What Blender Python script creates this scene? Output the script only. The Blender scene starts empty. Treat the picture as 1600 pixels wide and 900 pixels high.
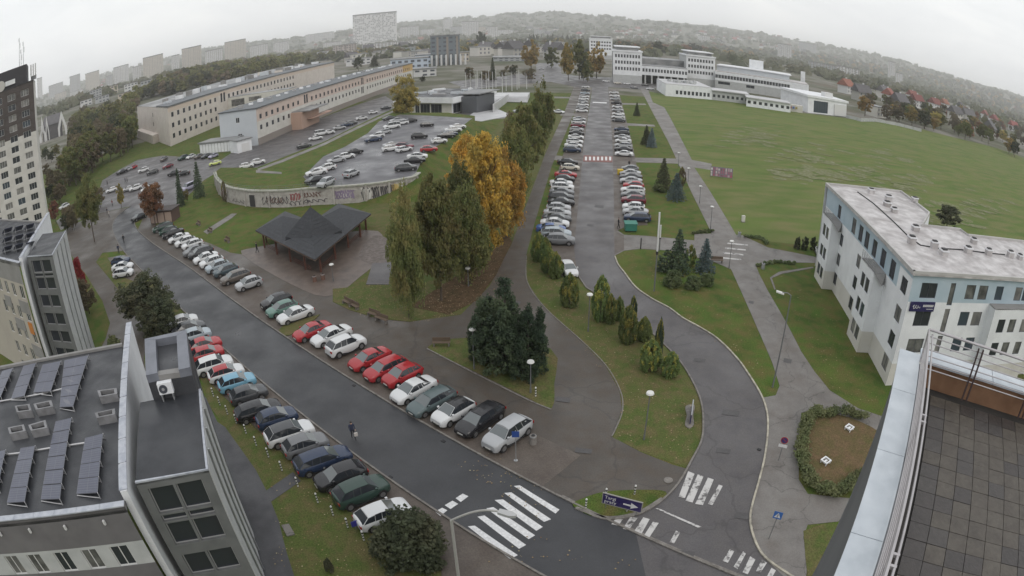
import bpy, bmesh, math, random
import numpy as np
from mathutils import Vector, Matrix
from mathutils.geometry import tessellate_polygon
random.seed(7); RNG = np.random.default_rng(7)
S = bpy.context.scene
COL = S.collection
# ------------------------------------------------------------------ camera
CAM_H = 30.0
K1, K3 = 0.8106, 0.0889            # wide action-camera lens: theta = K1 r + K3 r^3 (r in half widths)
PITCH, ROLL = 0.4138, -0.0135
cam_d = bpy.data.cameras.new('camera'); cam = bpy.data.objects.new('camera', cam_d); COL.objects.link(cam)
cam_d.type = 'PANO'; cam_d.panorama_type = 'FISHEYE_LENS_POLYNOMIAL'
cam_d.sensor_fit = 'HORIZONTAL'; cam_d.sensor_width = 36.0; cam_d.sensor_height = 20.25
cam_d.fisheye_polynomial_k0 = 0.0
cam_d.fisheye_polynomial_k1 = -K1/18.0
cam_d.fisheye_polynomial_k2 = 0.0
cam_d.fisheye_polynomial_k3 = -K3/18.0**3
cam_d.fisheye_polynomial_k4 = 0.0
cam_d.fisheye_fov = math.radians(170)
cam_d.clip_start = 0.05; cam_d.clip_end = 40000
cam.location = (0, 0, CAM_H)
cam.rotation_euler = (Matrix.Rotation(math.pi/2 - PITCH, 3, 'X') @ Matrix.Rotation(ROLL, 3, 'Z')).to_euler()
S.camera = cam
# ------------------------------------------------------------------ light, sky, exposure
S.view_settings.view_transform = 'Standard'; S.view_settings.look = 'None'
S.view_settings.exposure = 0.1; S.view_settings.gamma = 1.0
S.render.engine = 'CYCLES'
S.cycles.use_denoising = True
S.cycles.max_bounces = 6; S.cycles.volume_bounces = 4; S.cycles.transparent_max_bounces = 8
S.cycles.diffuse_bounces = 3; S.cycles.glossy_bounces = 3
SUN_EL, SUN_AZ = math.radians(42), math.radians(150)
w = bpy.data.worlds.new('World'); S.world = w; w.use_nodes = True
nt = w.node_tree; nt.nodes.clear()
out = nt.nodes.new('ShaderNodeOutputWorld'); bg = nt.nodes.new('ShaderNodeBackground')
sky = nt.nodes.new('ShaderNodeTexSky'); sky.sky_type = 'NISHITA'; sky.sun_disc = False
sky.sun_elevation = SUN_EL; sky.sun_rotation = SUN_AZ; sky.air_density = 2.0; sky.dust_density = 6.0
tc = nt.nodes.new('ShaderNodeTexCoord')
mp = nt.nodes.new('ShaderNodeMapping'); mp.inputs['Scale'].default_value = (1.2, 1.2, 4.2)
nt.links.new(tc.outputs['Generated'], mp.inputs['Vector'])
nz = nt.nodes.new('ShaderNodeTexNoise'); nz.inputs['Scale'].default_value = 2.6; nz.inputs['Detail'].default_value = 7
nz.inputs['Roughness'].default_value = 0.55; nz.inputs['Distortion'].default_value = 0.5
nt.links.new(mp.outputs[0], nz.inputs['Vector'])
cr = nt.nodes.new('ShaderNodeValToRGB')
cr.color_ramp.elements[0].position = 0.28; cr.color_ramp.elements[0].color = (8.7, 8.9, 9.15, 1)
cr.color_ramp.elements[1].position = 0.74; cr.color_ramp.elements[1].color = (10.8, 10.85, 10.8, 1)
e = cr.color_ramp.elements.new(0.52); e.color = (9.7, 9.85, 10.0, 1)
nt.links.new(nz.outputs['Fac'], cr.inputs[0])
mx = nt.nodes.new('ShaderNodeMix'); mx.data_type = 'RGBA'; mx.inputs['Factor'].default_value = 0.88
nt.links.new(sky.outputs[0], mx.inputs[6]); nt.links.new(cr.outputs[0], mx.inputs[7])
nt.links.new(mx.outputs[2], bg.inputs[0]); bg.inputs[1].default_value = 0.105
nt.links.new(bg.outputs[0], out.inputs[0])
sun_d = bpy.data.lights.new('sun', 'SUN'); sun_d.energy = 0.55; sun_d.angle = math.radians(25); sun_d.color = (1, .97, .93)
sun = bpy.data.objects.new('sun', sun_d); COL.objects.link(sun)
_sd = Vector((math.sin(SUN_AZ)*math.cos(SUN_EL), math.cos(SUN_AZ)*math.cos(SUN_EL), math.sin(SUN_EL)))
sun.rotation_euler = _sd.to_track_quat('Z', 'Y').to_euler(); sun.location = (0, 0, 60)

# ------------------------------------------------------------------ site survey: sight line -> place on the ground
def ray(px, py):
    x = (px-800)/800; y = -(py-450)/800; r = math.hypot(x, y)+1e-12; th = K1*r+K3*r**3
    a, b = x/r*math.sin(th), y/r*math.sin(th); f = math.cos(th)
    c, s = math.cos(ROLL), math.sin(ROLL); a, b = a*c-b*s, a*s+b*c
    c, s = math.cos(PITCH), math.sin(PITCH)
    return (a, f*c+b*s, -f*s+b*c)
def at(px, py, z=0.0):
    d = ray(px, py); t = (z-CAM_H)/d[2]
    return Vector((d[0]*t, d[1]*t, z))
def hg(base, top, z=0.0):
    p = at(*base, z); d = ray(*top)
    return CAM_H + d[2]*math.hypot(p.x, p.y)/math.hypot(d[0], d[1])
def sstep(x): x = min(1, max(0, x)); return x*x*(3-2*x)
def T(x, y):
    """terrain height: flat campus, low rise in the west, hill ridge far away"""
    r = math.hypot(x, y); az = math.degrees(math.atan2(x, y))
    h = 0.0
    if r > 480:
        west = sstep((-az-14)/22)
        h += west*26*sstep((r-480)/700)*(1-0.5*sstep((r-2500)/2500))
        ridge = 205+18*math.sin(az*0.13+1)+9*math.sin(az*0.41)+5*math.sin(az*1.3+2)+2.5*math.sin(az*3.1)
        ridge *= 1+0.16*math.exp(-((az-14)/16)**2)-0.12*sstep((-az-20)/30)
        k = sstep((r-2600)/3900)
        h += ridge*k*(0.9+0.1*math.sin(r/420+az*0.2))
        h += 9*sstep((r-1500)/1500)*math.sin(x/410)*math.sin(y/530+1)*(1-k)
    return h
def att(px, py):
    d = ray(px, py); t = 100.0
    while t < 9000:
        x, y, z = d[0]*t, d[1]*t, CAM_H+d[2]*t
        if z <= T(x, y): return Vector((x, y, T(x, y)))
        t *= 1.006
    return Vector((d[0]*t, d[1]*t, T(d[0]*t, d[1]*t)))

# ------------------------------------------------------------------ materials
MATS = {}
def mat(name, col, rough=0.8, var=None, scale=1.0, bump=0.0, bscale=None, metal=0.0, spec=0.5, obj_rand=0.0, coords='POS', detail=5, thr=(0.35, 0.65), emit=None, stretch=None, fine=0.0):
    """principled material; colour mottled with noise towards each of var (list of colours)"""
    if name in MATS: return MATS[name]
    m = bpy.data.materials.new(name); m.use_nodes = True; n = m.node_tree; L = n.links
    b = n.nodes['Principled BSDF']; b.inputs['Roughness'].default_value = rough; b.inputs['Metallic'].default_value = metal
    b.inputs['Specular IOR Level'].default_value = spec
    b.inputs['Base Color'].default_value = (*col, 1)
    if coords == 'POS': src = n.nodes.new('ShaderNodeNewGeometry').outputs['Position']
    else: src = n.nodes.new('ShaderNodeTexCoord').outputs['Object']
    if stretch:
        mm = n.nodes.new('ShaderNodeMapping'); mm.inputs['Scale'].default_value = stretch[0]; mm.inputs['Rotation'].default_value = (0, 0, stretch[1])
        L.new(src, mm.inputs['Vector']); src = mm.outputs[0]
    cur = None
    for i, v in enumerate(var or []):
        t = n.nodes.new('ShaderNodeTexNoise'); t.inputs['Scale'].default_value = scale*(2.3**i); t.inputs['Detail'].default_value = detail
        t.noise_dimensions = '4D'; t.inputs['W'].default_value = 3.7*i+len(name)
        L.new(src, t.inputs['Vector'])
        r = n.nodes.new('ShaderNodeMapRange'); r.inputs['From Min'].default_value = thr[0]; r.inputs['From Max'].default_value = thr[1]
        L.new(t.outputs['Fac'], r.inputs['Value'])
        x = n.nodes.new('ShaderNodeMix'); x.data_type = 'RGBA'; L.new(r.outputs[0], x.inputs['Factor'])
        if cur is None: x.inputs[6].default_value = (*col, 1)
        else: L.new(cur, x.inputs[6])
        x.inputs[7].default_value = (*v, 1); cur = x.outputs[2]
    if fine:
        t = n.nodes.new('ShaderNodeTexNoise'); t.inputs['Scale'].default_value = 9; t.inputs['Detail'].default_value = 4; L.new(src, t.inputs['Vector'])
        r = n.nodes.new('ShaderNodeMapRange'); r.inputs['From Min'].default_value = .3; r.inputs['From Max'].default_value = .7
        r.inputs['To Min'].default_value = 1-fine; r.inputs['To Max'].default_value = 1+fine; L.new(t.outputs['Fac'], r.inputs['Value'])
        x = n.nodes.new('ShaderNodeMix'); x.data_type = 'RGBA'; x.blend_type = 'MULTIPLY'; x.inputs['Factor'].default_value = 1
        if cur is None: x.inputs[6].default_value = (*col, 1)
        else: L.new(cur, x.inputs[6])
        cc = n.nodes.new('ShaderNodeCombineColor')
        for k in range(3): L.new(r.outputs[0], cc.inputs[k])
        L.new(cc.outputs[0], x.inputs[7]); cur = x.outputs[2]
    if obj_rand:
        oi = n.nodes.new('ShaderNodeObjectInfo'); h = n.nodes.new('ShaderNodeHueSaturation')
        r = n.nodes.new('ShaderNodeMapRange'); r.inputs['To Min'].default_value = 1-obj_rand; r.inputs['To Max'].default_value = 1+obj_rand
        L.new(oi.outputs['Random'], r.inputs['Value']); L.new(r.outputs[0], h.inputs['Value'])
        r2 = n.nodes.new('ShaderNodeMapRange'); r2.inputs['To Min'].default_value = .5-obj_rand*.09; r2.inputs['To Max'].default_value = .5+obj_rand*.07
        mu = n.nodes.new('ShaderNodeMath'); mu.operation = 'FRACT'; mul = n.nodes.new('ShaderNodeMath'); mul.operation = 'MULTIPLY'; mul.inputs[1].default_value = 7.13
        L.new(oi.outputs['Random'], mul.inputs[0]); L.new(mul.outputs[0], mu.inputs[0]); L.new(mu.outputs[0], r2.inputs['Value']); L.new(r2.outputs[0], h.inputs['Hue'])
        if cur is None: h.inputs['Color'].default_value = (*col, 1)
        else: L.new(cur, h.inputs['Color'])
        cur = h.outputs[0]
    if cur is not None: L.new(cur, b.inputs['Base Color'])
    if bump:
        t = n.nodes.new('ShaderNodeTexNoise'); t.inputs['Scale'].default_value = bscale or scale*6; t.inputs['Detail'].default_value = 5
        L.new(src, t.inputs['Vector']); bp = n.nodes.new('ShaderNodeBump'); bp.inputs['Strength'].default_value = bump; bp.inputs['Distance'].default_value = 0.05
        L.new(t.outputs['Fac'], bp.inputs['Height']); L.new(bp.outputs[0], b.inputs['Normal'])
    if emit:
        b.inputs['Emission Color'].default_value = (*emit[0], 1); b.inputs['Emission Strength'].default_value = emit[1]
    MATS[name] = m; return m

def puddly(m, scale, lo, hi):
    """wetness: roughness varies in patches"""
    n = m.node_tree; L = n.links; b = n.nodes['Principled BSDF']
    g = n.nodes.new('ShaderNodeNewGeometry'); t = n.nodes.new('ShaderNodeTexNoise'); t.inputs['Scale'].default_value = scale; t.inputs['Detail'].default_value = 6
    L.new(g.outputs['Position'], t.inputs['Vector']); r = n.nodes.new('ShaderNodeMapRange'); r.inputs['From Min'].default_value = .35; r.inputs['From Max'].default_value = .7
    r.inputs['To Min'].default_value = hi; r.inputs['To Max'].default_value = lo
    L.new(t.outputs['Fac'], r.inputs['Value']); L.new(r.outputs[0], b.inputs['Roughness'])
    return m

GRASS = mat('lawn_grass', (.066, .112, .022), .95, [(.096, .118, .030), (.052, .082, .018), (.110, .100, .036)], .11, .8, 7, fine=.4, spec=.12, thr=(.42, .66))
AUTGRASS = mat('autumn_lawn', (.082, .105, .030), .95, [(.108, .095, .040), (.066, .094, .024), (.122, .102, .048)], .22, .6, 7, fine=.3, spec=.15, thr=(.42, .68))
MEADOW = mat('meadow_grass', (.100, .145, .036), .95, [(.125, .155, .048), (.078, .122, .030), (.150, .150, .062)], .022, .6, 3, fine=.3, spec=.12, thr=(.4, .68), stretch=((1, 2.6, 1), .45))
FARLAND = mat('far_land', (.105, .108, .075), .95, [(.13, .11, .085), (.075, .085, .05), (.20, .19, .17)], .006, .0, fine=.25, spec=.1, thr=(.44, .62))
ASPH_NEW = puddly(mat('fresh_asphalt', (.037, .038, .043), .5, [(.043, .044, .049), (.031, .032, .036)], .25, .35, 25, fine=.12), .22, .26, .6)
ASPH_OLD = puddly(mat('old_asphalt', (.078, .072, .076), .6, [(.094, .088, .091), (.062, .057, .061), (.084, .077, .077)], .2, .35, 25, fine=.16), .2, .30, .62)
PAVING = puddly(mat('block_paving', (.082, .064, .053), .6, [(.064, .051, .044), (.10, .082, .068)], .3, .5, 12, fine=.22), .3, .35, .75)
WALK = puddly(mat('wet_walkway_asphalt', (.070, .061, .053), .6, [(.056, .050, .045), (.088, .077, .067), (.070, .055, .043)], .16, .35, 20, fine=.16), .13, .3, .75)
PATHC = puddly(mat('concrete_path', (.142, .126, .114), .7, [(.125, .115, .108), (.175, .165, .155)], .3, .3, 20, fine=.13), .2, .45, .8)
DARKPAVE = puddly(mat('dark_slabs', (.052, .052, .058), .5, [(.063, .062, .068), (.043, .043, .048)], .5, .3, 12, fine=.1), .3, .3, .65)
MULCH = mat('leaf_litter_soil', (.075, .048, .026), .95, [(.050, .040, .020), (.10, .066, .040)], .8, .6, 8, fine=.3, spec=.1)
KERB = mat('kerb_concrete', (.17, .155, .14), .8, [(.10, .092, .082), (.21, .195, .18)], 1.2, .2, 20, fine=.15)
KERB_Y = mat('kerb_worn_cream_paint', (.34, .31, .25), .75, [(.15, .14, .12), (.46, .43, .35)], .9, .2, 20)
WHITEPAINT = mat('road_paint', (.60, .60, .61), .6, [(.50, .50, .51), (.68, .68, .68)], 2, .2, 20, fine=.12)
GLASS = mat('window_glass', (.030, .034, .042), .12, spec=.6)
GLASSES = [GLASS, mat('window_glass_curtain', (.16, .16, .155), .2, [(.06, .06, .062)], 1.1, spec=.6), mat('window_glass_blue', (.045, .06, .08), .1, spec=.7), mat('window_glass_blind', (.26, .25, .235), .3, [(.10, .10, .10)], .7, spec=.5), GLASS]
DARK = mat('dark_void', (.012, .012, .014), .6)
def worn_paint():
    m = mat('worn_road_paint', (.62, .61, .60), .7, fine=.2); n = m.node_tree; L = n.links; b = n.nodes['Principled BSDF']
    g = n.nodes.new('ShaderNodeNewGeometry'); t = n.nodes.new('ShaderNodeTexNoise'); t.inputs['Scale'].default_value = 1.3; t.inputs['Detail'].default_value = 9; t.inputs['Roughness'].default_value = .75
    L.new(g.outputs['Position'], t.inputs['Vector']); r = n.nodes.new('ShaderNodeMapRange'); r.inputs['From Min'].default_value = .40; r.inputs['From Max'].default_value = .50
    L.new(t.outputs['Fac'], r.inputs['Value']); x = n.nodes.new('ShaderNodeMix'); x.data_type = 'RGBA'
    x.inputs[6].default_value = (.085, .08, .08, 1); x.inputs[7].default_value = (.5, .49, .48, 1); L.new(r.outputs[0], x.inputs['Factor']); L.new(x.outputs[2], b.inputs['Base Color'])
    return m
WORN = worn_paint()

def cracked(m, sc):
    n = m.node_tree; L = n.links; b = n.nodes['Principled BSDF']; src = b.inputs['Base Color'].links[0].from_socket
    g = n.nodes.new('ShaderNodeNewGeometry'); nz_ = n.nodes.new('ShaderNodeTexNoise'); nz_.inputs['Scale'].default_value = .6; nz_.inputs['Detail'].default_value = 5
    L.new(g.outputs['Position'], nz_.inputs['Vector']); ad = n.nodes.new('ShaderNodeMix'); ad.data_type = 'RGBA'; ad.blend_type = 'LINEAR_LIGHT'; ad.inputs['Factor'].default_value = .9
    L.new(g.outputs['Position'], ad.inputs[6]); L.new(nz_.outputs['Color'], ad.inputs[7])
    v = n.nodes.new('ShaderNodeTexVoronoi'); v.feature = 'DISTANCE_TO_EDGE'; v.inputs['Scale'].default_value = sc; L.new(ad.outputs[2], v.inputs['Vector'])
    r = n.nodes.new('ShaderNodeMapRange'); r.inputs['From Min'].default_value = 0; r.inputs['From Max'].default_value = .014; r.inputs['To Min'].default_value = .45; r.inputs['To Max'].default_value = 0
    L.new(v.outputs['Distance'], r.inputs['Value']); x = n.nodes.new('ShaderNodeMix'); x.data_type = 'RGBA'; L.new(r.outputs[0], x.inputs['Factor']); L.new(src, x.inputs[6]); x.inputs[7].default_value = (.025, .023, .022, 1)
    L.new(x.outputs[2], b.inputs['Base Color'])
cracked(ASPH_OLD, .13); cracked(WALK, .11); cracked(PATHC, .22)
# ------------------------------------------------------------------ mesh helpers
class MB:
    def __init__(s): s.v = []; s.f = []; s.m = []
    def add(s, vs, fs, m=0):
        o = len(s.v); s.v += [tuple(v) for v in vs]
        for f in fs: s.f.append(tuple(i+o for i in f)); s.m.append(m)
        return s
    def quad(s, a, b, c, d, m=0): return s.add([a, b, c, d], [(0, 1, 2, 3)], m)
    def box(s, x0, x1, y0, y1, z0, z1, m=0):
        return s.obox((x0, y0, z0), (x1-x0, 0, 0), (0, y1-y0, 0), (0, 0, z1-z0), m)
    def obox(s, o, a, b, c, m=0):
        o, a, b, c = Vector(o), Vector(a), Vector(b), Vector(c)
        if a.cross(b).dot(c) < 0: a, b = b, a
        vs = [o, o+a, o+a+b, o+b, o+c, o+a+c, o+a+b+c, o+b+c]
        return s.add(vs, [(3, 2, 1, 0), (4, 5, 6, 7), (0, 1, 5, 4), (1, 2, 6, 5), (2, 3, 7, 6), (3, 0, 4, 7)], m)
    def cbox(s, c, sz, rz=0, m=0):
        c = Vector(c); a = Vector((math.cos(rz), math.sin(rz), 0))*sz[0]; b = Vector((-math.sin(rz), math.cos(rz), 0))*sz[1]
        return s.obox(c-a/2-b/2, a, b, (0, 0, sz[2]), m)
    def prism(s, poly, z0, z1, m=0, mtop=None, bottom=True):
        poly = [Vector((p[0], p[1])) for p in poly]
        if sum(a.x*b.y-b.x*a.y for a, b in zip(poly, poly[1:]+poly[:1])) < 0: poly = poly[::-1]
        n = len(poly)
        zz0 = z0 if isinstance(z0, (list, tuple)) else [z0]*n; zz1 = z1 if isinstance(z1, (list, tuple)) else [z1]*n
        vs = [(p.x, p.y, zz0[i]) for i, p in enumerate(poly)]+[(p.x, p.y, zz1[i]) for i, p in enumerate(poly)]
        s.add(vs, [(i, (i+1) % n, n+(i+1) % n, n+i) for i in range(n)], m)
        tris = tessellate_polygon([[Vector((p.x, p.y, 0)) for p in poly]])
        def up(t):
            a, b, c = (poly[i] for i in t); return t if (b-a).x*(c-a).y-(b-a).y*(c-a).x > 0 else t[::-1]
        s.add(vs[n:], [up(t) for t in tris], m if mtop is None else mtop)
        if bottom: s.add(vs[:n], [up(t)[::-1] for t in tris], m)
        return s
    def tube(s, p0, p1, r0, r1=None, n=8, m=0, caps=True):
        r1 = r0 if r1 is None else r1; p0, p1 = Vector(p0), Vector(p1); d = (p1-p0).normalized()
        a = d.orthogonal().normalized(); b = d.cross(a)
        vs = [p0+(a*math.cos(t)+b*math.sin(t))*r0 for t in [2*math.pi*i/n for i in range(n)]]
        vs += [p1+(a*math.cos(t)+b*math.sin(t))*r1 for t in [2*math.pi*i/n for i in range(n)]]
        fs = [(i, (i+1) % n, n+(i+1) % n, n+i) for i in range(n)]
        if caps: fs += [tuple(range(n))[::-1], tuple(range(n, 2*n))]
        return s.add(vs, fs, m)
    def path(s, pts, r, n=6, m=0):
        for a, b in zip(pts, pts[1:]): s.tube(a, b, r, r, n, m)
        return s
    def mesh(s, name, mats):
        me = bpy.data.meshes.new(name); me.from_pydata(s.v, [], s.f)
        for x in (mats if isinstance(mats, (list, tuple)) else [mats]): me.materials.append(x)
        if any(s.m): me.polygons.foreach_set('material_index', s.m)
        me.update(); return me
def tag(o, label=None, cat=None, group=None, kind=None):
    if label: o['label'] = label
    if cat: o['category'] = cat
    if group: o['group'] = group
    if kind: o['kind'] = kind
    return o
def obj(name, data, parent=None, loc=(0, 0, 0), rz=0.0, scale=None):
    o = bpy.data.objects.new(name, data); COL.objects.link(o); o.location = loc
    if rz: o.rotation_euler = (0, 0, rz)
    if scale: o.scale = scale
    if parent is not None: o.parent = parent
    return o
def thing(name, loc, label, cat, group=None, rz=0.0):
    o = obj(name, None, None, loc, rz); o.empty_display_size = .3
    return tag(o, label, cat, group)
def rel(mb, org):
    ox, oy, oz = org; mb.v = [(x-ox, y-oy, z-oz) for x, y, z in mb.v]; return mb
def part(name, mb, mats, parent, kind=None):
    """mesh in world coordinates put under a thing (root at its own location)"""
    org = parent['_o'] if '_o' in parent else tuple(parent.location)
    p = obj(name, rel(mb, org).mesh(name, mats), parent)
    if kind: p['kind'] = kind
    return p
def copy_tree(o, parent=None):
    c = o.copy(); COL.objects.link(c); c.parent = parent
    for ch in [k for k in KIDS.get(o.name, [])]: copy_tree(ch, c)
    return c
KIDS = {}
def struct(name, mb, mats):
    return tag(obj(name, mb.mesh(name, mats)), kind='structure')
def P2(pts, z=0): return [at(*p, z) for p in pts]
def smooth_closed(pts, n=4):
    out = []; N = len(pts)
    for i in range(N):
        p0, p1, p2, p3 = (Vector(pts[(i+k-1) % N]) for k in range(4))
        for j in range(n):
            t = j/n; out.append(.5*((2*p1)+(p2-p0)*t+(2*p0-5*p1+4*p2-p3)*t*t+(3*p1-p0-3*p2+p3)*t**3))
    return out
def smooth_open(pts, n=4):
    pts = [Vector(p) for p in pts]; e = [2*pts[0]-pts[1]]+pts+[2*pts[-1]-pts[-2]]; out = []
    for i in range(1, len(e)-2):
        p0, p1, p2, p3 = e[i-1:i+3]
        for j in range(n):
            t = j/n; out.append(.5*((2*p1)+(p2-p0)*t+(2*p0-5*p1+4*p2-p3)*t*t+(3*p1-p0-3*p2+p3)*t**3))
    out.append(pts[-1]); return out
SHN = [0]
def sheet(name, pts, z, m, th=.06):
    SHN[0] += 1; z += SHN[0]*.0004
    mb = MB(); mb.prism(pts, z-th, z, bottom=False); return struct(name, mb, m)
def strip(pts, w0, w1, z0, z1, mb=None, m=0):
    """extruded band following a line, from offset w0 to w1 on its left side"""
    mb = mb or MB(); pts = [Vector((p[0], p[1], 0)) for p in pts]; L = []; R = []
    for i, p in enumerate(pts):
        d = (pts[min(i+1, len(pts)-1)]-pts[max(i-1, 0)]).normalized(); n = Vector((-d.y, d.x, 0))
        L.append(p+n*w0); R.append(p+n*w1)
    vs = []
    for l, r in zip(L, R): vs += [(l.x, l.y, z0), (l.x, l.y, z1), (r.x, r.y, z1), (r.x, r.y, z0)]
    fs = []
    for i in range(len(pts)-1):
        a = 4*i
        for k in range(4): fs.append((a+k, a+(k+1) % 4, a+4+(k+1) % 4, a+4+k))
    fs += [(0, 3, 2, 1), tuple(4*(len(pts)-1)+k for k in range(4))]
    mb.add(vs, fs, m); return mb
# ------------------------------------------------------------------ SETTING: ground and hills
def build_ground():
    # one sheet: polar grid to beyond the ridge
    rs = [0, 60, 120, 200, 300, 400, 480]+list(np.geomspace(520, 9500, 62)); na = 240
    vs = [(0, 0, 0)]; fs = []; ms = []
    for r in rs[1:]:
        for k in range(na):
            a = 2*math.pi*k/na; x, y = r*math.sin(a), r*math.cos(a)
            wob = 0 if r < 600 else (RNG.random()-.5)*min(7, r*.0012)
            vs.append((x, y, T(x, y)+wob))
    for k in range(na): fs.append((0, 1+(k+1) % na, 1+k)); ms.append(0)
    for i in range(len(rs)-2):
        for k in range(na):
            a = 1+i*na; fs.append((a+k, a+(k+1) % na, a+na+(k+1) % na, a+na+k)); ms.append(0 if rs[i+2] <= 300 else 1)
    me = bpy.data.meshes.new('ground'); me.from_pydata(vs, [], fs); me.materials.append(GRASS); me.materials.append(FARLAND)
    me.polygons.foreach_set('material_index', ms); me.update()
    me.flip_normals() if me.polygons[0].normal.z < 0 else None
    me.shade_smooth()
    tag(obj('ground', me), kind='structure')
build_ground()
Z0, Z1, Z2, Z3, Z4 = .012, .024, .036, .048, .06
# the big meadow on the right
sheet('meadow', P2([(1005, 141), (1046, 225), (1084, 300), (1114, 364), (1165, 367), (1200, 377), (1260, 384), (1300, 405), (1500, 470), (1640, 420), (1640, 262), (1560, 232), (1480, 212), (1420, 197), (1330, 186), (1250, 176), (1130, 157), (1040, 148)]), Z0, MEADOW)
# autumn-leaf lawns
sheet('lawn_by_pine', smooth_closed(P2([(668, 543), (735, 528), (860, 545), (866, 600), (862, 638), (830, 625), (780, 600), (730, 575)]), 3), Z3, AUTGRASS)
sheet('tree_strip_lawn', P2([(640, 503), (720, 492), (765, 445), (800, 380), (830, 300), (852, 240), (880, 180), (870, 165), (800, 180), (720, 230), (640, 290), (560, 330), (600, 385), (520, 470), (590, 498)]), Z0, AUTGRASS)
sheet('strip_lawn', P2([(905, 430), (917, 450), (955, 474), (1000, 504), (1035, 535), (1065, 567), (1085, 600), (1097, 630), (1100, 662), (1097, 690), (1078, 733), (1000, 705), (958, 684), (972, 640), (968, 610), (945, 570), (905, 530), (850, 480), (823, 440), (822, 400), (836, 378), (860, 400), (878, 432)]), Z0+.004, AUTGRASS)
# main road (fresh dark asphalt) and its surroundings
nv = Vector((math.cos(math.radians(49)), math.sin(math.radians(49)))); tv = Vector((-math.sin(math.radians(49)), math.cos(math.radians(49))))
def RD(n, t, z=0): p = nv*n+tv*t; return Vector((p.x, p.y, z))
L_edge = [RD(19.62, -30), RD(19.62, 20), RD(19.62, 60)]+P2([(250, 449), (228, 428), (208, 408), (192, 390), (181, 372), (176, 355), (181, 341), (193, 330), (205, 322)])
R_edge = [RD(26.15, -30), RD(26.15, 20), RD(26.15, 62)]+P2([(300, 422), (262, 397), (232, 376), (215, 360), (210, 350), (214, 340), (224, 333)])
L_s = smooth_open(L_edge, 4); R_s = smooth_open(R_edge, 4)
sheet('main_road', L_s+R_s[::-1], Z2, ASPH_NEW)
# side road + lane loop (older grey asphalt)
inner = P2([(905, 100), (926, 135), (912, 225), (897, 387), (902, 430), (917, 450), (955, 474), (1000, 504), (1035, 535), (1065, 567), (1085, 600), (1097, 630), (1100, 662), (1097, 676), (1082, 720), (1062, 755), (1037, 782), (1005, 802), (975, 810), (940, 812), (900, 797)])
inner = P2([(926, 134), (912, 225), (897, 387), (900, 425)])+smooth_open(P2([(917, 450), (955, 474), (1000, 504), (1035, 535), (1065, 567), (1085, 600), (1097, 630), (1100, 662), (1097, 690), (1082, 720), (1062, 755), (1037, 782), (1005, 802), (975, 811), (940, 812), (898, 796)]), 4)
outer_c = smooth_open(P2([(960, 401), (965, 414), (975, 427), (992, 449), (1017, 467), (1045, 482), (1065, 497), (1092, 512), (1120, 530), (1150, 560), (1170, 588), (1188, 618), (1197, 645), (1198, 675), (1193, 715), (1184, 752), (1172, 795), (1171, 822), (1182, 856), (1200, 878), (1240, 905)]), 4)
lane = inner+[RD(26.15, 18.5), RD(26.1, -30), ]+[at(1290, 960)]+outer_c[::-1]+P2([(957, 225), (950, 134)])
sheet('lane', lane, Z1, ASPH_OLD)
sheet('old_road_junction', [RD(19.62, -30), RD(19.62, 5.5), RD(22.9, 9.3), RD(26.13, 12.2), RD(26.13, -30)], Z2+.004, ASPH_OLD)
# parking lane + wide walkway on the right of the main road
walk_out = P2([(228, 331), (245, 352), (330, 381), (360, 395), (395, 400), (440, 396), (470, 440), (520, 452), (523, 472), (545, 484), (590, 498), (640, 503), (720, 492), (765, 447), (800, 380), (830, 300), (852, 240), (880, 180), (897, 135), (912, 135), (908, 150), (887, 200), (862, 260), (835, 350), (822, 400), (823, 440), (850, 480), (905, 530), (945, 570), (968, 610), (972, 640), (962, 668), (955, 682), (1000, 706), (1050, 726), (1078, 734), (1062, 755), (1037, 782), (1005, 802), (940, 812), (877, 792)])
sheet('walkway', walk_out+[RD(26.3, 19), RD(26.3, 62)]+P2([(262, 397), (232, 376), (215, 360)]), Z0+.002, WALK)
sheet('parking_lane_right', [RD(26.3, 20.3), RD(26.3, 62), RD(26.3, 88), RD(31.0, 88), RD(31.0, 62), RD(31.0, 20.3)], Z1, PAVING)
sheet('sign_lawn', smooth_closed(P2([(895, 791), (912, 780), (945, 770), (1000, 767), (1040, 770), (1030, 787), (1003, 801), (965, 810), (930, 809)]), 4), .12, GRASS, .12)
sheet('verge_islet', P2([(436, 517), (448, 505), (480, 498), (500, 492), (492, 500), (470, 512), (455, 524), (443, 526)]), .10, AUTGRASS, .1)
# left parking lane and verge
sheet('parking_lane_left', [RD(15.2, 22.5), RD(15.2, 64), RD(19.5, 72), RD(19.5, 16), RD(16.5, 18)], Z1, PAVING)
sheet('verge_left', [RD(15.15, 60), RD(15.15, 22.5), RD(19.4, 15), RD(19.4, -20), RD(5, -20)]+P2([(462, 905), (447, 860), (436, 815), (418, 770), (400, 735), (375, 700), (352, 668), (325, 630), (318, 600)]), Z0, AUTGRASS)
sheet('corner_pavement', [RD(19.45, 16), RD(19.45, -12), RD(16, -12)]+P2([(690, 900), (688, 862), (672, 815), (690, 812)]), Z3, PAVING)
sheet('building_pavement', P2([(340, 660), (352, 668), (375, 700), (400, 735), (418, 770), (436, 815), (447, 860), (470, 930), (400, 960), (330, 800), (300, 600), (322, 622)]), Z3, DARKPAVE)
sheet('verge_path', P2([(458, 738), (470, 752), (418, 788), (412, 770)]), Z2, DARKPAVE)
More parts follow.
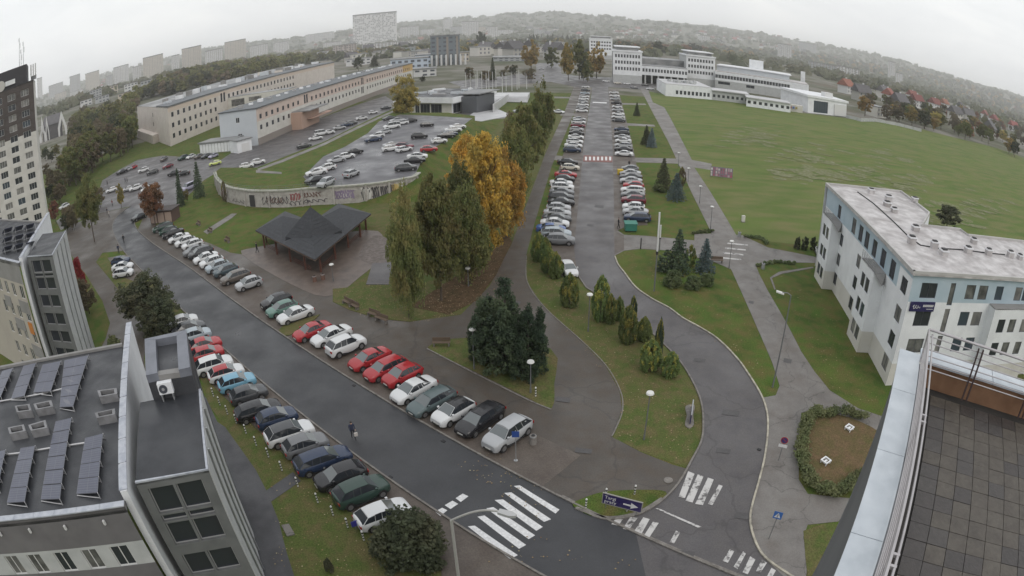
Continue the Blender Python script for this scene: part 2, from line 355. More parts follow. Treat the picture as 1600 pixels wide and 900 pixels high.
# left lot, its approach and the paths at the left tower
sheet('left_car_park', P2([(205, 322), (165, 331), (120, 345), (95, 360), (88, 345), (150, 310), (160, 282), (190, 263), (215, 250), (255, 243), (345, 250), (372, 232), (420, 215), (500, 185), (560, 163), (602, 150), (618, 160), (618, 172), (505, 222), (402, 262), (365, 262), (338, 270), (318, 282), (300, 300), (275, 322), (232, 334), (224, 333)]), Z0, ASPH_OLD)
sheet('left_path', P2([(110, 352), (95, 365), (112, 400), (135, 430), (160, 470), (172, 505), (165, 530), (150, 560), (230, 600), (225, 560), (232, 520), (205, 480), (175, 440), (150, 410), (160, 395), (192, 392), (176, 355), (200, 324), (165, 331)]), Z0, WALK)
sheet('left_path_verge', P2([(150, 408), (200, 402), (232, 433), (300, 500), (305, 540), (260, 560), (235, 520), (205, 480), (175, 440)]), Z1, AUTGRASS)
sheet('left_parking_bay', P2([(168, 403), (198, 398), (222, 424), (210, 440), (188, 432)]), Z2, PAVING)
# street in the middle: parking strips
sheet('street_parking_left', P2([(897, 387), (912, 225), (924, 140), (908, 140), (885, 225), (838, 380), (860, 400), (875, 432), (902, 432)]), Z2, PAVING)
sheet('street_parking_right', P2([(960, 398), (957, 225), (950, 140), (966, 140), (988, 225), (1012, 352), (980, 353), (962, 362), (975, 368), (975, 391)]), Z2, PAVING)
# long path on the right of the street, cross paths
sheet('long_path', P2([(1000, 138), (1022, 180), (1046, 225), (1080, 300), (1112, 365), (1142, 420), (1155, 449), (1182, 510), (1207, 568), (1218, 603), (1212, 618), (1190, 622), (1197, 645), (1198, 675), (1193, 715), (1184, 752), (1172, 795), (1171, 822), (1182, 856), (1200, 878), (1255, 930), (1262, 880), (1255, 840), (1262, 820), (1310, 815), (1340, 780), (1262, 772), (1248, 750), (1247, 690), (1252, 645), (1290, 640), (1385, 680), (1420, 665), (1340, 638), (1296, 610), (1272, 580), (1252, 550), (1230, 507), (1200, 455), (1186, 428), (1181, 414), (1217, 410), (1275, 411), (1285, 404), (1200, 387), (1160, 368), (1150, 367), (1110, 300), (1085, 262), (1112, 266), (1112, 256), (1081, 250), (1045, 180), (1038, 168), (1020, 160), (1012, 138)]), Z1, PATHC)
sheet('cross_path', P2([(975, 367), (1012, 369), (1085, 376), (1085, 366), (1112, 365), (1150, 367), (1170, 400), (1142, 421), (1117, 410), (1050, 392), (1000, 389), (975, 392), (960, 400), (959, 356)]), Z1+.004, PATHC)
for k, q in enumerate([[(960, 246), (1058, 248), (1064, 256), (960, 253)], [(969, 192), (1022, 195), (1024, 198), (970, 196)], [(970, 161), (1008, 162), (1010, 164), (970, 163.5)], [(868, 243), (912, 247), (911, 252), (866, 250)], [(877, 177), (920, 178), (919, 181.5), (875, 180.5)], [(866, 151), (902, 152), (902, 154), (866, 153.5)]]):
    sheet('footpath', P2(q), Z0+.006, PATHC)
sheet('far_street', P2([(700, 128), (760, 122), (850, 112), (905, 119), (1010, 124), (1045, 128), (1045, 136), (1000, 140), (950, 136), (905, 137), (860, 128), (790, 134), (735, 140)]), Z0, ASPH_OLD)
sheet('far_car_park', P2([(838, 99), (875, 98), (878, 118), (838, 119)]), Z1, ASPH_OLD)
sheet('left_access_road', P2([(735, 190), (700, 178), (625, 176), (600, 185), (640, 160), (700, 150), (735, 140), (760, 170), (800, 178), (800, 184)]), Z0-.004, ASPH_OLD)
# paving round the pavilion (wooden gazebo)
sheet('gazebo_paving', smooth_closed(P2([(378, 398), (410, 385), (570, 360), (600, 372), (612, 390), (560, 435), (520, 462), (470, 452)]), 3), Z1, mat('wet_brown_paving', (.095, .070, .054), .45, [(.070, .056, .048), (.13, .10, .085)], .35, .3, 9, fine=.2))
sheet('sand_patch', smooth_closed(P2([(560, 400), (585, 368), (610, 378), (612, 402), (590, 415)]), 3), Z2, mat('pale_trodden_gravel', (.14, .12, .11), .9, [(.20, .17, .16), (.10, .085, .075)], 1.2, .4, 8))
sheet('skate_slab', P2([(572, 445), (582, 412), (615, 410), (608, 445)]), Z3, ASPH_OLD)
sheet('lawn_path', P2([(318, 362), (324, 366), (362, 341), (370, 334), (362, 334)]), Z1, PATHC)
sheet('gazebo_side_lawn', P2([(520, 452), (570, 447), (632, 447), (690, 460), (700, 490), (640, 503), (590, 498), (545, 484), (520, 472)]), Z3, AUTGRASS)
sheet('leaf_bed', P2([(640, 480), (700, 440), (765, 400), (790, 360), (800, 378), (775, 430), (745, 470), (700, 492)]), Z4, MULCH)
# plant bed bottom right
sheet('flower_bed_soil', smooth_closed(P2([(1262, 655), (1290, 645), (1345, 660), (1385, 690), (1350, 740), (1320, 770), (1270, 762), (1255, 735), (1256, 690)]), 3), Z3, mat('bed_dry_grass', (.115, .088, .045), .95, [(.085, .085, .032), (.14, .095, .055)], .5, .5, 8, fine=.3, spec=.1))
sheet('small_lawn', P2([(1255, 830), (1290, 818), (1320, 822), (1290, 880), (1262, 905), (1258, 870)]), Z2, AUTGRASS)
sheet('dorm_path', P2([(1217, 425), (1270, 417), (1271, 419), (1222, 428), (1206, 435), (1212, 452), (1210, 453), (1203, 434)]), Z1, PATHC)
# worn patches of the meadow
Q_ = []; qn = 0
mb = MB()
for k in range(260):
    px, py, sx_, sy_ = random.choice([(1175, 213, 26, 7), (1245, 268, 24, 7), (1300, 275, 26, 8), (1255, 245, 22, 6), (1340, 268, 30, 8), (1420, 288, 36, 10), (1500, 332, 30, 10), (1475, 345, 26, 8), (1550, 322, 26, 8), (1380, 240, 40, 10)])
    c = at(px+random.gauss(0, sx_), py+random.gauss(0, sy_), 0)
    if c.y > 250 or c.y < 45: continue
    a_, b_ = random.uniform(.5, 2.4), random.uniform(.35, 1.3); ph = -.5+random.gauss(0, .25); f = .6+c.length/150; N_ = 11
    pts = []
    for i in range(N_):
        t = 2*math.pi*i/N_; u_, v_ = math.cos(t)*a_*f*random.uniform(.7, 1.15), math.sin(t)*b_*f*random.uniform(.6, 1.2); pts.append(c+Vector((u_*math.cos(ph)-v_*math.sin(ph), u_*math.sin(ph)+v_*math.cos(ph), 0)))
    z_ = Z0+.02+.0003*k; base_ = len(mb.v); mb.v += [(p.x, p.y, z_) for p in pts]; mb.f.append(tuple(range(base_, base_+N_))); mb.m.append(0)
tag(obj('worn_turf', mb.mesh('worn_turf', mat('worn_turf', (.165, .170, .095), .95, [(.225, .215, .15), (.115, .14, .05)], .6, fine=.3, spec=.1))), kind='stuff')
# kerbs
kb = MB()
strip(R_s[:], 0, -.15, 0, .14, kb); struct('kerb_right', kb, KERB)
struct('kerb_left', strip(L_s, 0, .15, 0, .14), KERB)
struct('kerb_lane_outer', strip(outer_c, 0, .16, 0, .13), KERB_Y)
struct('kerb_lane_inner', strip(inner[3:], 0, -.15, 0, .13), KERB)
struct('kerb_sign_lawn', strip(smooth_open(P2([(1037, 782), (1005, 802), (975, 811), (940, 812), (898, 797)]), 4), -.12, -.3, 0, .14), KERB)
struct('kerb_walk', strip(smooth_open(P2([(955, 682), (962, 668), (972, 640), (968, 610), (945, 570), (905, 530), (850, 480), (823, 440), (822, 400)]), 4), 0, -.1, 0, .06), KERB)
struct('kerb_pine', strip(smooth_open(P2([(862, 640), (830, 627), (780, 602), (730, 577), (668, 545)]), 3), 0, .12, 0, .09), KERB)
struct('road_seam', strip([RD(26.28, 18.6), RD(26.28, -24)], 0, .22, 0, .05), KERB)
# road markings: big zebra
mk = MB()
def band(a, b, c, d, z=Z2+.012, m=0, mbx=None): (mbx or mk).prism([at(*a), at(*b), at(*c), at(*d)], z-.008, z, m, bottom=False)
for q in [((803, 760), (812, 759), (874, 797), (868, 803)), ((788, 771), (799, 770), (861, 812), (850, 816)), ((773, 782), (786, 781), (848, 824), (838, 830)),
          ((760, 795), (771, 793), (836, 837), (826, 843)), ((746, 808), (757, 806), (822, 852), (811, 858)), ((731, 823), (742, 822), (809, 868), (797, 874)), ((729, 841), (733, 841), (796, 882), (790, 888))]: band(*q)
for q in [((680, 800), (691, 794), (699, 798), (688, 807)), ((695, 790), (707, 783), (716, 788), (704, 796)), ((712, 779), (723, 772), (732, 776), (720, 785))]: band(*q)
tag(obj('zebra_crossing', mk.mesh('zebra_crossing', WHITEPAINT)), kind='structure')
mk = MB()
for q in [((1075, 737), (1085, 741), (1070, 779), (1060, 777)), ((1090, 742), (1099, 745), (1082, 786), (1071, 783)), ((1106, 747), (1115, 750), (1098, 790), (1086, 788)), ((1123, 758), (1129, 760), (1113, 790), (1106, 788)),
          ((962, 811), (973, 812), (966, 822), (955, 820)), ((985, 808), (996, 810), (982, 829), (973, 827)), ((1005, 809), (1015, 812), (1002, 835), (990, 832)), ((1020, 816), (1029, 818), (1014, 841), (1005, 839)),
          ((1056, 830), (1063, 832), (1053, 850), (1046, 848)), ((1140, 859), (1147, 862), (1137, 880), (1129, 877)), ((1161, 862), (1165, 866), (1152, 890), (1146, 886)), ((1172, 870), (1180, 875), (1168, 898), (1160, 895)),
          ((1190, 875), (1198, 880), (1187, 897), (1181, 893)), ((1205, 888), (1212, 892), (1203, 908), (1196, 905))]: band(*q, z=Z2+.02)
band((1024, 795), (1029, 795), (1096, 824), (1090, 825), z=Z2+.02)
for i in range(4): band((1126+i*3.5, 404-7.5*i-0), (1158+i*3.5, 407-7.5*i), (1158+i*3.5, 405.2-7.5*i), (1126+i*3.5, 402-7.5*i), z=Z2+.02)
tag(obj('worn_markings', mk.mesh('worn_markings', WORN)), kind='structure')
mk = MB()
sheet('red_band', P2([(912, 243), (957, 244.5), (957, 254), (911, 252.5)]), Z3, mat('red_pavers', (.22, .085, .07), .7, [(.16, .07, .06)], .8))
for i in range(7):
    x = 914+i*6.3; band((x, 245.3), (x+3.2, 245.5), (x+3.1, 251.3), (x-.1, 251), z=Z3+.045)
band((926, 159.5), (948, 160.3), (948, 162), (926, 161), z=Z3+.045)
tag(obj('street_zebra', mk.mesh('street_zebra', WHITEPAINT)), kind='structure')

mb = MB(); PT = []
for (x, y, w_, h_) in ((1130, 640, 26, 10), (1085, 560, 18, 6), (1020, 500, 14, 5), (930, 320, 14, 5), (940, 290, 9, 3), (918, 350, 10, 4), (1120, 700, 22, 9), (1150, 800, 26, 12), (1060, 860, 26, 10), (870, 620, 22, 9), (900, 700, 26, 9), (800, 470, 14, 6), (1170, 470, 8, 5), (1225, 560, 12, 8)):
    q = [at(x, y), at(x+w_, y+h_*.3), at(x+w_*.9, y+h_*1.1), at(x-w_*.1, y+h_*.8)]; i = len(mb.v); mb.v += [(p.x, p.y, .052) for p in q]; mb.f.append((i, i+1, i+2, i+3)[::-1]); mb.m.append(0)
struct('asphalt_patches', mb, mat('asphalt_patch', (.078, .074, .075), .6, [(.064, .061, .062)], .8, .3, 20, fine=.15))
for k, (x, y) in enumerate(((553, 603), (693, 690), (610, 746), (1186, 703))):
    p = at(x, y); tag(obj('road_drain', MB().box(-.17, .17, -.13, .13, 0, .072).mesh('road_drain', [DARK]), None, tuple(p), -.7), f'small dark drain grate {["at the right kerb opposite the green black car row", "at the right kerb near the white hatchback row end", "at the left kerb near the dark green SUV", "at the outer kerb of the loop road", "at the inner kerb of the loop road", "at the inner loop kerb beside the thujas"][k]}', 'drain')
# ------------------------------------------------------------------ BUILDINGS
WPL = mat('white_plaster', (.69, .705, .73), .85, [(.60, .61, .63), (.73, .745, .765)], .25, .1, 30, fine=.04)
CREAM = mat('cream_plaster', (.55, .50, .46), .9, [(.51, .46, .42), (.59, .545, .50)], .2, .1, 30)
PALEC = mat('pale_cream_plaster', (.54, .525, .485), .9, [(.49, .47, .43), (.58, .565, .53)], .2, .1, 30)
PEACH = mat('peach_plaster', (.52, .42, .37), .9, [(.49, .39, .34), (.55, .46, .41)], .2, .1, 30)
LBLUE = mat('pale_blue_plaster', (.37, .46, .52), .9, [(.32, .41, .47), (.40, .48, .54)], .3, .1, 30)
ICE = mat('bluish_grey_plaster', (.50, .53, .56), .9, [(.46, .49, .52)], .2, .1, 30)
GREYPL = mat('grey_plaster', (.23, .225, .22), .85, [(.19, .185, .18), (.25, .245, .24)], .35, .15, 20)
GREYLT = mat('light_grey_plaster', (.40, .41, .41), .85, [(.35, .36, .36), (.44, .45, .45)], .4, .15, 20)
DBROWN = mat('dark_brown_cladding', (.075, .062, .060), .8, [(.060, .050, .048)], .4)
BITUM = puddly(mat('bitumen_roof_felt', (.042, .044, .050), .6, [(.054, .056, .063), (.032, .034, .039)], .35, .3, 14, fine=.12), .35, .25, .7)
ROOFW = puddly(mat('pale_roof_membrane', (.36, .34, .34), .6, [(.30, .28, .275), (.54, .52, .52)], .3, .25, 14, thr=(.4, .66)), .4, .3, .75)
ROOFG = puddly(mat('flat_roof_grey', (.17, .175, .18), .7, [(.11, .115, .12), (.28, .28, .28)], .08, fine=.12), .1, .35, .8)
CAPM = puddly(mat('zinc_parapet_cap', (.36, .38, .43), .45, [(.27, .29, .34), (.42, .44, .48)], 1.2, .15, 8), 1.0, .25, .6)
FRAMEW = mat('white_window_frame', (.60, .60, .60), .5)
FRAMEG = mat('grey_window_frame', (.31, .31, .315), .5)
FRAMEN = mat('dark_window_frame', (.06, .065, .08), .5)
STEEL = mat('galvanised_steel', (.42, .43, .44), .4, [(.33, .34, .35)], 2, metal=.6)
ROOFRED = mat('red_roof_tiles', (.20, .065, .050), .85, [(.14, .05, .04), (.24, .09, .07)], .5, obj_rand=.25)
ROOFDK = mat('dark_roof_tiles', (.075, .07, .075), .8, [(.10, .095, .10)], .5, obj_rand=.3)
CITYW = mat('far_wall', (.50, .49, .46), .9, [(.43, .41, .38)], .02, obj_rand=.28)
WMESH = {}
def window_meshes(w, h, nm, frame, cross=False):
    var = 0 if frame is FRAMEG else random.randrange(5); key = (round(w, 2), round(h, 2), nm, frame.name, cross, var)
    if key not in WMESH:
        f = .06; mb = MB()
        mb.box(0, f, -.03, .03, 0, h); mb.box(w-f, w, -.03, .03, 0, h); mb.box(f, w-f, -.03, .03, 0, f); mb.box(f, w-f, -.03, .03, h-f, h)
        for i in range(1, nm+1):
            x = w*i/(nm+1); mb.box(x-f/2, x+f/2, -.028, .028, f, h-f)
        if cross: mb.box(f, w-f, -.026, .026, h*.5-f*1.3, h*.5+f*1.3)
        g = MB(); g.quad((f, 0, f), (w-f, 0, f), (w-f, 0, h-f), (f, 0, h-f))
        WMESH[key] = (mb.mesh('window', [frame]), g.mesh('pane', [GLASSES[var]]))
    return WMESH[key]
def far_window_mesh(w, h, frame):
    key = ('far', round(w, 2), round(h, 2), frame.name)
    if key not in WMESH:
        mb = MB(); mb.box(0, w, -.04, .03, 0, h, 1); mb.quad((.12, .034, .12), (w/2-.05, .034, .12), (w/2-.05, .034, h-.12), (.12, .034, h-.12), 0); mb.quad((w/2+.05, .034, .12), (w-.12, .034, .12), (w-.12, .034, h-.12), (w/2+.05, .034, h-.12), 0)
        WMESH[key] = mb.mesh('window', [GLASS, frame])
    return WMESH[key]
CAMV = Vector((0, 0, CAM_H))
def facade(root, P0, P1, z0, z1, ops, mats, zone=None, frame=None, nm=1, cross=False, far=False, splits=(), depth=.14, name='wall', toward=None, frames=None):
    """wall with real openings; ops = list of (u0,u1,za,zb[,nm]) ; windows set back in the reveals"""
    P0 = Vector((P0[0], P0[1], 0)); P1 = Vector((P1[0], P1[1], 0)); L = (P1-P0).length; u = (P1-P0)/L; n = Vector((u.y, -u.x, 0))
    if n.dot((toward or Vector((0, 0, 0)))-P0) < 0: # flip the run so that the outward normal is on its right
        P0, P1 = P1, P0; u = -u; n = -n; ops = [(L-o[1], L-o[0])+tuple(o[2:]) for o in ops]; splits = [(k, (L-v if k == 'u' else v)) for k, v in splits]
        zf = zone; zone = (lambda uu, zz: zf(L-uu, zz)) if zf else None
    ops = [o for o in ops if o[0] > .02 and o[1] < L-.02]
    us = sorted({0.0, L}|{round(o[0], 4) for o in ops}|{round(o[1], 4) for o in ops}|{v for k, v in splits if k == 'u' and 0 < v < L})
    zs = sorted({z0, z1}|{round(o[2], 4) for o in ops}|{round(o[3], 4) for o in ops}|{v for k, v in splits if k == 'z' and z0 < v < z1})
    mb = MB(); idx = {}
    def vid(i, j):
        if (i, j) not in idx:
            p = P0+u*us[i]; idx[(i, j)] = len(mb.v); mb.v.append((p.x, p.y, zs[j]))
        return idx[(i, j)]
    for i in range(len(us)-1):
        uc = (us[i]+us[i+1])/2
        for j in range(len(zs)-1):
            zc = (zs[j]+zs[j+1])/2
            if any(o[0] < uc < o[1] and o[2] < zc < o[3] for o in ops): continue
            mb.f.append((vid(i, j), vid(i+1, j), vid(i+1, j+1), vid(i, j+1))); mb.m.append(zone(uc, zc) if zone else 0)
    dd = -n*depth
    for o in ops:
        a, b = P0+u*o[0], P0+u*o[1]; q = [Vector((a.x, a.y, o[2])), Vector((b.x, b.y, o[2])), Vector((b.x, b.y, o[3])), Vector((a.x, a.y, o[3]))]
        mi = zone((o[0]+o[1])/2, (o[2]+o[3])/2) if zone else 0
        for k in range(4): mb.quad(q[k], q[(k+1) % 4], q[(k+1) % 4]+dd, q[k]+dd, mi)
    part(name, mb, mats, root)
    frame = frame or FRAMEW; rl = root.location; ang = math.atan2(u.y, u.x)
    for o in ops:
        w_, h_ = o[1]-o[0], o[3]-o[2]; p = P0+u*o[0]-n*(depth-.04)
        if far:
            ob = obj('window', far_window_mesh(w_, h_, frame), root, (p.x-rl.x, p.y-rl.y, o[2]-rl.z), ang); ob.rotation_euler = (0, 0, ang)
            # mesh front is +y; outward is -y after rotation, so turn it
            ob.location = ((P0+u*o[1]-n*(depth-.04)).x-rl.x, (P0+u*o[1]-n*(depth-.04)).y-rl.y, o[2]-rl.z); ob.rotation_euler = (0, 0, ang+math.pi)
        else:
            fm, gm = window_meshes(w_, h_, o[4] if len(o) > 4 else nm, frame, cross)
            ob = obj('window', fm, root, (p.x-rl.x, p.y-rl.y, o[2]-rl.z), ang)
            obj('pane', gm, ob)
def blank(root, P0, P1, z0, z1, m, name='wall'): facade(root, P0, P1, z0, z1, [], [m], name=name)
def grid_ops(L, n, w, floors, h, u0=None, u1=None, nm=None):
    u0 = 0 if u0 is None else u0; u1 = L if u1 is None else u1; st = (u1-u0)/n; r = []
    for zf in floors:
        for i in range(n):
            c = u0+st*(i+.5); r.append((c-w/2, c+w/2, zf, zf+h)+((nm,) if nm is not None else ()))
    return r
def dist(a, b): return math.hypot(a[0]-b[0], a[1]-b[1])
def flat(p): return Vector((p[0], p[1], 0))

# ---- dormitory, right --------------------------------------------------------
def dorm():
    zt = 12.4
    C = at(1429, 424, zt); W = at(1294, 288, zt); E = at(1600, 435, zt); E = C+(E-C)*1.5
    uW = (flat(W)-flat(C)).normalized(); uE = Vector((uW.y, -uW.x, 0)); uE = (flat(E)-flat(C)).normalized()
    LW = dist(W, C); LE = 26
    root = thing('dormitory', (C.x, C.y, 0), 'white four storey dormitory with pale blue top floor and pale membrane roof by the meadow', 'building')
    nW = Vector((-uW.y, uW.x, 0));  # outward to west (left)
    if nW.x > 0: nW = -nW
    nS = Vector((uE.y, -uE.x, 0))
    if nS.y > 0: nS = -nS
    # west wall, zones: base cream to 2.6, white, blue band above 9.6
    mats = [PALEC, WPL, LBLUE, GREYLT]
    def zone(u, z):
        if z < 2.55: return 0
        if u < 3.6: return 1 if z < 11.6 else 2
        return 1 if z < 9.3 else 2
    sp = [('z', 2.55), ('z', 9.3), ('z', 11.6), ('u', 3.6)]
    ops = []
    for zf in (.95, 3.6, 6.4, 9.4): ops.append((1.0, 2.6, zf, zf+1.6, 1))
    ops += [(4.7, 6.2, 9.4, 11.4, 1)]
    for u in (13.2, 15.4): ops += [(u-.1, u+1.3, zf, zf+1.6, 1) for zf in (1.0, 3.7, 6.4)]
    ops += [(u-.2, u+1.3, 9.45, 11.4, 1) for u in (8.0, 11.0, 13.8, 16.2, 19.0)]
    for u in (23.0,): ops += [(u-.1, u+1.3, zf, zf+1.6, 1) for zf in (1.0, 3.7, 6.4)]
    ops += [(25.3, 26.7, 9.4, 11.2, 1)]
    facade(root, C, flat(C)+uW*LW, 0, zt-.25, ops, mats, zone, FRAMEN, 1, splits=sp)
    # south wall
    def zoneS(u, z): return 2 if z > 9.3 and u < 30 else (0 if z < 2.55 else 1)
    ops = []
    ops += [(1.4, 3.7, zf, zf+1.6, 1) for zf in (3.7, 6.7, 9.7)]
    ops += [(5.7, 6.5, 3.4, 5.6, 0), (5.7, 6.5, 6.0, 8.6, 0), (5.7, 6.5, 9.0, 11.4, 0)]
    for u in (8.3, 10.5): ops += [(u, u+1.6, zf, zf+1.6, 0) for zf in (3.7, 6.7, 9.7)]
    for u in (13.6, 17.5, 19.2, 22.0): ops += [(u, u+1.45, zf, zf+1.6, 0) for zf in (6.7, 9.7)]
    facade(root, C, flat(C)+uE*LE, 0, zt-.25, ops, mats, zoneS, FRAMEN, 1, splits=[('z', 2.55), ('z', 9.3)])
    # bays on the west wall, with balcony and small hoods
    def bay(u0, u1, dep, ztop, wins):
        a = flat(C)+uW*u0; b = flat(C)+uW*u1
        for (p, q, nmx, oo) in ((a+nW*dep, b+nW*dep, 'wall', wins), (a, a+nW*dep, 'wall', []), (b, b+nW*dep, 'wall', [])):
            facade(root, p, q, 0, ztop, oo, [PALEC, WPL], lambda u, z: 0 if z < 2.55 else 1, FRAMEN, 0, splits=[('z', 2.55)], toward=p+nW*5 if nmx == 'wall' and oo else None)
        mb = MB(); mb.prism([a, b, b+nW*dep, a+nW*dep], ztop-.1, ztop+.02); part('balcony_floor', mb, [GREYPL], root)
        mb = MB(); t = .06
        for k in range(4):
            z = ztop+.25+.25*k
            mb.tube((a+nW*dep)+Vector((0, 0, z)), (b+nW*dep)+Vector((0, 0, z)), .025, n=4)
        for k in range(7):
            p = (a+nW*dep).lerp(b+nW*dep, k/6); mb.tube(p+Vector((0, 0, ztop)), p+Vector((0, 0, ztop+1)), .03, n=4)
        part('balcony_railing', mb, [STEEL], root)
        p = a-uW*.05; mb = MB(); mb.add([p+Vector((0, 0, ztop)), p+nW*dep+Vector((0, 0, ztop)), p+nW*dep*.5-uW*.9+Vector((0, 0, ztop-1.0)), p+Vector((0, 0, ztop-1.2))], [(0, 1, 2), (0, 2, 3), (0, 3, 1), (1, 3, 2)]); part('hood', mb, [GREYPL], root)
    w2 = [(u, u+1.25, zf, zf+1.6, 0) for zf in (.95, 3.65, 6.5) for u in (.8, 2.35)]
    bay(6.9, 11.3, 1.6, 9.3, w2)
    bay(24.2, 28.6, 1.6, 9.3, w2)
    # bay on the south wall
    a = flat(C)+uE*13.0; b = flat(C)+uE*22
    facade(root, a+nS*1.4, b+nS*1.4, 0, 9.3, [(u, u+1.4, zf, zf+1.6, 0) for zf in (3.7, 6.5) for u in (1.2, 3.4, 6.0)], [PALEC, WPL], lambda u, z: 0 if z < 2.55 else 1, FRAMEN, 0, splits=[('z', 2.55)])
    blank(root, a, a+nS*1.4, 0, 9.3, WPL)
    part('balcony_floor', MB().prism([a, b, b+nS*1.4, a+nS*1.4], 9.2, 9.32), [GREYPL], root)
    # roof with parapet; outline from the photograph's roof corners
    NW = at(1408, 299, zt); R2 = at(1453, 333, zt); R3 = at(1442, 352, zt); R4 = at(1500, 358, zt); R5 = at(1512, 367, zt); R6 = at(1640, 382, zt)
    Wf = flat(C)+uW*LW; Ef = flat(C)+uE*LE
    poly = [flat(C)+nW*.35+nS*.35, flat(Wf)+nW*.35+uW*.3, flat(NW), flat(R2), flat(R3), flat(R4), flat(R5), flat(R6), Ef+nS*.35]
    part('roof', MB().prism(poly, zt-.3, zt-.12), [ROOFW], root)
    mb = MB(); cl = poly+[poly[0]]
    strip(cl, 0, -.32, zt-.12, zt+.16, mb)
    part('parapet', mb, [mat('pale_parapet', (.46, .45, .44), .7, [(.38, .37, .36)], .5)], root)
    for k in range(1, len(poly)-1):
        a, b = poly[k], poly[k+1]; blank(root, a, b, 0, zt-.31, WPL)
    part('roof_cable', MB().path([at(*q, zt-.08) for q in [(1340, 300), (1365, 318), (1400, 350), (1420, 370), (1438, 383), (1465, 388), (1500, 390), (1540, 395), (1570, 398)]], .09, 5), [DARK], root)
    return root, C, uW, uE, nW, nS, zt
DORM = dorm()
def roof_box(px, py, z, sx, sy, h, rz, label, n):
    p = at(px, py, z); t = thing('roof_vent', tuple(p), label, 'roof vent', 'vents on the dormitory roof', 0)
    part('shaft', MB().cbox((p.x, p.y, z), (sx, sy, h), rz), [ROOFW], t)
    part('lid', MB().cbox((p.x, p.y, z+h), (sx*.7, sy*.7, .12), rz), [DARK], t)
    part('rim', MB().cbox((p.x, p.y, z+h-.14), (sx+.15, sy+.15, .12), rz), [WPL], t)
VL = [(1361, 300, 'north-west corner of the dormitory roof'), (1388, 312, 'dormitory roof, second from its far end'), (1386, 320, 'dormitory roof, low and nearest the black pipe end'), (1397, 330, 'dormitory roof beside the long black pipe'),
      (1429, 314, 'dormitory roof at its far edge step'), (1430, 358, 'dormitory roof just before the pipe bends'), (1424, 378, 'dormitory roof at the pipe bend'), (1459, 386, 'dormitory roof just after the pipe bend'), (1474, 396, 'dormitory roof, nearest the south eave'),
      (1521, 378, 'dormitory roof close to the back parapet'), (1512, 393, 'dormitory roof, middle of the south wing'), (1544, 396, 'dormitory roof, right of the middle one'), (1578, 400, 'dormitory roof, left one of the last pair'), (1593, 403, 'dormitory roof, at the right picture edge')]
for i, (x, y, tx) in enumerate(VL):
    roof_box(x, y+2, DORM[6]-.12, random.uniform(.8, 1.1), random.uniform(.6, .9), random.uniform(.6, .85), math.atan2(DORM[3].y, DORM[3].x), 'square masonry vent with dark lid, '+tx, i)
def text_mesh(txt, size, name='lettering', m=None, ext=.004):
    cu = bpy.data.curves.new('t', 'FONT'); cu.body = txt; cu.size = size; cu.extrude = ext; cu.resolution_u = 2
    o = bpy.data.objects.new('t', cu); COL.objects.link(o); bpy.context.view_layer.update()
    me = bpy.data.meshes.new_from_object(o.evaluated_get(bpy.context.evaluated_depsgraph_get())); bpy.data.objects.remove(o)
    me.name = name; me.materials.clear(); me.materials.append(m or FRAMEW); return me
BLUESIGN = mat('dark_blue_sign', (.018, .014, .075), .5)
def dorm_sign():
    r_, C, uW, uE, nW, nS, zt = DORM
    p = flat(C)+uE*.35+nS*.06; t = thing('dormitory_sign', (p.x, p.y, 8.35), 'dark blue name board with white marks on the white dormitory wall', 'sign', None, math.atan2(uE.y, uE.x))
    obj('board', MB().box(0, 3.5, -.08, 0, 0, 1.0).mesh('board', [BLUESIGN]), t)
    mb = MB(); pts = []
    for i in range(26):     # looping script logo, unreadable in the photograph
        a = i/25; pts.append((.35+a*1.0+.09*math.sin(a*22), -.10, .5+.22*math.sin(a*19)*(1-.5*a)))
    mb.path(pts, .028, 4); obj('logo', mb.mesh('logo', [FRAMEW]), t)
    mb = MB()
    for i in range(9): mb.box(1.8+i*.17, 1.8+i*.17+.12, -.1, -.08, .5, .72)
    mb.box(2.35, 3.3, -.1, -.08, .24, .29); obj('lettering', mb.mesh('lettering', [FRAMEW]), t)
dorm_sign()

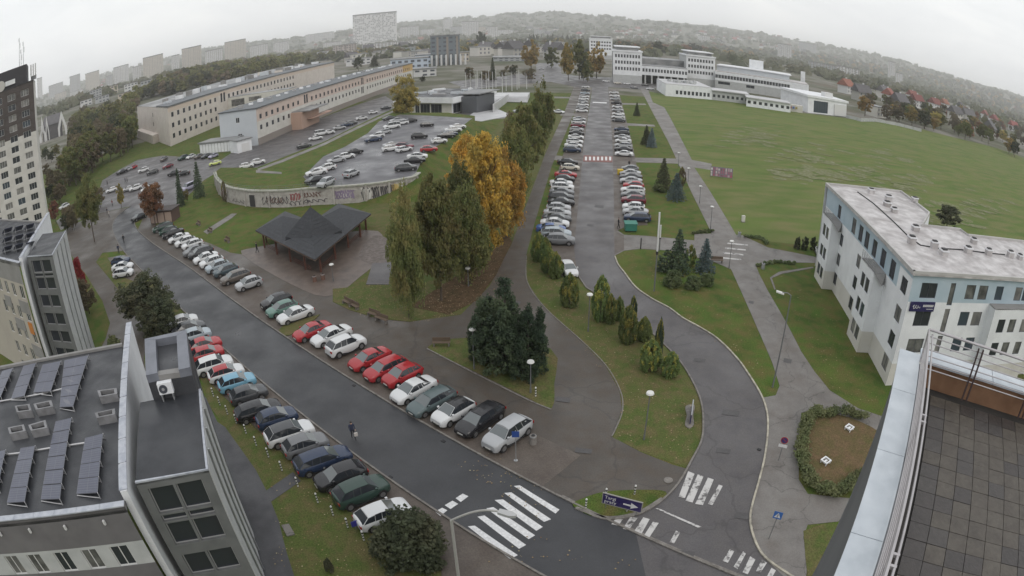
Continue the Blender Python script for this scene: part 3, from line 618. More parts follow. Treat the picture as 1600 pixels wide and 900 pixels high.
# ---- twin office buildings with sloping fin walls -----------------------------------
def office(near, label):
    if near:
        z = 12.0; TL, TR = at(212, 756, z), at(326, 735, z); capc = at(194, 790, z); capL = at(0, 814, z)
        ub = Vector((math.sin(math.radians(-27)), math.cos(math.radians(-27)), 0)); ux = Vector((ub.y, -ub.x, 0))
        front_dir = (flat(capL)-flat(capc)).normalized()
    else:
        z = 15.2; TL, TR = at(42, 402, z), at(82, 399, z); capc = at(29, 411, z); capL = at(0, 404, z)
        ub = Vector((math.sin(math.radians(-31)), math.cos(math.radians(-31)), 0)); ux = Vector((ub.y, -ub.x, 0))
        front_dir = (flat(capL)-flat(capc)).normalized()
    ux = (flat(TR)-flat(TL)).normalized()
    TL, TR, capc = flat(TL), flat(TR), flat(capc)
    tw = (TR-TL).length; back = dist(at(302, 612, z), TR) if near else dist(at(101, 362, z), TR)
    root = thing('office_building', (TL.x, TL.y, 0), label, 'building')
    # tower: front glazed, side plain light grey panels
    k = 1.0 if near else 4.6/tw
    fl = []
    zt = z-.45; mg = tw*.13; half = (tw-2*mg-.14)/2; hs = tw*.30; TOWERG = mat('tower_front_grey', (.13, .135, .135), .8, [(.105, .11, .11), (.15, .155, .155)], .4, .15, 20)
    ops = []
    k1 = 1.0 if near else .8
    rows = [(zt-1.75*k1, zt), (zt-2.35*k1, zt-1.88*k1), (zt-4.15*k1, zt-2.48*k1)]; zz = zt-4.95*k1
    while zz > 2.0: rows.append((zz-1.75*k1, zz)); zz -= 2.65*k1
    for a, b in rows:
        ops += [(mg, mg+half, a, b, 0), (mg+half+.14, tw-mg, a, b, 0)]
    facade(root, TL, TR, 0, z, ops, [TOWERG], frame=FRAMEG, depth=.25)
    bR = TR+ub*back; bL = TL+ub*back
    mb = MB(); n = 4
    for i in range(n):   # light wall panels with joints
        a = TR+ub*(back*i/n+.04); b = TR+ub*(back*(i+1)/n-.04)
        for j in range(4):
            part('panel', MB().obox((a.x, a.y, j*z/4+.04), b-a, ux*.05, (0, 0, z/4-.08)), [GREYLT], root)
    blank(root, TR, bR, 0, z, GREYPL)
    blank(root, bR, bL, 0, z, GREYPL)
    # dark glazed strip behind the side wall, towards the back
    part('roof', MB().prism([TL, TR, bR, bL], z-.12, z), [puddly(mat('new_black_roof_felt', (.032, .034, .040), .6, [(.040, .042, .048), (.026, .028, .033)], .35, .3, 14, fine=.12), .35, .3, .7)], root)
    part('roof_edge', strip([TL+Vector((0, 0, 0)), TR, bR], 0, .14, z, z+.10), [CAPM], root)
    for q in range(3):
        a = TR+ux*.12+ub*(back*(q+1)/4); part('downpipe', MB().tube((a.x, a.y, 0), (a.x, a.y, z-.1), .06, n=6), [STEEL], root)
    # fin wall with its capping, running back past the tower
    fz = z+.35
    F0 = capc+(TL-capc)*.45; E0 = flat(at(*((205, 503) if near else (77, 332)), fz))
    th = .42; fe = (E0-F0); Lf = fe.length; fu = fe/Lf; fn = Vector((-fu.y, fu.x, 0))
    if fn.x > 0: fn = -fn
    a, b = F0, E0
    part('fin_wall', MB().prism([a, b, b+fn*th, a+fn*th], 0, fz), [WPL], root)
    e = .05; npan = 9
    for i in range(npan):
        p0, p1 = a.lerp(b, i/npan+.003), a.lerp(b, (i+1)/npan-.003)
        part('cap_panel', MB().prism([p0-fn*e, p1-fn*e, p1+fn*(th+e), p0+fn*(th+e)], fz+.004, fz+.06), [CAPM], root)
    # main block left of the fin
    fd = front_dir; Lm = 22; F1 = capc+fd*Lm; B0 = flat(at(*((190, 537) if near else (66, 346)), z)); B1 = B0+(flat(at(*((0, 573) if near else (0, 383)), z))-B0).normalized()*Lm
    if not near: B1 = B0+fd*Lm
    rz = z-.25
    part('main_roof', MB().prism([capc, F1, B1, B0], rz-.2, rz), [BITUM], root)
    mb = MB()
    capw = .42
    nC = 14
    for i in range(nC):
        p0 = capc+fd*(Lm*i/nC+.01); p1 = capc+fd*(Lm*(i+1)/nC-.01); nn = Vector((-fd.y, fd.x, 0)); nn = nn if nn.dot(-capc) > 0 else -nn
        part('cap_panel', MB().obox((p0-nn*(capw-.06)).to_tuple()[:2]+(z-.02,), p1-p0, nn*capw, (0, 0, .07)), [CAPM], root)
    part('parapet', MB().prism([capc, F1, F1+fu*.36, capc+fu*.36], rz-.1, z-.03), [GREYPL], root)
    part('parapet', MB().prism([B0, B1, B1+fu*.3, B0+fu*.3], rz-.1, z-.05), [GREYPL], root)
    nn = Vector((-fd.y, fd.x, 0)); nn = nn if nn.dot(-capc) > 0 else -nn
    if near:
        gz = z-2.4
        ops = []
        bays = [(1.15, 2.35), (3.3, 4.4), (5.4, 6.5), (7.6, 8.7), (9.6, 10.7)]
        for a_, b_ in bays:
            for zf in (z-4.1, z-7.0, z-9.9): ops.append((a_, b_, zf, zf+1.5, 1))
        def zn(u, zz): return 0 if zz > gz else (1 if int((gz-zz)/1.45) % 2 == 0 else 0)
        facade(root, capc, F1, 0, z-.02, ops, [mat('dark_mauve_render', (.135, .13, .135), .85, [(.115, .11, .115), (.15, .145, .15)], .35, .15, 20), GREYLT], zn, FRAMEW, 1, splits=[('z', gz), ('z', gz-1.75), ('z', gz-2.9), ('z', gz-4.65), ('z', gz-5.8)])
        for (x, y) in ((163, 814), (102, 822), (47, 827), (1, 832)):
            d = Vector(ray(x, y)); P0 = capc; t = (P0-CAMV).dot(nn)/d.dot(nn); q = CAMV+d*t+nn*.12
            tag(obj('wall_lamp', MB().cbox((0, 0, -.14), (.13, .13, .28)).mesh('wall_lamp', [FRAMEW]), None, tuple(q)), {163: 'small white wall lamp nearest the fin on the near grey facade', 102: 'small white wall lamp second from the fin on the near grey facade', 47: 'small white wall lamp third from the fin on the near grey facade', 1: 'small white wall lamp at the left picture edge on the near facade'}[x], 'wall lamp', 'wall lamps on the near facade')
    else:
        ops = []
        for r_ in range(5):
            zf = z-4.3-2.75*r_
            for a_ in (.7+.2*r_*0, 3.6, 6.3, 9): ops.append((a_, a_+1.35, zf, zf+1.55, 1))
        ORG = mat('orange_panel', (.45, .17, .035), .8)
        facade(root, capc, F1, 0, z-.02, ops, [mat('cream_office_wall', (.40, .37, .32), .9, [(.36, .33, .29)], .3), GREYPL], lambda u, zz: 1 if zz > z-2.5 else 0, FRAMEW, 1, splits=[('z', z-2.5)])
        for (u0, u1, za, zb, mm) in ((.0+.25, 3.4, z-6.1, z-4.6, GREYPL), (3.6, 6.9, z-8.7, z-7.3, GREYPL), (.9, 2.2, z-8.6, z-7.2, ORG), (.1, 3.3, z-11.6, z-10.1, GREYPL), (6.5, 9, z-6.1, z-4.7, GREYPL)):
            part('infill_panel', MB().obox(((capc+fd*u0+nn*.0).x, (capc+fd*u0).y, za), fd*(u1-u0), nn*.08, (0, 0, zb-za)), [mm], root)
    # side wall under the fin
    return dict(root=root, z=z, rz=rz, ub=ub, ux=ux, TL=TL, TR=TR, capc=capc, fu=fu, fd=fd, tw=tw)
NEAR = office(True, 'near grey office building with solar panels on its flat dark roof')
FAR_OFF = office(False, 'cream office building with white sloping fin and one orange panel at left edge')
# penthouse with U shaped capping on the near tower
def penthouse():
    z0, z1 = NEAR['z'], NEAR['z']+1.7
    q = [flat(at(x, y, z1)) for x, y in ((226, 530), (291, 516), (296, 573), (278, 578), (245, 583), (241, 588), (227, 586))]
    A, B, Cc, G = flat(at(226, 530, z1)), flat(at(291, 516, z1)), flat(at(297, 574, z1)), flat(at(228, 587, z1))
    i0, i1, i2, i3 = flat(at(243, 531, z1)), flat(at(276, 525, z1)), flat(at(279, 578, z1)), flat(at(246, 583, z1))
    t = thing('roof_hatch_house', (A.x, A.y, z0), 'dark stair head with broad zinc rim on the near tower roof', 'roof structure')
    part('wall', MB().prism([A, B, Cc, G], 0, z1-.5), [BITUM], t)
    part('rim', MB().prism([A, i0, i3, G], z1-.52, z1+.02), [mat('dark_zinc_rim', (.17, .18, .21), .45, [(.13, .14, .165)], 1.2, .15, 8)], t)
    part('rim', MB().prism([i1, B, Cc, i2], z1-.52, z1+.02), [mat('dark_zinc_rim', (.17, .18, .21), .45, [(.13, .14, .165)], 1.2, .15, 8)], t)
    part('rim', MB().prism([A, B, i1, i0], z1-.5, z1+.03), [mat('dark_zinc_rim', (.17, .18, .21), .45, [(.13, .14, .165)], 1.2, .15, 8)], t)
    part('crossbeam', MB().prism([i3, i2, i2.lerp(i1, .12), i3.lerp(i0, .12)], z1-.5, z1-.15), [GREYPL], t)
    p = at(258, 603, z0+.9); u = (Cc-G).normalized(); rz = math.atan2(u.y, u.x)
    a = thing('air_conditioner', (p.x, p.y, z0+.35), 'white outdoor air conditioner with round fan beside the stair head', 'air conditioner')
    part('casing', MB().cbox((p.x, p.y, z0+.45), (1.0, .38, .75), rz), [WPL], a)
    nn = Vector((-u.y, u.x, 0)); nn = nn if nn.dot(-p) > 0 else -nn
    c = flat(p)-u*.15+nn*.2
    part('fan_grille', MB().tube((c.x, c.y, z0+.82), (c.x+nn.x*.03, c.y+nn.y*.03, z0+.82), .29, n=20), [FRAMEN], a)
    part('fan_hub', MB().tube((c.x, c.y, z0+.82), (c.x+nn.x*.05, c.y+nn.y*.05, z0+.82), .1, n=12), [FRAMEG], a)
    for k in (-.38, .38): part('foot', MB().cbox((p.x+u.x*k, p.y+u.y*k, z0), (.08, .4, .45), rz), [STEEL], a)
    # lattice mast lattice: handrail along the outer side of the tower roof
    R0 = NEAR['TR']; ub = NEAR['ub']
penthouse()
# solar panel rows
PANEL = mat('solar_cell_blue', (.060, .066, .100), .28, [(.072, .080, .120)], 1.0, spec=.6)
ALU = mat('aluminium_rail', (.50, .50, .51), .4, metal=.5)
def solar_row(tl, tr, br, bl, n, label):
    z = NEAR['rz']; a, b, c, d = [at(*q, z+.27) for q in (tl, tr, br, bl)]
    a.z += .0; root = thing('solar_panel_row', (a.x, a.y, z), label, 'solar panels', 'solar panel rows on the near roof')
    # right long edge raised on props, left one low
    for q in (b, c): q.z = z+.40
    for q in (a, d): q.z = z+.14
    for i in range(n):
        t0, t1 = i/n+.006, (i+1)/n-.006
        p = [a.lerp(d, t0), b.lerp(c, t0), b.lerp(c, t1), a.lerp(d, t1)]
        mb = MB(); mb.add(p+[q-Vector((0, 0, .04)) for q in p], [(0, 1, 2, 3), (7, 6, 5, 4), (0, 4, 5, 1), (1, 5, 6, 2), (2, 6, 7, 3), (3, 7, 4, 0)], 1)
        for k in range(6):
            s0, s1 = (k+.08)/6, (k+.92)/6
            for h0, h1 in ((.02, .49), (.51, .98)):
                qq = [p[0].lerp(p[1], h0).lerp(p[3].lerp(p[2], h0), s0), p[0].lerp(p[1], h1).lerp(p[3].lerp(p[2], h1), s0), p[0].lerp(p[1], h1).lerp(p[3].lerp(p[2], h1), s1), p[0].lerp(p[1], h0).lerp(p[3].lerp(p[2], h0), s1)]
                nrm = (p[1]-p[0]).cross(p[3]-p[0]).normalized(); nrm = nrm if nrm.z > 0 else -nrm
                mb.quad(*[x+nrm*.006 for x in qq], 0)
        part('panel', mb, [PANEL, mat('panel_frame_grey', (.15, .155, .18), .35)], root)
    for i in range(n+1):
        q = b.lerp(c, i/n); r_ = a.lerp(d, i/n)
        part('support', MB().tube((q.x, q.y, z), tuple(q), .035, n=5).tube((r_.x, r_.y, z+.06), (q.x, q.y, z+.06), .035, n=5), [ALU], root)
solar_row((100, 560), (139, 557), (115, 638), (92, 634), 5, 'solar panel row nearest the fin in the far group on near roof')
solar_row((66, 567), (96, 566), (80, 614), (51, 611), 3, 'short solar panel row second from the fin in the far group')
solar_row((36, 569), (57, 569), (39, 621), (16, 621), 3, 'short solar panel row third from the fin in the far group')
solar_row((3, 577), (21, 577), (2, 622), (-18, 622), 3, 'solar panel row of the far group cut by the left picture edge')
solar_row((86, 655), (113, 655), (95, 783), (62, 778), 6, 'longest solar panel row, second from the fin in the near group')
solar_row((132, 681), (162, 680), (154, 773), (118, 769), 4, 'four panel solar row closest to the fin and near parapet')
solar_row((31, 697), (56, 699), (40, 787), (9, 783), 4, 'solar panel row third from the fin in the near group')
solar_row((-12, 705), (10, 705), (-2, 765), (-28, 762), 4, 'solar panel row of the near group cut by the left picture edge')
for i, ((x0, y0), (x1, y1), lb) in enumerate([((0, 624), (64, 614), 'far group'), ((76, 614), (100, 607), 'far rows')]): pass
tag(obj('cable_duct', MB().path([at(*q, NEAR['rz']+.1) for q in ((-10, 712), (28, 708), (78, 700), (132, 692))], .06, 6).mesh('cable_duct', [ALU])), 'pale straight cable duct crossing under the near group of solar rows', 'cable duct')
tag(obj('cable_duct', MB().path([at(*q, NEAR['rz']+.1) for q in ((0, 627), (40, 620), (66, 615), (99, 607))], .06, 6).mesh('cable_duct', [ALU])), 'pale cable duct crossing under the far group of solar rows', 'cable duct')
def roof_trough(tl, tr, br, bl, label):
    z = NEAR['rz']; h = .55; p = [flat(at(*q, z+h)) for q in (tl, tr, br, bl)]; c = sum(p, Vector())/4
    t = thing('roof_light', (c.x, c.y, z), label, 'roof vent', 'low box vents on the near roof')
    inn = [c+(q-c)*.72 for q in p]
    for k in range(4):
        a, b = p[k], p[(k+1) % 4]; ia, ib = inn[k], inn[(k+1) % 4]
        part('side', MB().prism([a, b, ib, ia], z, z+h), [mat('vent_metal', (.22, .22, .23), .5, [(.15, .15, .155)], 2)], t)
    part('dark_opening', MB().prism(inn, z, z+h-.28), [DARK], t)  # near-black block painted in place of the shade inside the opening
roof_trough((23, 634), (46, 631), (49, 641), (26, 644), 'low dark box vent left one of the farther pair left of longest row')
roof_trough((52, 631), (80, 625), (83, 635), (56, 640), 'low dark box vent right one of the farther pair near solar rows')
roof_trough((12, 668), (37, 663), (40, 673), (15, 678), 'low dark box vent left one of the nearer pair near solar rows')
roof_trough((44, 664), (71, 656), (74, 668), (48, 673), 'low dark box vent right one of the nearer pair near solar rows')
roof_trough((152, 610), (182, 606), (183, 615), (155, 620), 'low dark box vent touching the fin wall, farther of two')
roof_trough((148, 645), (179, 638), (180, 647), (151, 653), 'low dark box vent touching the fin wall, nearer of two')

# ---- terrace of the camera's own building (bottom right) ---------------------------
def terrace():
    hc, hf, hr = 5.3, 5.9, 4.6
    zc, zf, zr = CAM_H-hc, CAM_H-hf, CAM_H-hr
    a = math.radians(39); n = Vector((math.cos(a), -math.sin(a), 0)); t = Vector((math.sin(a), math.cos(a), 0))
    def W(x, y, z): v = n*x+t*y; return Vector((v.x, v.y, z))
    x0, x1 = .112*hc, .201*hc; xr = .236*hr
    t_end = 11.72
    root = thing('terrace_building', tuple(W(x0, 0, 0)), 'building with brown tiled roof terrace, white parapet and steel railing at lower right', 'building')
    WH = mat('white_sheet_cap', (.46, .50, .54), .35, [(.38, .42, .46), (.52, .56, .60)], 1.2, .15, 6)
    xi = xr+.02
    for i in range(7):
        y0, y1 = -2+i*2.0, min(-2+(i+1)*2.0-.012, t_end)
        part('cap_sheet', MB().obox(W(x0-.05, y0, zc-.05), W(x1-x0+.05, 0, 0), W(0, y1-y0, 0), (0, 0, .06)), [WH], root)
    part('wall', MB().obox(W(x0, -3, 8), W(x1-x0+.06, 0, 0), W(0, t_end+3-.3, 0), (0, 0, zc-.052-8)), [mat('dark_facade_sheet', (.10, .105, .115), .5, [(.13, .135, .145)], .5)], root)
    part('wall', MB().obox(W(x0-.005, -3, 0), W(1.8, 0, 0), W(0, t_end+2.6, 0), (0, 0, 7.99)), [GREYPL], root)
    part('ledge', MB().obox(W(x0-.5, 4.2, 15), W(.5, 0, 0), W(0, 5, 0), (0, 0, .3)), [WPL], root)
    SL = mat('brushed_steel', (.45, .43, .44), .35, [(.38, .36, .37)], 3, metal=.5)
    # inner face of the west parapet
    part('inner_wall', MB().obox(W(x1+.065, -3, zf-.3), W(.12, 0, 0), W(0, t_end+2.6, 0), (0, 0, hf-hc+.2)), [mat('dark_plum_wall', (.07, .055, .06), .7)], root)
    # far parapet with orange-brown inner face and white cap
    part('far_wall', MB().obox(W(x1+.2, t_end-.10, zf-.4), W(9, 0, 0), W(0, .42, 0), (0, 0, hf-hc+.32)), [mat('terracotta_render', (.21, .11, .06), .8, [(.15, .08, .045), (.25, .14, .08)], 1.2, .2, 10)], root)
    for i in range(5):
        part('cap_sheet', MB().obox(W(x1+.005+i*2.0, t_end-.42+.25, zc-.07), W(1.985, 0, 0), W(0, .52, 0), (0, 0, .07)), [WH], root)
    # slab and tiles
    part('slab', MB().obox(W(x1+.19, -3, zf-.35), W(9, 0, 0), W(0, t_end+2.9, 0), (0, 0, .33)), [mat('joint_mortar', (.03, .028, .026), .9)], root)
    tiles = [mat('terrace_tile_brown', (.070, .060, .050), .55, [(.055, .047, .040), (.085, .075, .062)], 1.6, .3, 14, fine=.15), mat('terrace_tile_dark', (.052, .045, .042), .45, [(.042, .037, .035)], 1.6, .3, 14, fine=.15), mat('terrace_tile_grey', (.062, .056, .052), .5, [(.05, .045, .043)], 1.6, .3, 14, fine=.15)]
    me = []
    for m_ in tiles:
        me.append(MB().obox((0, 0, 0), n*.388, t*.388, (0, 0, .03)).mesh('paver', [m_]))
    cnt = 0; rl = root.location
    for i in range(17):
        for j in range(34):
            x, y = .334*hf-4*.4+.0065+i*.4, 1.711*hf+.02-j*.4+.0065+1.2
            if x < x1+.2 or y > t_end-.5 or y < .3: continue
            # keep those the picture shows
            v = W(x+.2, y+.2, zf)
            d = v-CAMV
            if cnt < 300 and d.normalized().z > -.97:
                p = W(x, y, zf-.02+random.uniform(-.003, .003)); obj('paver', random.choices(me, (6, 3, 2))[0], root, tuple(p-rl)); cnt += 1
    # railings: west
    def rail(p, q, r_, nm='rail', m_=SL): part(nm, MB().tube(p, q, r_, n=8), [m_], root)
    rail(W(xr, -2.5, zr), W(xr, t_end-.35, zr), .028, 'top_rail')
    for k in range(5):
        z = zr-.13-.12*k; rail(W(xr, -2.5, z), W(xr, t_end-.35, z), .012)
    rail(W(.257*hr, -2.5, zr-.03), W(.257*hr, t_end-.42, zr-.03), .022, 'hand_rail')
    PO = mat('dark_brown_post', (.055, .035, .035), .6)
    for y in (-1.2, 1.9, 5.0, 8.1):
        for e in (-.07, .07):
            part('bracket', MB().obox(W(xr+.0, y+e*1.4-.02, zr-.06), W(.12, 0, 0), W(0, .04, 0), (0, 0, .05)), [SL], root)
            part('post', MB().obox(W(xr+.02, y+e-.012, zf-.1), W(.05, 0, 0), W(0, .025, 0), (0, 0, hf-hr)), [PO], root)
    # far railing
    yr = t_end-.42+.1
    rail(W(xr, yr, zr+.02), W(xr+9, yr, zr+.02), .028, 'top_rail')
    for k in range(6):
        z = zr-.12-.135*k; rail(W(xr, yr, z), W(xr+9, yr, z), .013)
    rail(W(xr, yr, zc), W(xr, yr, zr+.02), .03, 'corner_post')
    for x in (xr+1.35, xr+3.0, xr+4.65, xr+6.3):
        for e in (-.06, .06):
            part('post', MB().obox(W(x+e-.018, yr-.09, zf+.1), W(.036, 0, 0), W(0, .05, 0), (0, 0, hf-hr-.12)), [PO], root)
terrace()

# ---- high-rise at the left edge ------------------------------------------------------
def tower():
    P = at(75, 345); a = math.radians(46.2); u = -Vector((math.sin(a), math.cos(a), 0))   # runs to the left from the visible corner
    P = flat(P); L = 34; Ztop = 39.6; zc = 25.6
    root = thing('tower_block', tuple(P), 'tall block, cream below and dark brown above, at the left picture edge', 'building')
    ops = []
    for k in range(13):
        zf = 1.2+2.9*k
        for i in range(7):
            c = 3.1+4.6*i; ops.append((c-1.3, c+1.3, zf, zf+1.75, 1+(i % 2 == 0)))
    ops = [o for o in ops if o[3] < Ztop-.8]
    facade(root, P, P+u*L, 0, Ztop, ops, [mat('tower_pale_plaster', (.50, .485, .455), .9, [(.45, .435, .41), (.54, .525, .50)], .2, .1, 30), DBROWN], lambda uu, z: 1 if z > zc-.2+ (1.6 if uu > 5 and False else 0) else 0, FRAMEW, 1, splits=[('z', zc-.2)], depth=.2)
    nn = Vector((u.y, -u.x, 0)); nn = nn if nn.dot(-P) < 0 else -nn
    blank(root, P, P+nn*14, 0, Ztop, PALEC)
    part('roof', MB().prism([P, P+u*L, P+u*L+nn*14, P+nn*14], Ztop-.3, Ztop+.1), [BITUM], root)
    q = P+u*2.2+nn*.4
    part('attic', MB().prism([q, q+u*26, q+u*26+nn*10, q+nn*10], Ztop+.1, Ztop+5.2), [mat('near_black_cladding', (.035, .033, .04), .7)], root)
    # round emblem and white board on the attic front
    f = -nn
    c = P+u*11.2+Vector((0, 0, Ztop+1.4)); part('emblem', MB().tube(c-nn*.0, c+f*.25, 1.5, n=24), [mat('emblem_grey', (.45, .44, .42), .6)], root)
    c2 = P+u*6.2+Vector((0, 0, Ztop+.9)); part('name_board', MB().obox(c2, u*3.4, f*.2, (0, 0, 1.3)), [WPL], root)
    for k, (du, h) in enumerate(((3.2, 7), (4.6, 8.5), (4.0, 5))):
        b = q+u*(du-2.0)+nn*2; bz = Ztop+5.2
        t = thing('antenna_mast', (b.x, b.y, bz), ['thin antenna mast on the tower block, nearest its corner', 'tallest thin antenna mast on the tower block roof', 'short antenna mast between two taller ones on the tower block'][k], 'antenna')
        part('pole', MB().tube((b.x, b.y, bz), (b.x, b.y, bz+h), .09, .05, 6), [STEEL], t)
        for j in range(3): part('aerial', MB().tube((b.x+.35*(j-1), b.y, bz+h-1.2-j), (b.x+.35*(j-1), b.y, bz+h-.1-j*.8), .07, n=5), [FRAMEG], t)
    b = P+u*.8+nn*1.5
    t = thing('telecom_rack', (b.x, b.y, Ztop+.1), 'pale panel antennas on a frame at the tower block corner', 'antenna')
    for j in range(3): part('panel_antenna', MB().cbox((b.x+j*.9, b.y+j*.2, Ztop+1.2), (.4, .25, 3.4)), [FRAMEW], t)
    part('frame', MB().cbox((b.x+.9, b.y+.3, Ztop+.1), (2.6, .12, 1.2)), [STEEL], t)
tower()

# ---- long school-like buildings --------------------------------------------------------
def long_blocks():
    # front one (peach), gable faces us
    z = 12.4
    A = flat(at(342, 178, z)); B = flat(at(400, 170, z)); Cc = flat(at(640, 100, z)); u = (Cc-B).normalized(); L = 215.0
    ga = (A-B).normalized(); gl = (A-B).length
    root = thing('long_peach_building', tuple(B), 'long low building with peach upper wall, dark flat roof and bluish gable end', 'building')
    ops = []
    n1 = 46
    for i in range(n1):
        c = 3+i*(L-8)/n1
        for k, zf in enumerate((8.6, 4.9)):
            if 24 < i*4.4 < 38 and k == 1: continue
            ops.append((c-.85, c+.85, zf, zf+1.6))
    ops = [o for o in ops if not any(abs((o[0]+o[1])/2-s) < 4.0 for s in (42, 112))]
    for s in (42, 112):
        ops += [(s-1.9, s-.3, 8.2, 11.6), (s+.3, s+1.9, 8.2, 11.6)]
    ops += [(110.1, 111.7, 3.6, 7), (112.3, 113.9, 3.6, 7)]
    facade(root, B, B+u*L, 0, z, ops, [PALEC, PEACH, mat('ochre_plaster', (.50, .34, .15), .9)], lambda uu, zz: (1 if zz > 7.9 and uu < 190 else 2 if uu > 190 else 0) if zz > 7.7 else 0, FRAMEN, far=True, splits=[('z', 7.9), ('z', 7.7), ('u', 190)])
    facade(root, B, A, 0, z, [(gl*.5-.8, gl*.5+.8, 8.3, 10.2), (gl*.46-.9, gl*.46+.9, 1.9, 4.6)], [ICE], None, FRAMEW, far=True)
    e = Vector((u.y, -u.x, 0))
    R = [B-ga*.4-u*.3, A+ga*.3-u*.3, A+ga*.3+u*L, B-ga*.4+u*L]
    part('roof', MB().prism(R, z-.05, z+.35), [mat('dark_slate_roof', (.085, .095, .105), .6, [(.10, .11, .12)], .3)], root)
    # roof clutter: pale vents in a line
    for i in range(26):
        p = B+ga*gl*.62+u*(6+i*7.6); part('roof_vent', MB().cbox((p.x, p.y, z+.35), (random.uniform(1, 2.2), random.uniform(1, 2.4), random.uniform(.5, 1.1)), random.random()), [WPL if i % 3 else FRAMEG], root)
    # entrance annex
    p = B+u*27; q = B+u*44; nn = Vector((u.y, -u.x, 0)); nn = nn if nn.x > 0 else -nn
    part('entrance_block', MB().prism([p, q, q+nn*4.5, p+nn*4.5], 0, 6.4), [mat('salmon_plaster', (.42, .29, .23), .9)], root)
    part('canopy', MB().prism([p+u*1, q+u*3, q+u*3+nn*7.5, p+u*1+nn*7.5], 6.41, 6.8), [ROOFG], root)
    part('canopy', MB().prism([p+u*5+nn*4.6, q+u*8+nn*4.6, q+u*8+nn*7, p+u*5+nn*7], 3.0, 3.3), [mat('salmon_trim', (.45, .30, .24), .8)], root)
    part('plinth', MB().prism([B+nn*.05, B+u*L+nn*.05, B+u*L+nn*.3, B+nn*.3], 0, 2.3), [mat('greyish_plinth', (.24, .21, .19), .9)], root)
    # rear one (cream, three storeys)
    z = 16.4
    A = flat(at(214, 165, z)); B = flat(at(262, 168, z)); Cc = flat(at(525, 97, z)); u = (Cc-B).normalized(); L = 235.0
    ga = (A-B).normalized(); gl = 24.0; A = B+ga*gl
    A = flat(at(214, 166, z)); ga = (A-B).normalized(); gl = (A-B).length
    root = thing('long_cream_building', tuple(B), 'long three storey cream building with cluttered dark roof behind the peach one', 'building')
    ops = []
    for i in range(30):
        c = 3.5+i*5.0
        for zf in (11.9, 7.4, 2.9): ops.append((c-1.0, c+1.0, zf, zf+2.0))
    ops = [o for o in ops if abs((o[0]+o[1])/2-52) > 4]+[(49.2, 51.2, 10.8, 15.2), (52.3, 54.3, 10.8, 15.2)]
    facade(root, B, B+u*L, 0, z, ops, [CREAM, mat('orange_cream_plaster', (.55, .46, .39), .9)], lambda uu, zz: 1 if zz > 14.3 else 0, FRAMEN, far=True, splits=[('z', 14.3)])
    facade(root, B, A, 0, z, [(gl*.42-1, gl*.42+1, zf, zf+2.2) for zf in (11.3, 6.8, 2.4)], [CREAM], None, FRAMEW, far=True)
    R = [B, A, A+u*L, B+u*L]
    part('roof', MB().prism([B+u*.1, B+u*L, B+u*L+ga*gl*.3, B+ga*gl*.3], z, z+.5), [mat('dark_slate_roof', (.085, .095, .105), .6)], root)
    part('roof', MB().prism(R, z-.4, z-.03), [ROOFG], root)
    for i in range(34):
        p = B+ga*gl*random.uniform(.2, .5)+u*(8+i*6.6); part('roof_vent', MB().cbox((p.x, p.y, z+.1), (random.uniform(2, 6), random.uniform(1.5, 3), random.uniform(1.2, 3.0)), random.uniform(-.5, .5)), [random.choice([WPL, ROOFG, ICE, CREAM, GREYPL])], root)
    # porch at the gable
    p = A+(B-A)*.12; q = A+(B-A)*.7; nn = -u
    part('porch', MB().prism([p, q, q+nn*5, p+nn*5], 0, 4.0), [CREAM], root)
    # link between the two
    a0 = flat(at(330, 228)); a1 = flat(at(352, 208)); 
    b0 = B+u*57; e = Vector((u.y, -u.x, 0)); e = e if e.x > 0 else -e
    lk = thing('link_building', (b0.x, b0.y, 0), 'pale glazed link wing joining the two long buildings', 'building')
    facade(lk, b0, b0+e*34, 0, 11.8, [(2, 9.5, 7.2, 10.6, 3), (12, 19, 8.6, 10.6, 3), (2, 9.5, 1.8, 5.4, 3)], [PALEC], None, FRAMEN)
    part('roof', MB().prism([b0, b0+e*34, b0+e*34+u*10, b0+u*10], 11.8, 12.0), [ROOFG], lk)
    # bin sheds in front of the gable
    s = at(313, 241); s1 = at(366, 236); uu = (flat(s1)-flat(s)).normalized(); back = Vector((-uu.y, uu.x, 0)); l1 = dist(s, s1)
    sh = thing('bin_shed', (s.x, s.y, 0), 'white slatted shed with dark flat roof beside the bluish gable', 'shed')
    part('wall', MB().prism([flat(s), flat(s1), flat(s1)+back*7, flat(s)+back*7], 0, 3.6), [GREYLT], sh)
    for i in range(11):
        p = flat(s)+uu*(l1*(i+.12)/11)-back*.08; part('slat_panel', MB().obox((p.x, p.y, .15), uu*(l1*.8/11), back*.06, (0, 0, 3.1)), [WPL], sh)
    part('roof', MB().prism([flat(s)-back*.5-uu*.4, flat(s1)-back*.5+uu*.4, flat(s1)+back*7, flat(s)+back*7], 3.6, 4.0), [ROOFG], sh)
    s = at(372, 240); s1 = at(394, 234); uu = (flat(s1)-flat(s)).normalized(); back = Vector((-uu.y, uu.x, 0))
    k = thing('transformer_hut', (s.x, s.y, 0), 'small white flat roofed hut at the right end of the slatted shed', 'hut')
    part('wall', MB().prism([flat(s), flat(s1), flat(s1)+back*6, flat(s)+back*6], 0, 3.9), [WPL], k)
    part('door', MB().obox(tuple((flat(s)+uu*1.5-back*.05).to_2d())+(.1,), uu*3, back*.04, (0, 0, 2.6)), [FRAMEW], k)
    part('roof', MB().prism([flat(s)-back*.4-uu*.4, flat(s1)-back*.4+uu*.4, flat(s1)+back*6, flat(s)+back*6], 3.9, 4.2), [ROOFG], k)
long_blocks()

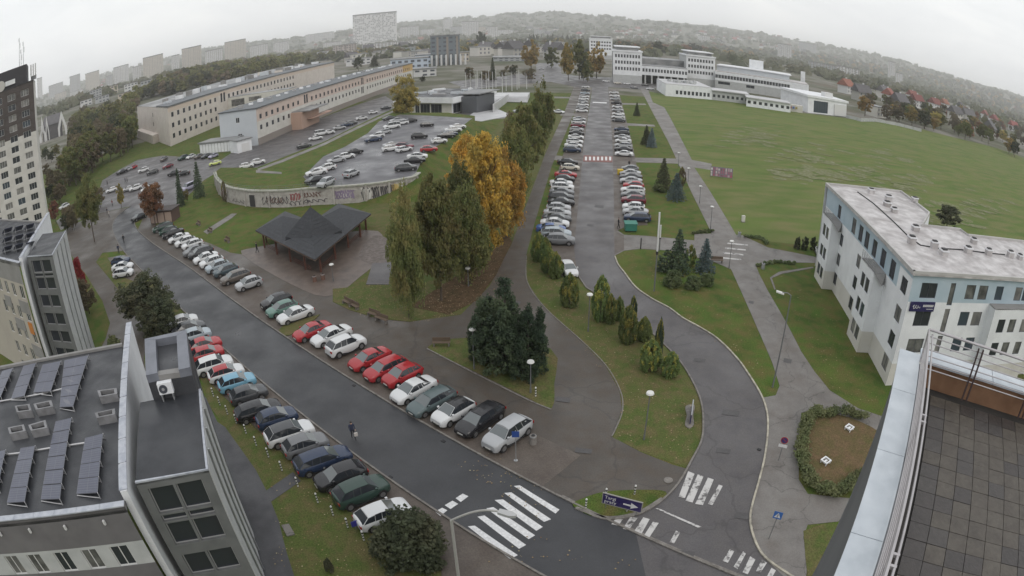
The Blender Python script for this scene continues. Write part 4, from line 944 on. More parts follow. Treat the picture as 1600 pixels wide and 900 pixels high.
# ---- glass pavilion and white forecourt in the middle distance ------------------------
def pavilion():
    P0, P1 = flat(at(624, 176)), flat(at(706, 178)); u = (P1-P0).normalized(); b = Vector((-u.y, u.x, 0)); L = dist(P0, P1)
    r = thing('glass_pavilion', tuple(P0), 'low white and glass pavilion with cluttered dark roof above the car park', 'building')
    facade(r, P0, P1, 0, 4.2, [(L*.32, L*.4, .1, 3.6, 1), (L*.42, L*.6, .1, 3.6, 2), (L*.62, L*.82, .1, 3.6, 2)], [PALEC], None, FRAMEG)
    facade(r, P1, P1+b*28, 0, 4.2, [(1, 6, .1, 3.6, 1), (9, 14, .1, 3.6, 1)], [WPL], None, FRAMEG)
    blank(r, P0, P0+b*28, 0, 4.2, PALEC)
    e = 1.6; q = [P0-u*e-b*e, P1+u*e-b*e, P1+u*e+b*30, P0-u*e+b*30]
    part('roof_edge', MB().prism(q, 4.2, 6.4), [WPL], r); q2 = [P0-u*(e-.4)-b*(e-.4), P1+u*(e-.4)-b*(e-.4), P1+u*(e-.4)+b*29.5, P0-u*(e-.4)+b*29.5]
    part('roof', MB().prism(q2, 6.4, 6.5), [BITUM], r)
    for i in range(12):
        p = P0+u*random.uniform(3, L-3)+b*random.uniform(4, 26); part('roof_unit', MB().cbox((p.x, p.y, 6.5), (random.uniform(1, 6), random.uniform(1, 2), random.uniform(.5, 1.3)), random.uniform(-.8, .8)), [random.choice([WPL, FRAMEG, ICE])], r)
    G0 = P1+u*1.7+b*4; r2 = thing('dark_hall', tuple(G0), 'dark grey wedge roofed hall attached to the glass pavilion', 'building')
    part('wall', MB().prism([G0, G0+u*6.5, G0+u*7.5+b*11, G0+b*11], 0, [6, 6.3, 6.8, 6.8]), [mat('dark_metal_cladding', (.085, .09, .10), .6)], r2)
    part('roof', MB().prism([G0-u*2+b*1, G0+u*7+b*1, G0+u*9+b*13, G0-u*3+b*13], [6.8, 6.9, 7.6, 7.5], [7.1, 7.2, 7.9, 7.8]), [ROOFG], r2)
    a, c, d = at(731, 172), at(770, 172), at(822, 162)
    t = thing('white_terrace_steps', tuple(a), 'white concrete terrace with steps and low walls below the flag poles', 'steps')
    TW = puddly(mat('white_concrete', (.50, .50, .51), .5, [(.42, .42, .43)], .2), .2, .3, .6)
    for k in range(5):
        q = [at(732, 171-k*1.2), at(772, 172-k*1.3), at(786, 160-k*.6), at(824, 161-k*.8), at(828, 151), at(733, 152)]
        part('step', MB().prism(q, .2+.35*k, .55+.35*k-.01), [TW], t)
    part('wall', MB().prism([at(770, 176), at(772, 176), at(795, 158), at(793, 158)], 0, 3.2), [TW], t)
    part('paving', MB().prism([at(724, 188), at(752, 190), at(800, 181), at(780, 172), at(745, 173)], 0, .2), [TW], t)
    # flag poles
    FP = [(728, 140, 113), (735, 140, 114), (746, 136, 110), (744, 143, 116), (753, 141, 112), (764, 139, 110), (760, 146, 114), (770, 142, 112), (775, 137, 108), (785, 147, 113), (791, 142, 112), (800, 142, 112), (808, 140, 111), (811, 138, 109), (823, 139, 124)]
    for i, (x, y, ty) in enumerate(FP):
        p = at(x, y); h = max(6, min(14, hg((x, y), (x, ty))))
        tag(obj('flag_pole', MB().tube((0, 0, 0), (0, 0, h), .16, .10, 6).mesh('flag_pole', [FRAMEW]), None, tuple(p)), f'white bare flag pole, {["leftmost","second","third","fourth","fifth","sixth","seventh","eighth","ninth","tenth","eleventh","twelfth","thirteenth","fourteenth","fifteenth"][i]} from the left of the group above the terrace', 'flag pole', 'white flag poles')
pavilion()

# ---- white complex beyond the meadow ----------------------------------------------------
def along(P0, u, px):
    d = ray(*px); # where the run from P0 along u crosses the sight line's vertical plane
    t = (P0.y*d[0]-P0.x*d[1])/(u.x*d[1]-u.y*d[0]); return P0+u*t
def white_complex():
    def slab(p0, p1, depth, h, floors, ncol, label, wall=WPL, plinth=5.2, name='white_slab', uang=8):
        P0 = flat(at(*p0)); u = Vector((math.cos(math.radians(uang)), -math.sin(math.radians(uang)), 0)); P1 = along(P0, u, p1); L = dist(P0, P1); b = Vector((-u.y, u.x, 0)); b = b if b.y > 0 else -b
        r = thing(name, tuple(P0), label, 'building')
        ops = grid_ops(L, ncol, L/ncol*.62, floors, 2.1, L*.05, L*.95)
        facade(r, P0, P1, 0, h, ops, [wall, GREYLT], lambda uu, z: 1 if z < plinth else 0, FRAMEG, far=True, splits=[('z', plinth)])
        blank(r, P0, P0+b*depth, 0, h, GREYLT); blank(r, P1, P1+b*depth, 0, h, wall); blank(r, P0+b*depth, P1+b*depth, 0, h, wall)
        part('roof', MB().prism([P0-u*.5-b*.5, P1+u*.5-b*.5, P1+u*.5+b*depth, P0-u*.5+b*depth], h, h+.9), [WPL], r)
        part('attic', MB().prism([P0+u*2+b*2, P1-u*2+b*2, P1-u*2+b*(depth-2), P0+u*2+b*(depth-2)], h+.9, h+2.8), [ROOFG], r)
        part('attic_roof', MB().prism([P0+u*1+b*1, P1-u*1+b*1, P1-u*1+b*(depth-1), P0+u*1+b*(depth-1)], h+2.8, h+3.5), [WPL], r)
        return r, P0, P1, u, b, L
    slab((958, 129), (1003, 129), 30, 20, (16.2, 12.2, 8.2), 9, 'white four storey slab with three window bands at the end of the street')
    slab((1072, 133), (1117, 138), 34, 20, (16.2, 12.2, 8.2), 9, 'white slab with three window bands in the middle of the white complex')
    slab((921, 92), (957, 92), 40, 25, (20, 16, 12), 8, 'farthest white slab behind the autumn poplars at street end')
    # linking wing
    P0 = flat(at(1003, 130)); P1 = along(P0, Vector((math.cos(.2), -math.sin(.2), 0)), (1074, 134)); u = (P1-P0).normalized(); b = Vector((-u.y, u.x, 0)); L = dist(P0, P1)
    r = thing('link_wing', tuple(P0), 'white raised link wing with one window band between two slabs', 'building')
    facade(r, P0, P1, 5.5, 11.5, grid_ops(L, 15, L/15*.7, (7.6,), 2.2), [WPL], None, FRAMEG, far=True)
    part('roof', MB().prism([P0, P1, P1+b*24, P0+b*24], 11.3, 11.6), [ROOFG], r)
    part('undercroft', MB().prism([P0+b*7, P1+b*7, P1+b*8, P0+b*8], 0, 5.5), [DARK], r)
    for i in range(7):
        p = P0.lerp(P1, (i+.5)/7)+b*.6; part('column', MB().cbox((p.x, p.y, 0), (.9, .9, 5.5)), [GREYLT], r)
    part('rear_hall', MB().prism([P0+b*25, P1+b*25, P1+b*60, P0+b*60], 0, 15.5), [ROOFG], r)
    # low front hall with small dark windows
    F = [at(1040, 150), at(1112, 156)]; P0, P1 = map(flat, F); u = (P1-P0).normalized(); b = Vector((-u.y, u.x, 0)); L = dist(P0, P1)
    r = thing('low_white_hall', tuple(P0), 'low white hall with a row of small dark windows facing the meadow', 'building')
    facade(r, P0, P1, 0, 6.2, grid_ops(L, 9, 1.3, (1.4,), 2.0, L*.2, L*.97), [WPL], None, FRAMEN, far=True)
    blank(r, P0, P0+b*34, 0, 6.2, WPL); part('roof', MB().prism([P0, P1, P1+b*40, P0+b*34], 6.2, 6.5), [mat('white_roof', (.50, .50, .51), .6, [(.4, .4, .41)], .1)], r)
    for i in range(10):
        p = P0+u*random.uniform(3, L-3)+b*random.uniform(4, 26); part('roof_unit', MB().cbox((p.x, p.y, 6.5), (random.uniform(1, 3), random.uniform(1, 3), random.uniform(.6, 1.6)), .3), [GREYLT], r)
    # long wing running right
    P0, P1 = flat(at(1117, 138)), flat(at(1262, 160)); u = (P1-P0).normalized(); b = Vector((-u.y, u.x, 0)); L = dist(P0, P1)
    r = thing('long_white_wing', tuple(P0), 'long white wing with a continuous window band and terraced roof', 'building')
    facade(r, P0, P1, 0, 11.5, grid_ops(L, 25, L/25*.7, (7.2,), 2.4, 0, L*.8)+[(2, L*.16, 3.2, 5.2, 8), (L*.33, L*.42, 3.2, 5.2, 3)], [WPL, GREYLT], lambda uu, z: 1 if z < 5.8 else 0, FRAMEG, far=True, splits=[('z', 5.8)])
    part('roof', MB().prism([P0, P1, P1+b*30, P0+b*30], 11.5, 11.9), [ROOFW], r)
    part('upper_storey', MB().prism([P0+b*12, P0+u*L*.8+b*12, P0+u*L*.8+b*34, P0+b*34], 11.9, 15.2), [ICE], r)
    part('upper_roof', MB().prism([P0+b*11, P0+u*L*.82+b*11, P0+u*L*.82+b*36, P0+b*36], 15.2, 15.8), [WPL], r)
    part('stair_box', MB().prism([P0+u*22+b*22, P0+u*32+b*22, P0+u*32+b*32, P0+u*22+b*32], 15.8, 22), [WPL], r)
    part('rear_wall', MB().prism([P0+u*60+b*36, P0+u*L*1.0+b*36, P0+u*L*1.0+b*40, P0+u*60+b*40], 0, 19), [WPL], r)
    part('end_wall', MB().prism([P1, P1+b*30, P1+b*30+u*.4, P1+u*.4], 0, 11.6), [WPL], r)
    # grey ground-floor annexes
    for (q0, q1, h, mm, lb) in (((1112, 156), (1170, 163), 5.0, GREYLT, 'low grey flat annex in front of the long white wing'), ((1166, 166), (1235, 176), 4.4, WPL, 'low white annex with dark windows and wide white roof'),):
        P0, P1 = flat(at(*q0)), flat(at(*q1)); u = (P1-P0).normalized(); b = Vector((-u.y, u.x, 0)); L = dist(P0, P1)
        r = thing('low_annex', tuple(P0), lb, 'building')
        facade(r, P0, P1, 0, h, grid_ops(L, 8, L/8*.55, (1.6,), 1.5), [mm], None, FRAMEN, far=True)
        part('roof', MB().prism([P0-b*1, P1-b*1, P1+b*14, P0+b*14], h, h+.5), [mat('white_roof', (.5, .5, .51), .6)], r)
    # graffiti kiosk and end pavilion
    P0, P1 = flat(at(1262, 176)), flat(at(1322, 183)); u = (P1-P0).normalized(); b = Vector((-u.y, u.x, 0)); L = dist(P0, P1)
    r = thing('end_pavilion', tuple(P0), 'white end pavilion with dark glazing and blank white screen by the meadow', 'building')
    facade(r, P0, P1, 0, 8.6, [(L*.14, L*.5, .6, 7.0, 5)], [WPL], None, FRAMEN)
    blank(r, P0, P0+b*26, 0, 8.6, WPL)
    part('screen', MB().obox(tuple((P0+u*L*.66-b*.5).to_2d())+(.3,), u*L*.32, b*.4, (0, 0, 6.2)), [FRAMEW], r)
    part('roof', MB().prism([P0-u-b*.6, P1+u*1-b*.6, P1+u*1+b*26, P0-u+b*26], [8.6, 8.0, 8.6, 9.2], [9.8, 9.2, 9.8, 10.4]), [WPL], r)
    part('roof_unit', MB().cbox((P0.x+18, P0.y+10, 9), (6, 4, 3), .2), [FRAMEW], r)
    P0 = at(1243, 175); t = thing('painted_kiosk', tuple(P0), 'small cream kiosk with coloured marks beside the end pavilion', 'kiosk')
    part('wall', MB().cbox((P0.x, P0.y+2, 0), (9, 4, 3.6), -.25), [PALEC], t); part('door', MB().cbox((P0.x+1.5, P0.y-.2, .2), (1.2, .2, 2), -.25), [FRAMEN], t)
    for i, c in enumerate(((.3, .08, .1), (.1, .15, .35), (.35, .28, .1))): part('painted_mark', MB().cbox((P0.x-3+i*1.6, P0.y+.45-i*.4-.2, 1.6), (1.1, .1, 1.2), -.25), [mat(f'mark_paint_{["red","blue","ochre"][i]}', c, .8)], t)
white_complex()

# ---- retaining wall with graffiti and the raised car park ---------------------------------
PZ = 3.3
BASE_PX = [(337, 290), (340, 300), (350, 311), (361, 317), (385, 322), (410, 324), (450, 324), (485, 321), (523, 319), (560, 315), (590, 307), (612, 300), (632, 290), (646, 283)]
def plateau():
    TOPX = [(560, 289.5), (590, 286.5), (615, 282.5), (634, 279), (648, 276), (656, 270)]
    base = smooth_open(P2(BASE_PX[:9])+[flat(at(*q, PZ)) for q in TOPX], 3)
    rimpx = [(648, 262), (668, 238), (700, 218), (740, 188), (742, 181), (700, 176), (640, 176), (618, 168), (560, 195), (505, 222), (402, 262), (370, 262), (345, 262)]
    far = [flat(at(*q, PZ)) for q in rimpx]
    poly = [flat(p) for p in base]+far
    struct('raised_lawn', MB().prism(poly, 0, PZ), GRASS)
    struct('embankment', MB().add([tuple(base[-1])[:2]+(0,), tuple(at(668, 296))[:2]+(0,), tuple(at(735, 240))[:2]+(0,), tuple(at(780, 196))[:2]+(0,), (far[3].x, far[3].y, PZ-.002), (far[2].x, far[2].y, PZ-.002), (far[1].x, far[1].y, PZ-.002), (far[0].x, far[0].y, PZ-.002), (base[-1].x, base[-1].y, PZ-.002)],
        [(0, 1, 7, 8), (1, 2, 6, 7), (2, 3, 5, 6), (3, 4, 5)]), GRASS)
    wp_ = [flat(at(*q, PZ)) for q in TOPX]; zz_ = [0, .75, 1.5, 2.2, 2.75, PZ-.01]; em = MB(); out_ = []
    for i, p in enumerate(wp_):
        d = (wp_[min(i+1, 5)]-wp_[max(i-1, 0)]).normalized(); nn = Vector((d.y, -d.x, 0)); out_.append(p+nn*(.3+zz_[i]*2.3))
    o_ = at(668, 296); out_[-1] = Vector((o_.x, o_.y, 0))
    for i in range(5): em.quad((out_[i].x, out_[i].y, .005), (out_[i+1].x, out_[i+1].y, .005), (wp_[i+1].x, wp_[i+1].y, zz_[i+1]), (wp_[i].x, wp_[i].y, zz_[i]+.005))
    struct('wall_embankment', em, GRASS)
    lot = [(482, 286), (474, 276), (505, 245), (540, 229), (575, 208), (592, 190), (625, 179), (738, 185), (730, 191), (697, 219), (664, 240)]
    inset = []
    for i in range(len(base)-1, 20, -1):
        a, b = flat(base[max(i-1, 0)]), flat(base[min(i+1, len(base)-1)]); d = (b-a).normalized(); inset.append(flat(base[i])+Vector((-d.y, d.x, 0))*.75)
    sheet('raised_car_park', [flat(at(*q, PZ)) for q in lot]+inset, PZ+.02, puddly(mat('wet_car_park_asphalt', (.105, .103, .112), .55, [(.085, .084, .092), (.13, .128, .138)], .12, .3, 18, fine=.12), .16, .2, .7))
    sheet('raised_footpath', [flat(at(*q, PZ)) for q in [(402, 264), (440, 250), (505, 224), (560, 197), (618, 171), (620, 173), (562, 200), (507, 227), (443, 253), (404, 267)]], PZ+.02, PATHC)
    sheet('raised_footpath', [flat(at(*q, PZ)) for q in [(400, 266), (440, 269), (440, 272), (400, 270)]], PZ+.024, PATHC)
    wall = [flat(p) for p in base]; root = thing('retaining_wall', (wall[0].x, wall[0].y, 0), 'curved concrete retaining wall covered in graffiti below the raised car park', 'wall')
    CONC = mat('wall_concrete', (.36, .34, .32), .9, [(.27, .25, .235), (.42, .40, .38)], .6, .3, 8, fine=.15)
    n = len(wall); 
    for i in range(0, n-1, 2):
        seg = wall[i:min(i+3, n)]
        part('panel', strip(seg, -.02, .5, 0, PZ-.12), [CONC], root)
    for i in range(0, n, 4):
        p = wall[i]; q = wall[min(i+1, n-1)]; d = (q-p) if i < n-1 else (p-wall[i-1]); part('pilaster', MB().cbox((p.x, p.y, 0), (.35, .5, PZ-.1), math.atan2(d.y, d.x)), [CONC], root)
    part('coping', strip(wall, -.22, .6, PZ-.1, PZ+.16), [mat('wall_coping', (.33, .33, .29), .85, [(.22, .24, .17), (.38, .37, .34)], .8)], root)
    # railing on the coping, left half
    mb = MB(); rp = wall[:int(n*.62)]
    for h in (.45, .85): mb.path([p+Vector((0, 0, PZ+.16+h)) for p in rp], .03, 4)
    for p in rp: mb.tube(p+Vector((0, 0, PZ+.1)), p+Vector((0, 0, PZ+1.02)), .03, n=4)
    part('railing', mb, [mat('greenish_rail', (.16, .19, .16), .6)], root)
    # door
    def onwall(s, off, z):   # s in 0..n-1
        i = min(int(s), n-2); p = wall[i].lerp(wall[i+1], s-i); d = (wall[i+1]-wall[i]).normalized(); nn = Vector((d.y, -d.x, 0)); nn = nn if nn.dot(-p) > 0 else -nn
        return p+nn*off+Vector((0, 0, z)), nn, d
    p, nn, d = onwall(13.4, .04, .05)
    part('door', MB().obox(p-d*.8, d*1.6, nn*.08, (0, 0, 2.4)), [mat('dark_steel_door', (.04, .038, .042), .6)], root)
    p, nn, d = onwall(13.4, .03, .0); part('door_frame', MB().obox(p-d*.95, d*1.9, nn*.06, (0, 0, 2.6)), [CONC], root)
    # graffiti: unreadable tags as painted strokes
    cols = {'black': (.07, .065, .07), 'red': (.25, .08, .085), 'mauve': (.24, .19, .28), 'white': (.55, .54, .52), 'brown': (.12, .06, .05), 'yellow': (.5, .36, .10)}
    gm = {k: mat('spray_paint_'+k, c, .7) for k, c in cols.items()}
    def tagstroke(s0, s1, za, zb, col, loops, w=.07, seed=0):
        R = random.Random(seed); mb = MB(); pts = []; N = loops*10
        for k in range(N+1):
            a = k/N; s = s0+(s1-s0)*a+.16*math.sin(a*loops*6.28*1.0+R.random()*.3); z = (za+zb)/2+(zb-za)/2*math.sin(a*loops*6.28*.93+seed)*(R.uniform(.7, 1))
            pts.append(onwall(max(0, s), .075, z)[0])
        for a, b in zip(pts, pts[1:]):
            d = (b-a); 
            if d.length < 1e-4: continue
            _, nn, dd = onwall(max(0, s0), 0, 0); sd = d.normalized().cross(nn)*w; mb.quad(a-sd, b-sd, b+sd, a+sd)
        part('graffiti', mb, [gm[col]], root)
    G = [(15, 18.2, .6, 2.3, 'black', 7), (15.6, 17.5, .9, 2.0, 'brown', 6), (18.4, 19.8, 1.2, 2.7, 'red', 4, .11), (18.2, 21, .3, 1.2, 'black', 5), (20.3, 23.2, .5, 1.2, 'black', 4), (20.2, 22.5, 1.6, 2.6, 'brown', 6), (24, 26.4, .9, 2.6, 'mauve', 9, .13), (24.4, 26, 1.2, 2.2, 'white', 5, .05),
         (27.4, 28.8, .3, 2.8, 'white', 3, .2), (27.3, 28.9, .2, 2.9, 'black', 3, .09), (29, 30.2, .3, 2.9, 'black', 4, .09), (30.4, 31.8, .5, 2.8, 'black', 5, .08), (31.9, 33.2, .6, 2.8, 'black', 5, .08), (32.5, 34, .8, 2.8, 'yellow', 4, .12), (33.6, 35.2, .6, 2.8, 'white', 4, .12), (33.8, 36.2, .9, 2.7, 'black', 7, .07), (5, 8, .6, 2.2, 'red', 4, .1), (5.5, 8.5, .5, 2.4, 'black', 5, .06), (9.5, 12, .5, 1.2, 'black', 4, .06)]
    for i, g in enumerate(G): tagstroke(*g[:6], w=(g[6] if len(g) > 6 else .07), seed=i)
plateau()

# ---- timber gazebo ---------------------------------------------------------------------------
def gazebo():
    ze = 2.7
    Lp, Fp, Rp = flat(at(399, 360, ze)), flat(at(492, 406, ze)), flat(at(580, 334, ze)); Bp = Lp+Rp-Fp
    root = thing('gazebo', tuple(Fp), 'large timber gazebo with dark shingled multi-peaked roof on brown wet paving', 'gazebo')
    RF = mat('charcoal_shingles', (.030, .033, .039), .7, [(.040, .043, .050), (.023, .025, .030)], 1.5, .5, 9, fine=.2)
    WD = mat('red_brown_timber', (.115, .045, .030), .7, [(.08, .032, .022)], 2)
    C = (Lp+Fp+Rp+Bp)/4; mid = lambda a, b: (a+b)/2
    quads = [(Lp, mid(Lp, Fp), C, mid(Lp, Bp)), (Fp, mid(Fp, Rp), C, mid(Fp, Lp)), (Rp, mid(Rp, Bp), C, mid(Rp, Fp)), ]
    for q in quads:
        ap = sum(q, Vector())/4+Vector((0, 0, ze+1.65)); b = [p+Vector((0, 0, ze)) for p in q]; d = [p-Vector((0, 0, .14)) for p in b]
        # courses of shingles as slightly stepped bands
        mb = MB(); N = 7
        for k in range(4):
            a, c = b[k], b[(k+1) % 4]
            for j in range(N):
                t0, t1 = j/N, (j+1)/N
                o = Vector((0, 0, .02)); mb.quad(a.lerp(ap, t0)+o*1.2, c.lerp(ap, t0)+o*1.2, c.lerp(ap, t1), a.lerp(ap, t1))
            mb.quad(d[k], d[(k+1) % 4], b[(k+1) % 4], b[k])
        mb.add(d, [(3, 2, 1, 0)]); part('wing_roof', mb, [RF], root)
        for k in (3, 0):
            pass
    zb = ze+.55; A1, A2 = flat(at(446, 370, zb)), flat(at(534, 360, zb)); M = (A1+A2)/2; hd = (A2-A1)/2; pd = Vector((-hd.y, hd.x, 0))*.95
    zt = hg(tuple(at(490, 362, 0))[:2] and (490, 362), (486, 322)) if False else 0
    dd_ = ray(486, 323); zt = CAM_H+dd_[2]*M.length/math.hypot(dd_[0], dd_[1])
    q = [A1, M-pd, A2, M+pd]; C2 = M
    mb = MB()
    for k in range(4):
        a, c = q[k]+Vector((0, 0, zb)), q[(k+1) % 4]+Vector((0, 0, zb)); ap = C2+Vector((0, 0, zt))
        for j in range(9): mb.quad(a.lerp(ap, j/9)+Vector((0, 0, .02)), c.lerp(ap, j/9)+Vector((0, 0, .02)), c.lerp(ap, (j+1)/9), a.lerp(ap, (j+1)/9))
        mb.quad(q[k]+Vector((0, 0, ze)), q[(k+1) % 4]+Vector((0, 0, ze)), c, a)
    part('central_roof', mb, [RF], root)
    part('finial', MB().tube(C2+Vector((0, 0, zt-.05)), C2+Vector((0, 0, zt+.5)), .07, .02, 6), [WD], root)
    FA = mat('timber_fascia', (.17, .12, .09), .8)
    for a, c in ((Lp, Fp), (Fp, Rp)):
        part('fascia', MB().obox(Vector((a.x, a.y, ze-.2)), c-a, (C-a).normalized()*.06, (0, 0, .17)), [FA], root)
    edge = [(Lp, Fp), (Fp, Rp), (Rp, mid(Rp, Bp)), (mid(Bp, Lp), Lp), (mid(Lp, Bp), C), (mid(Rp, Bp), C)]
    for a, c in edge:
        for k in range(4):
            p = a.lerp(c, (k+.3)/4.0 if k else .07); p = p.lerp(C, .07)
            part('post', MB().cbox((p.x, p.y, 0), (.26, .26, ze-.1), .6), [WD], root)
            for s in (-1, 1):
                dd = (c-a).normalized()*s; part('brace', MB().tube(p+Vector((0, 0, ze-1.0)), p+dd*.7+Vector((0, 0, ze-.2)), .05, n=4), [WD], root)
    for a, c in ((Lp, Fp), (Fp, Rp)):
        for k0, k1 in ((.1, .36), (.62, .92)):
            p, q_ = a.lerp(c, k0).lerp(C, .09), a.lerp(c, k1).lerp(C, .09)
            for h in (.3, .55, .8): part('balustrade_rail', MB().tube(p+Vector((0, 0, h)), q_+Vector((0, 0, h)), .045, n=4), [WD], root)
    for k in range(3):
        q = quads[k]; c0 = sum(q, Vector())/4
        part('table', MB().cbox((c0.x, c0.y, .72), (1.6, .8, .06), .5), [WD], root); part('bench', MB().cbox((c0.x+.5, c0.y-.7, .42), (1.6, .3, .06), .5), [WD], root); part('bench', MB().cbox((c0.x-.5, c0.y+.7, .42), (1.6, .3, .06), .5), [WD], root)
gazebo()

for i in range(9):
    x0 = 6+i%3*17; y0 = 358+(i//3)*14-(i%3)*3; zz = FAR_OFF['rz']; p = at(x0, y0, zz)
    t = thing('solar_panel_row', tuple(p), f'dark tilted solar panel on the cream office roof, {["rear", "middle", "front"][i//3]} line, {["left", "centre", "right"][i%3]}', 'solar panels', 'solar frames on the cream office roof')
    a, b_, c_, d_ = at(x0, y0, zz+.9), at(x0+14, y0-4, zz+.9), at(x0+11, y0+3, zz+.15), at(x0-3, y0+7, zz+.15)
    part('panel', MB().add([a, b_, c_, d_, a-Vector((0, 0, .05)), b_-Vector((0, 0, .05)), c_-Vector((0, 0, .05)), d_-Vector((0, 0, .05))], [(3, 2, 1, 0), (4, 5, 6, 7), (0, 1, 5, 4), (1, 2, 6, 5), (2, 3, 7, 6), (3, 0, 4, 7)]), [PANEL], t)
    part('support', MB().tube((a.x, a.y, zz), tuple(a), .04, n=4), [ALU], t); part('support', MB().tube((b_.x, b_.y, zz), tuple(b_), .04, n=4), [ALU], t)
# ------------------------------------------------------------------ VEGETATION
def leafmat(name, a, b, c, sc=.35):
    m = mat(name, a, .75, [b, c], sc, .0, obj_rand=.22, spec=.2, thr=(.4, .62), fine=.3); n = m.node_tree; L = n.links; p = n.nodes['Principled BSDF']
    t = n.nodes.new('ShaderNodeBsdfTranslucent'); x = n.nodes.new('ShaderNodeMixShader'); x.inputs[0].default_value = .36; L.new(p.inputs['Base Color'].links[0].from_socket, t.inputs['Color'])
    L.new(p.outputs[0], x.inputs[1]); L.new(t.outputs[0], x.inputs[2]); L.new(x.outputs[0], n.nodes['Material Output'].inputs['Surface']); return m
LM = {
 'olive': leafmat('foliage_olive', (0.161, 0.173, 0.066), (0.213, 0.179, 0.077), (0.104, 0.126, 0.052)),
 'willow': leafmat('foliage_green_turning', (0.189, 0.210, 0.077), (0.251, 0.226, 0.090), (0.126, 0.159, 0.058)),
 'orange': leafmat('foliage_orange', (.56, .31, .065), (.60, .38, .09), (.34, .25, .08)),
 'gold': leafmat('foliage_gold', (0.477, 0.324, 0.103), (0.371, 0.302, 0.107), (0.260, 0.226, 0.090)),
 'rust': leafmat('foliage_rust', (0.274, 0.122, 0.079), (0.333, 0.169, 0.092), (0.168, 0.103, 0.066)),
 'red': leafmat('foliage_red', (0.425, 0.065, 0.051), (0.286, 0.083, 0.055), (0.312, 0.054, 0.047)),
 'brown': leafmat('foliage_brown', (0.180, 0.156, 0.098), (0.151, 0.136, 0.082), (0.198, 0.159, 0.104)),
 'pine': leafmat('needles_dark', (0.053, 0.081, 0.046), (0.078, 0.109, 0.056), (0.037, 0.059, 0.037)),
 'spruce': leafmat('needles_green', (0.078, 0.115, 0.071), (0.106, 0.146, 0.084), (0.058, 0.085, 0.058)),
 'blue': leafmat('needles_blue', (0.165, 0.216, 0.224), (0.213, 0.263, 0.272), (0.107, 0.150, 0.159)),
 'thuja': leafmat('thuja_green', (.16, .215, .075), (.19, .225, .08), (.13, .18, .065)),
 'thujay': leafmat('thuja_yellow', (.30, .30, .075), (.22, .25, .07), (.36, .33, .09)),
 'shrub': leafmat('shrub_green', (0.144, 0.186, 0.084), (0.105, 0.139, 0.067), (0.190, 0.215, 0.105)),
 'dark': leafmat('foliage_dark', (0.086, 0.098, 0.056), (0.116, 0.113, 0.069), (0.065, 0.078, 0.048)),
}
BARK = mat('bark', (.085, .065, .05), .9, [(.06, .046, .036)], 2, .3, 10)
def leaves(C, R, n, size, rng, squash=1.0, outward=.5, up=0.0):
    """n leaf sprays in an ellipsoidal clump"""
    d = rng.normal(size=(n, 3)); d /= np.linalg.norm(d, axis=1)[:, None]
    r = rng.random(n)**.45
    P = np.array(C)+d*r[:, None]*np.array([R, R, R*squash])
    nr = d*outward+rng.normal(size=(n, 3))*.55+np.array([0, 0, up+.25]); nr /= np.linalg.norm(nr, axis=1)[:, None]
    t = np.cross(nr, rng.normal(size=(n, 3))); t /= np.linalg.norm(t, axis=1)[:, None]+1e-9; b = np.cross(nr, t)
    s = size*(.6+.8*rng.random(n))[:, None]
    return np.stack([P-t*s-b*s*.62, P+t*s-b*s*.62, P+t*s*.75+b*s*.62, P-t*s*.75+b*s*.62], 1)
def quads_mesh(name, Q, mats, mi=None):
    Q = np.concatenate(Q) if isinstance(Q, list) else Q; n = len(Q)
    me = bpy.data.meshes.new(name); me.vertices.add(4*n); me.vertices.foreach_set('co', Q.reshape(-1).astype(np.float32))
    me.loops.add(4*n); me.loops.foreach_set('vertex_index', np.arange(4*n, dtype=np.int32)); me.polygons.add(n)
    me.polygons.foreach_set('loop_start', np.arange(0, 4*n, 4, dtype=np.int32)); me.polygons.foreach_set('loop_total', np.full(n, 4, np.int32))
    for m in mats: me.materials.append(m)
    if mi is not None: me.polygons.foreach_set('material_index', np.concatenate(mi).astype(np.int32))
    me.update(calc_edges=True); return me
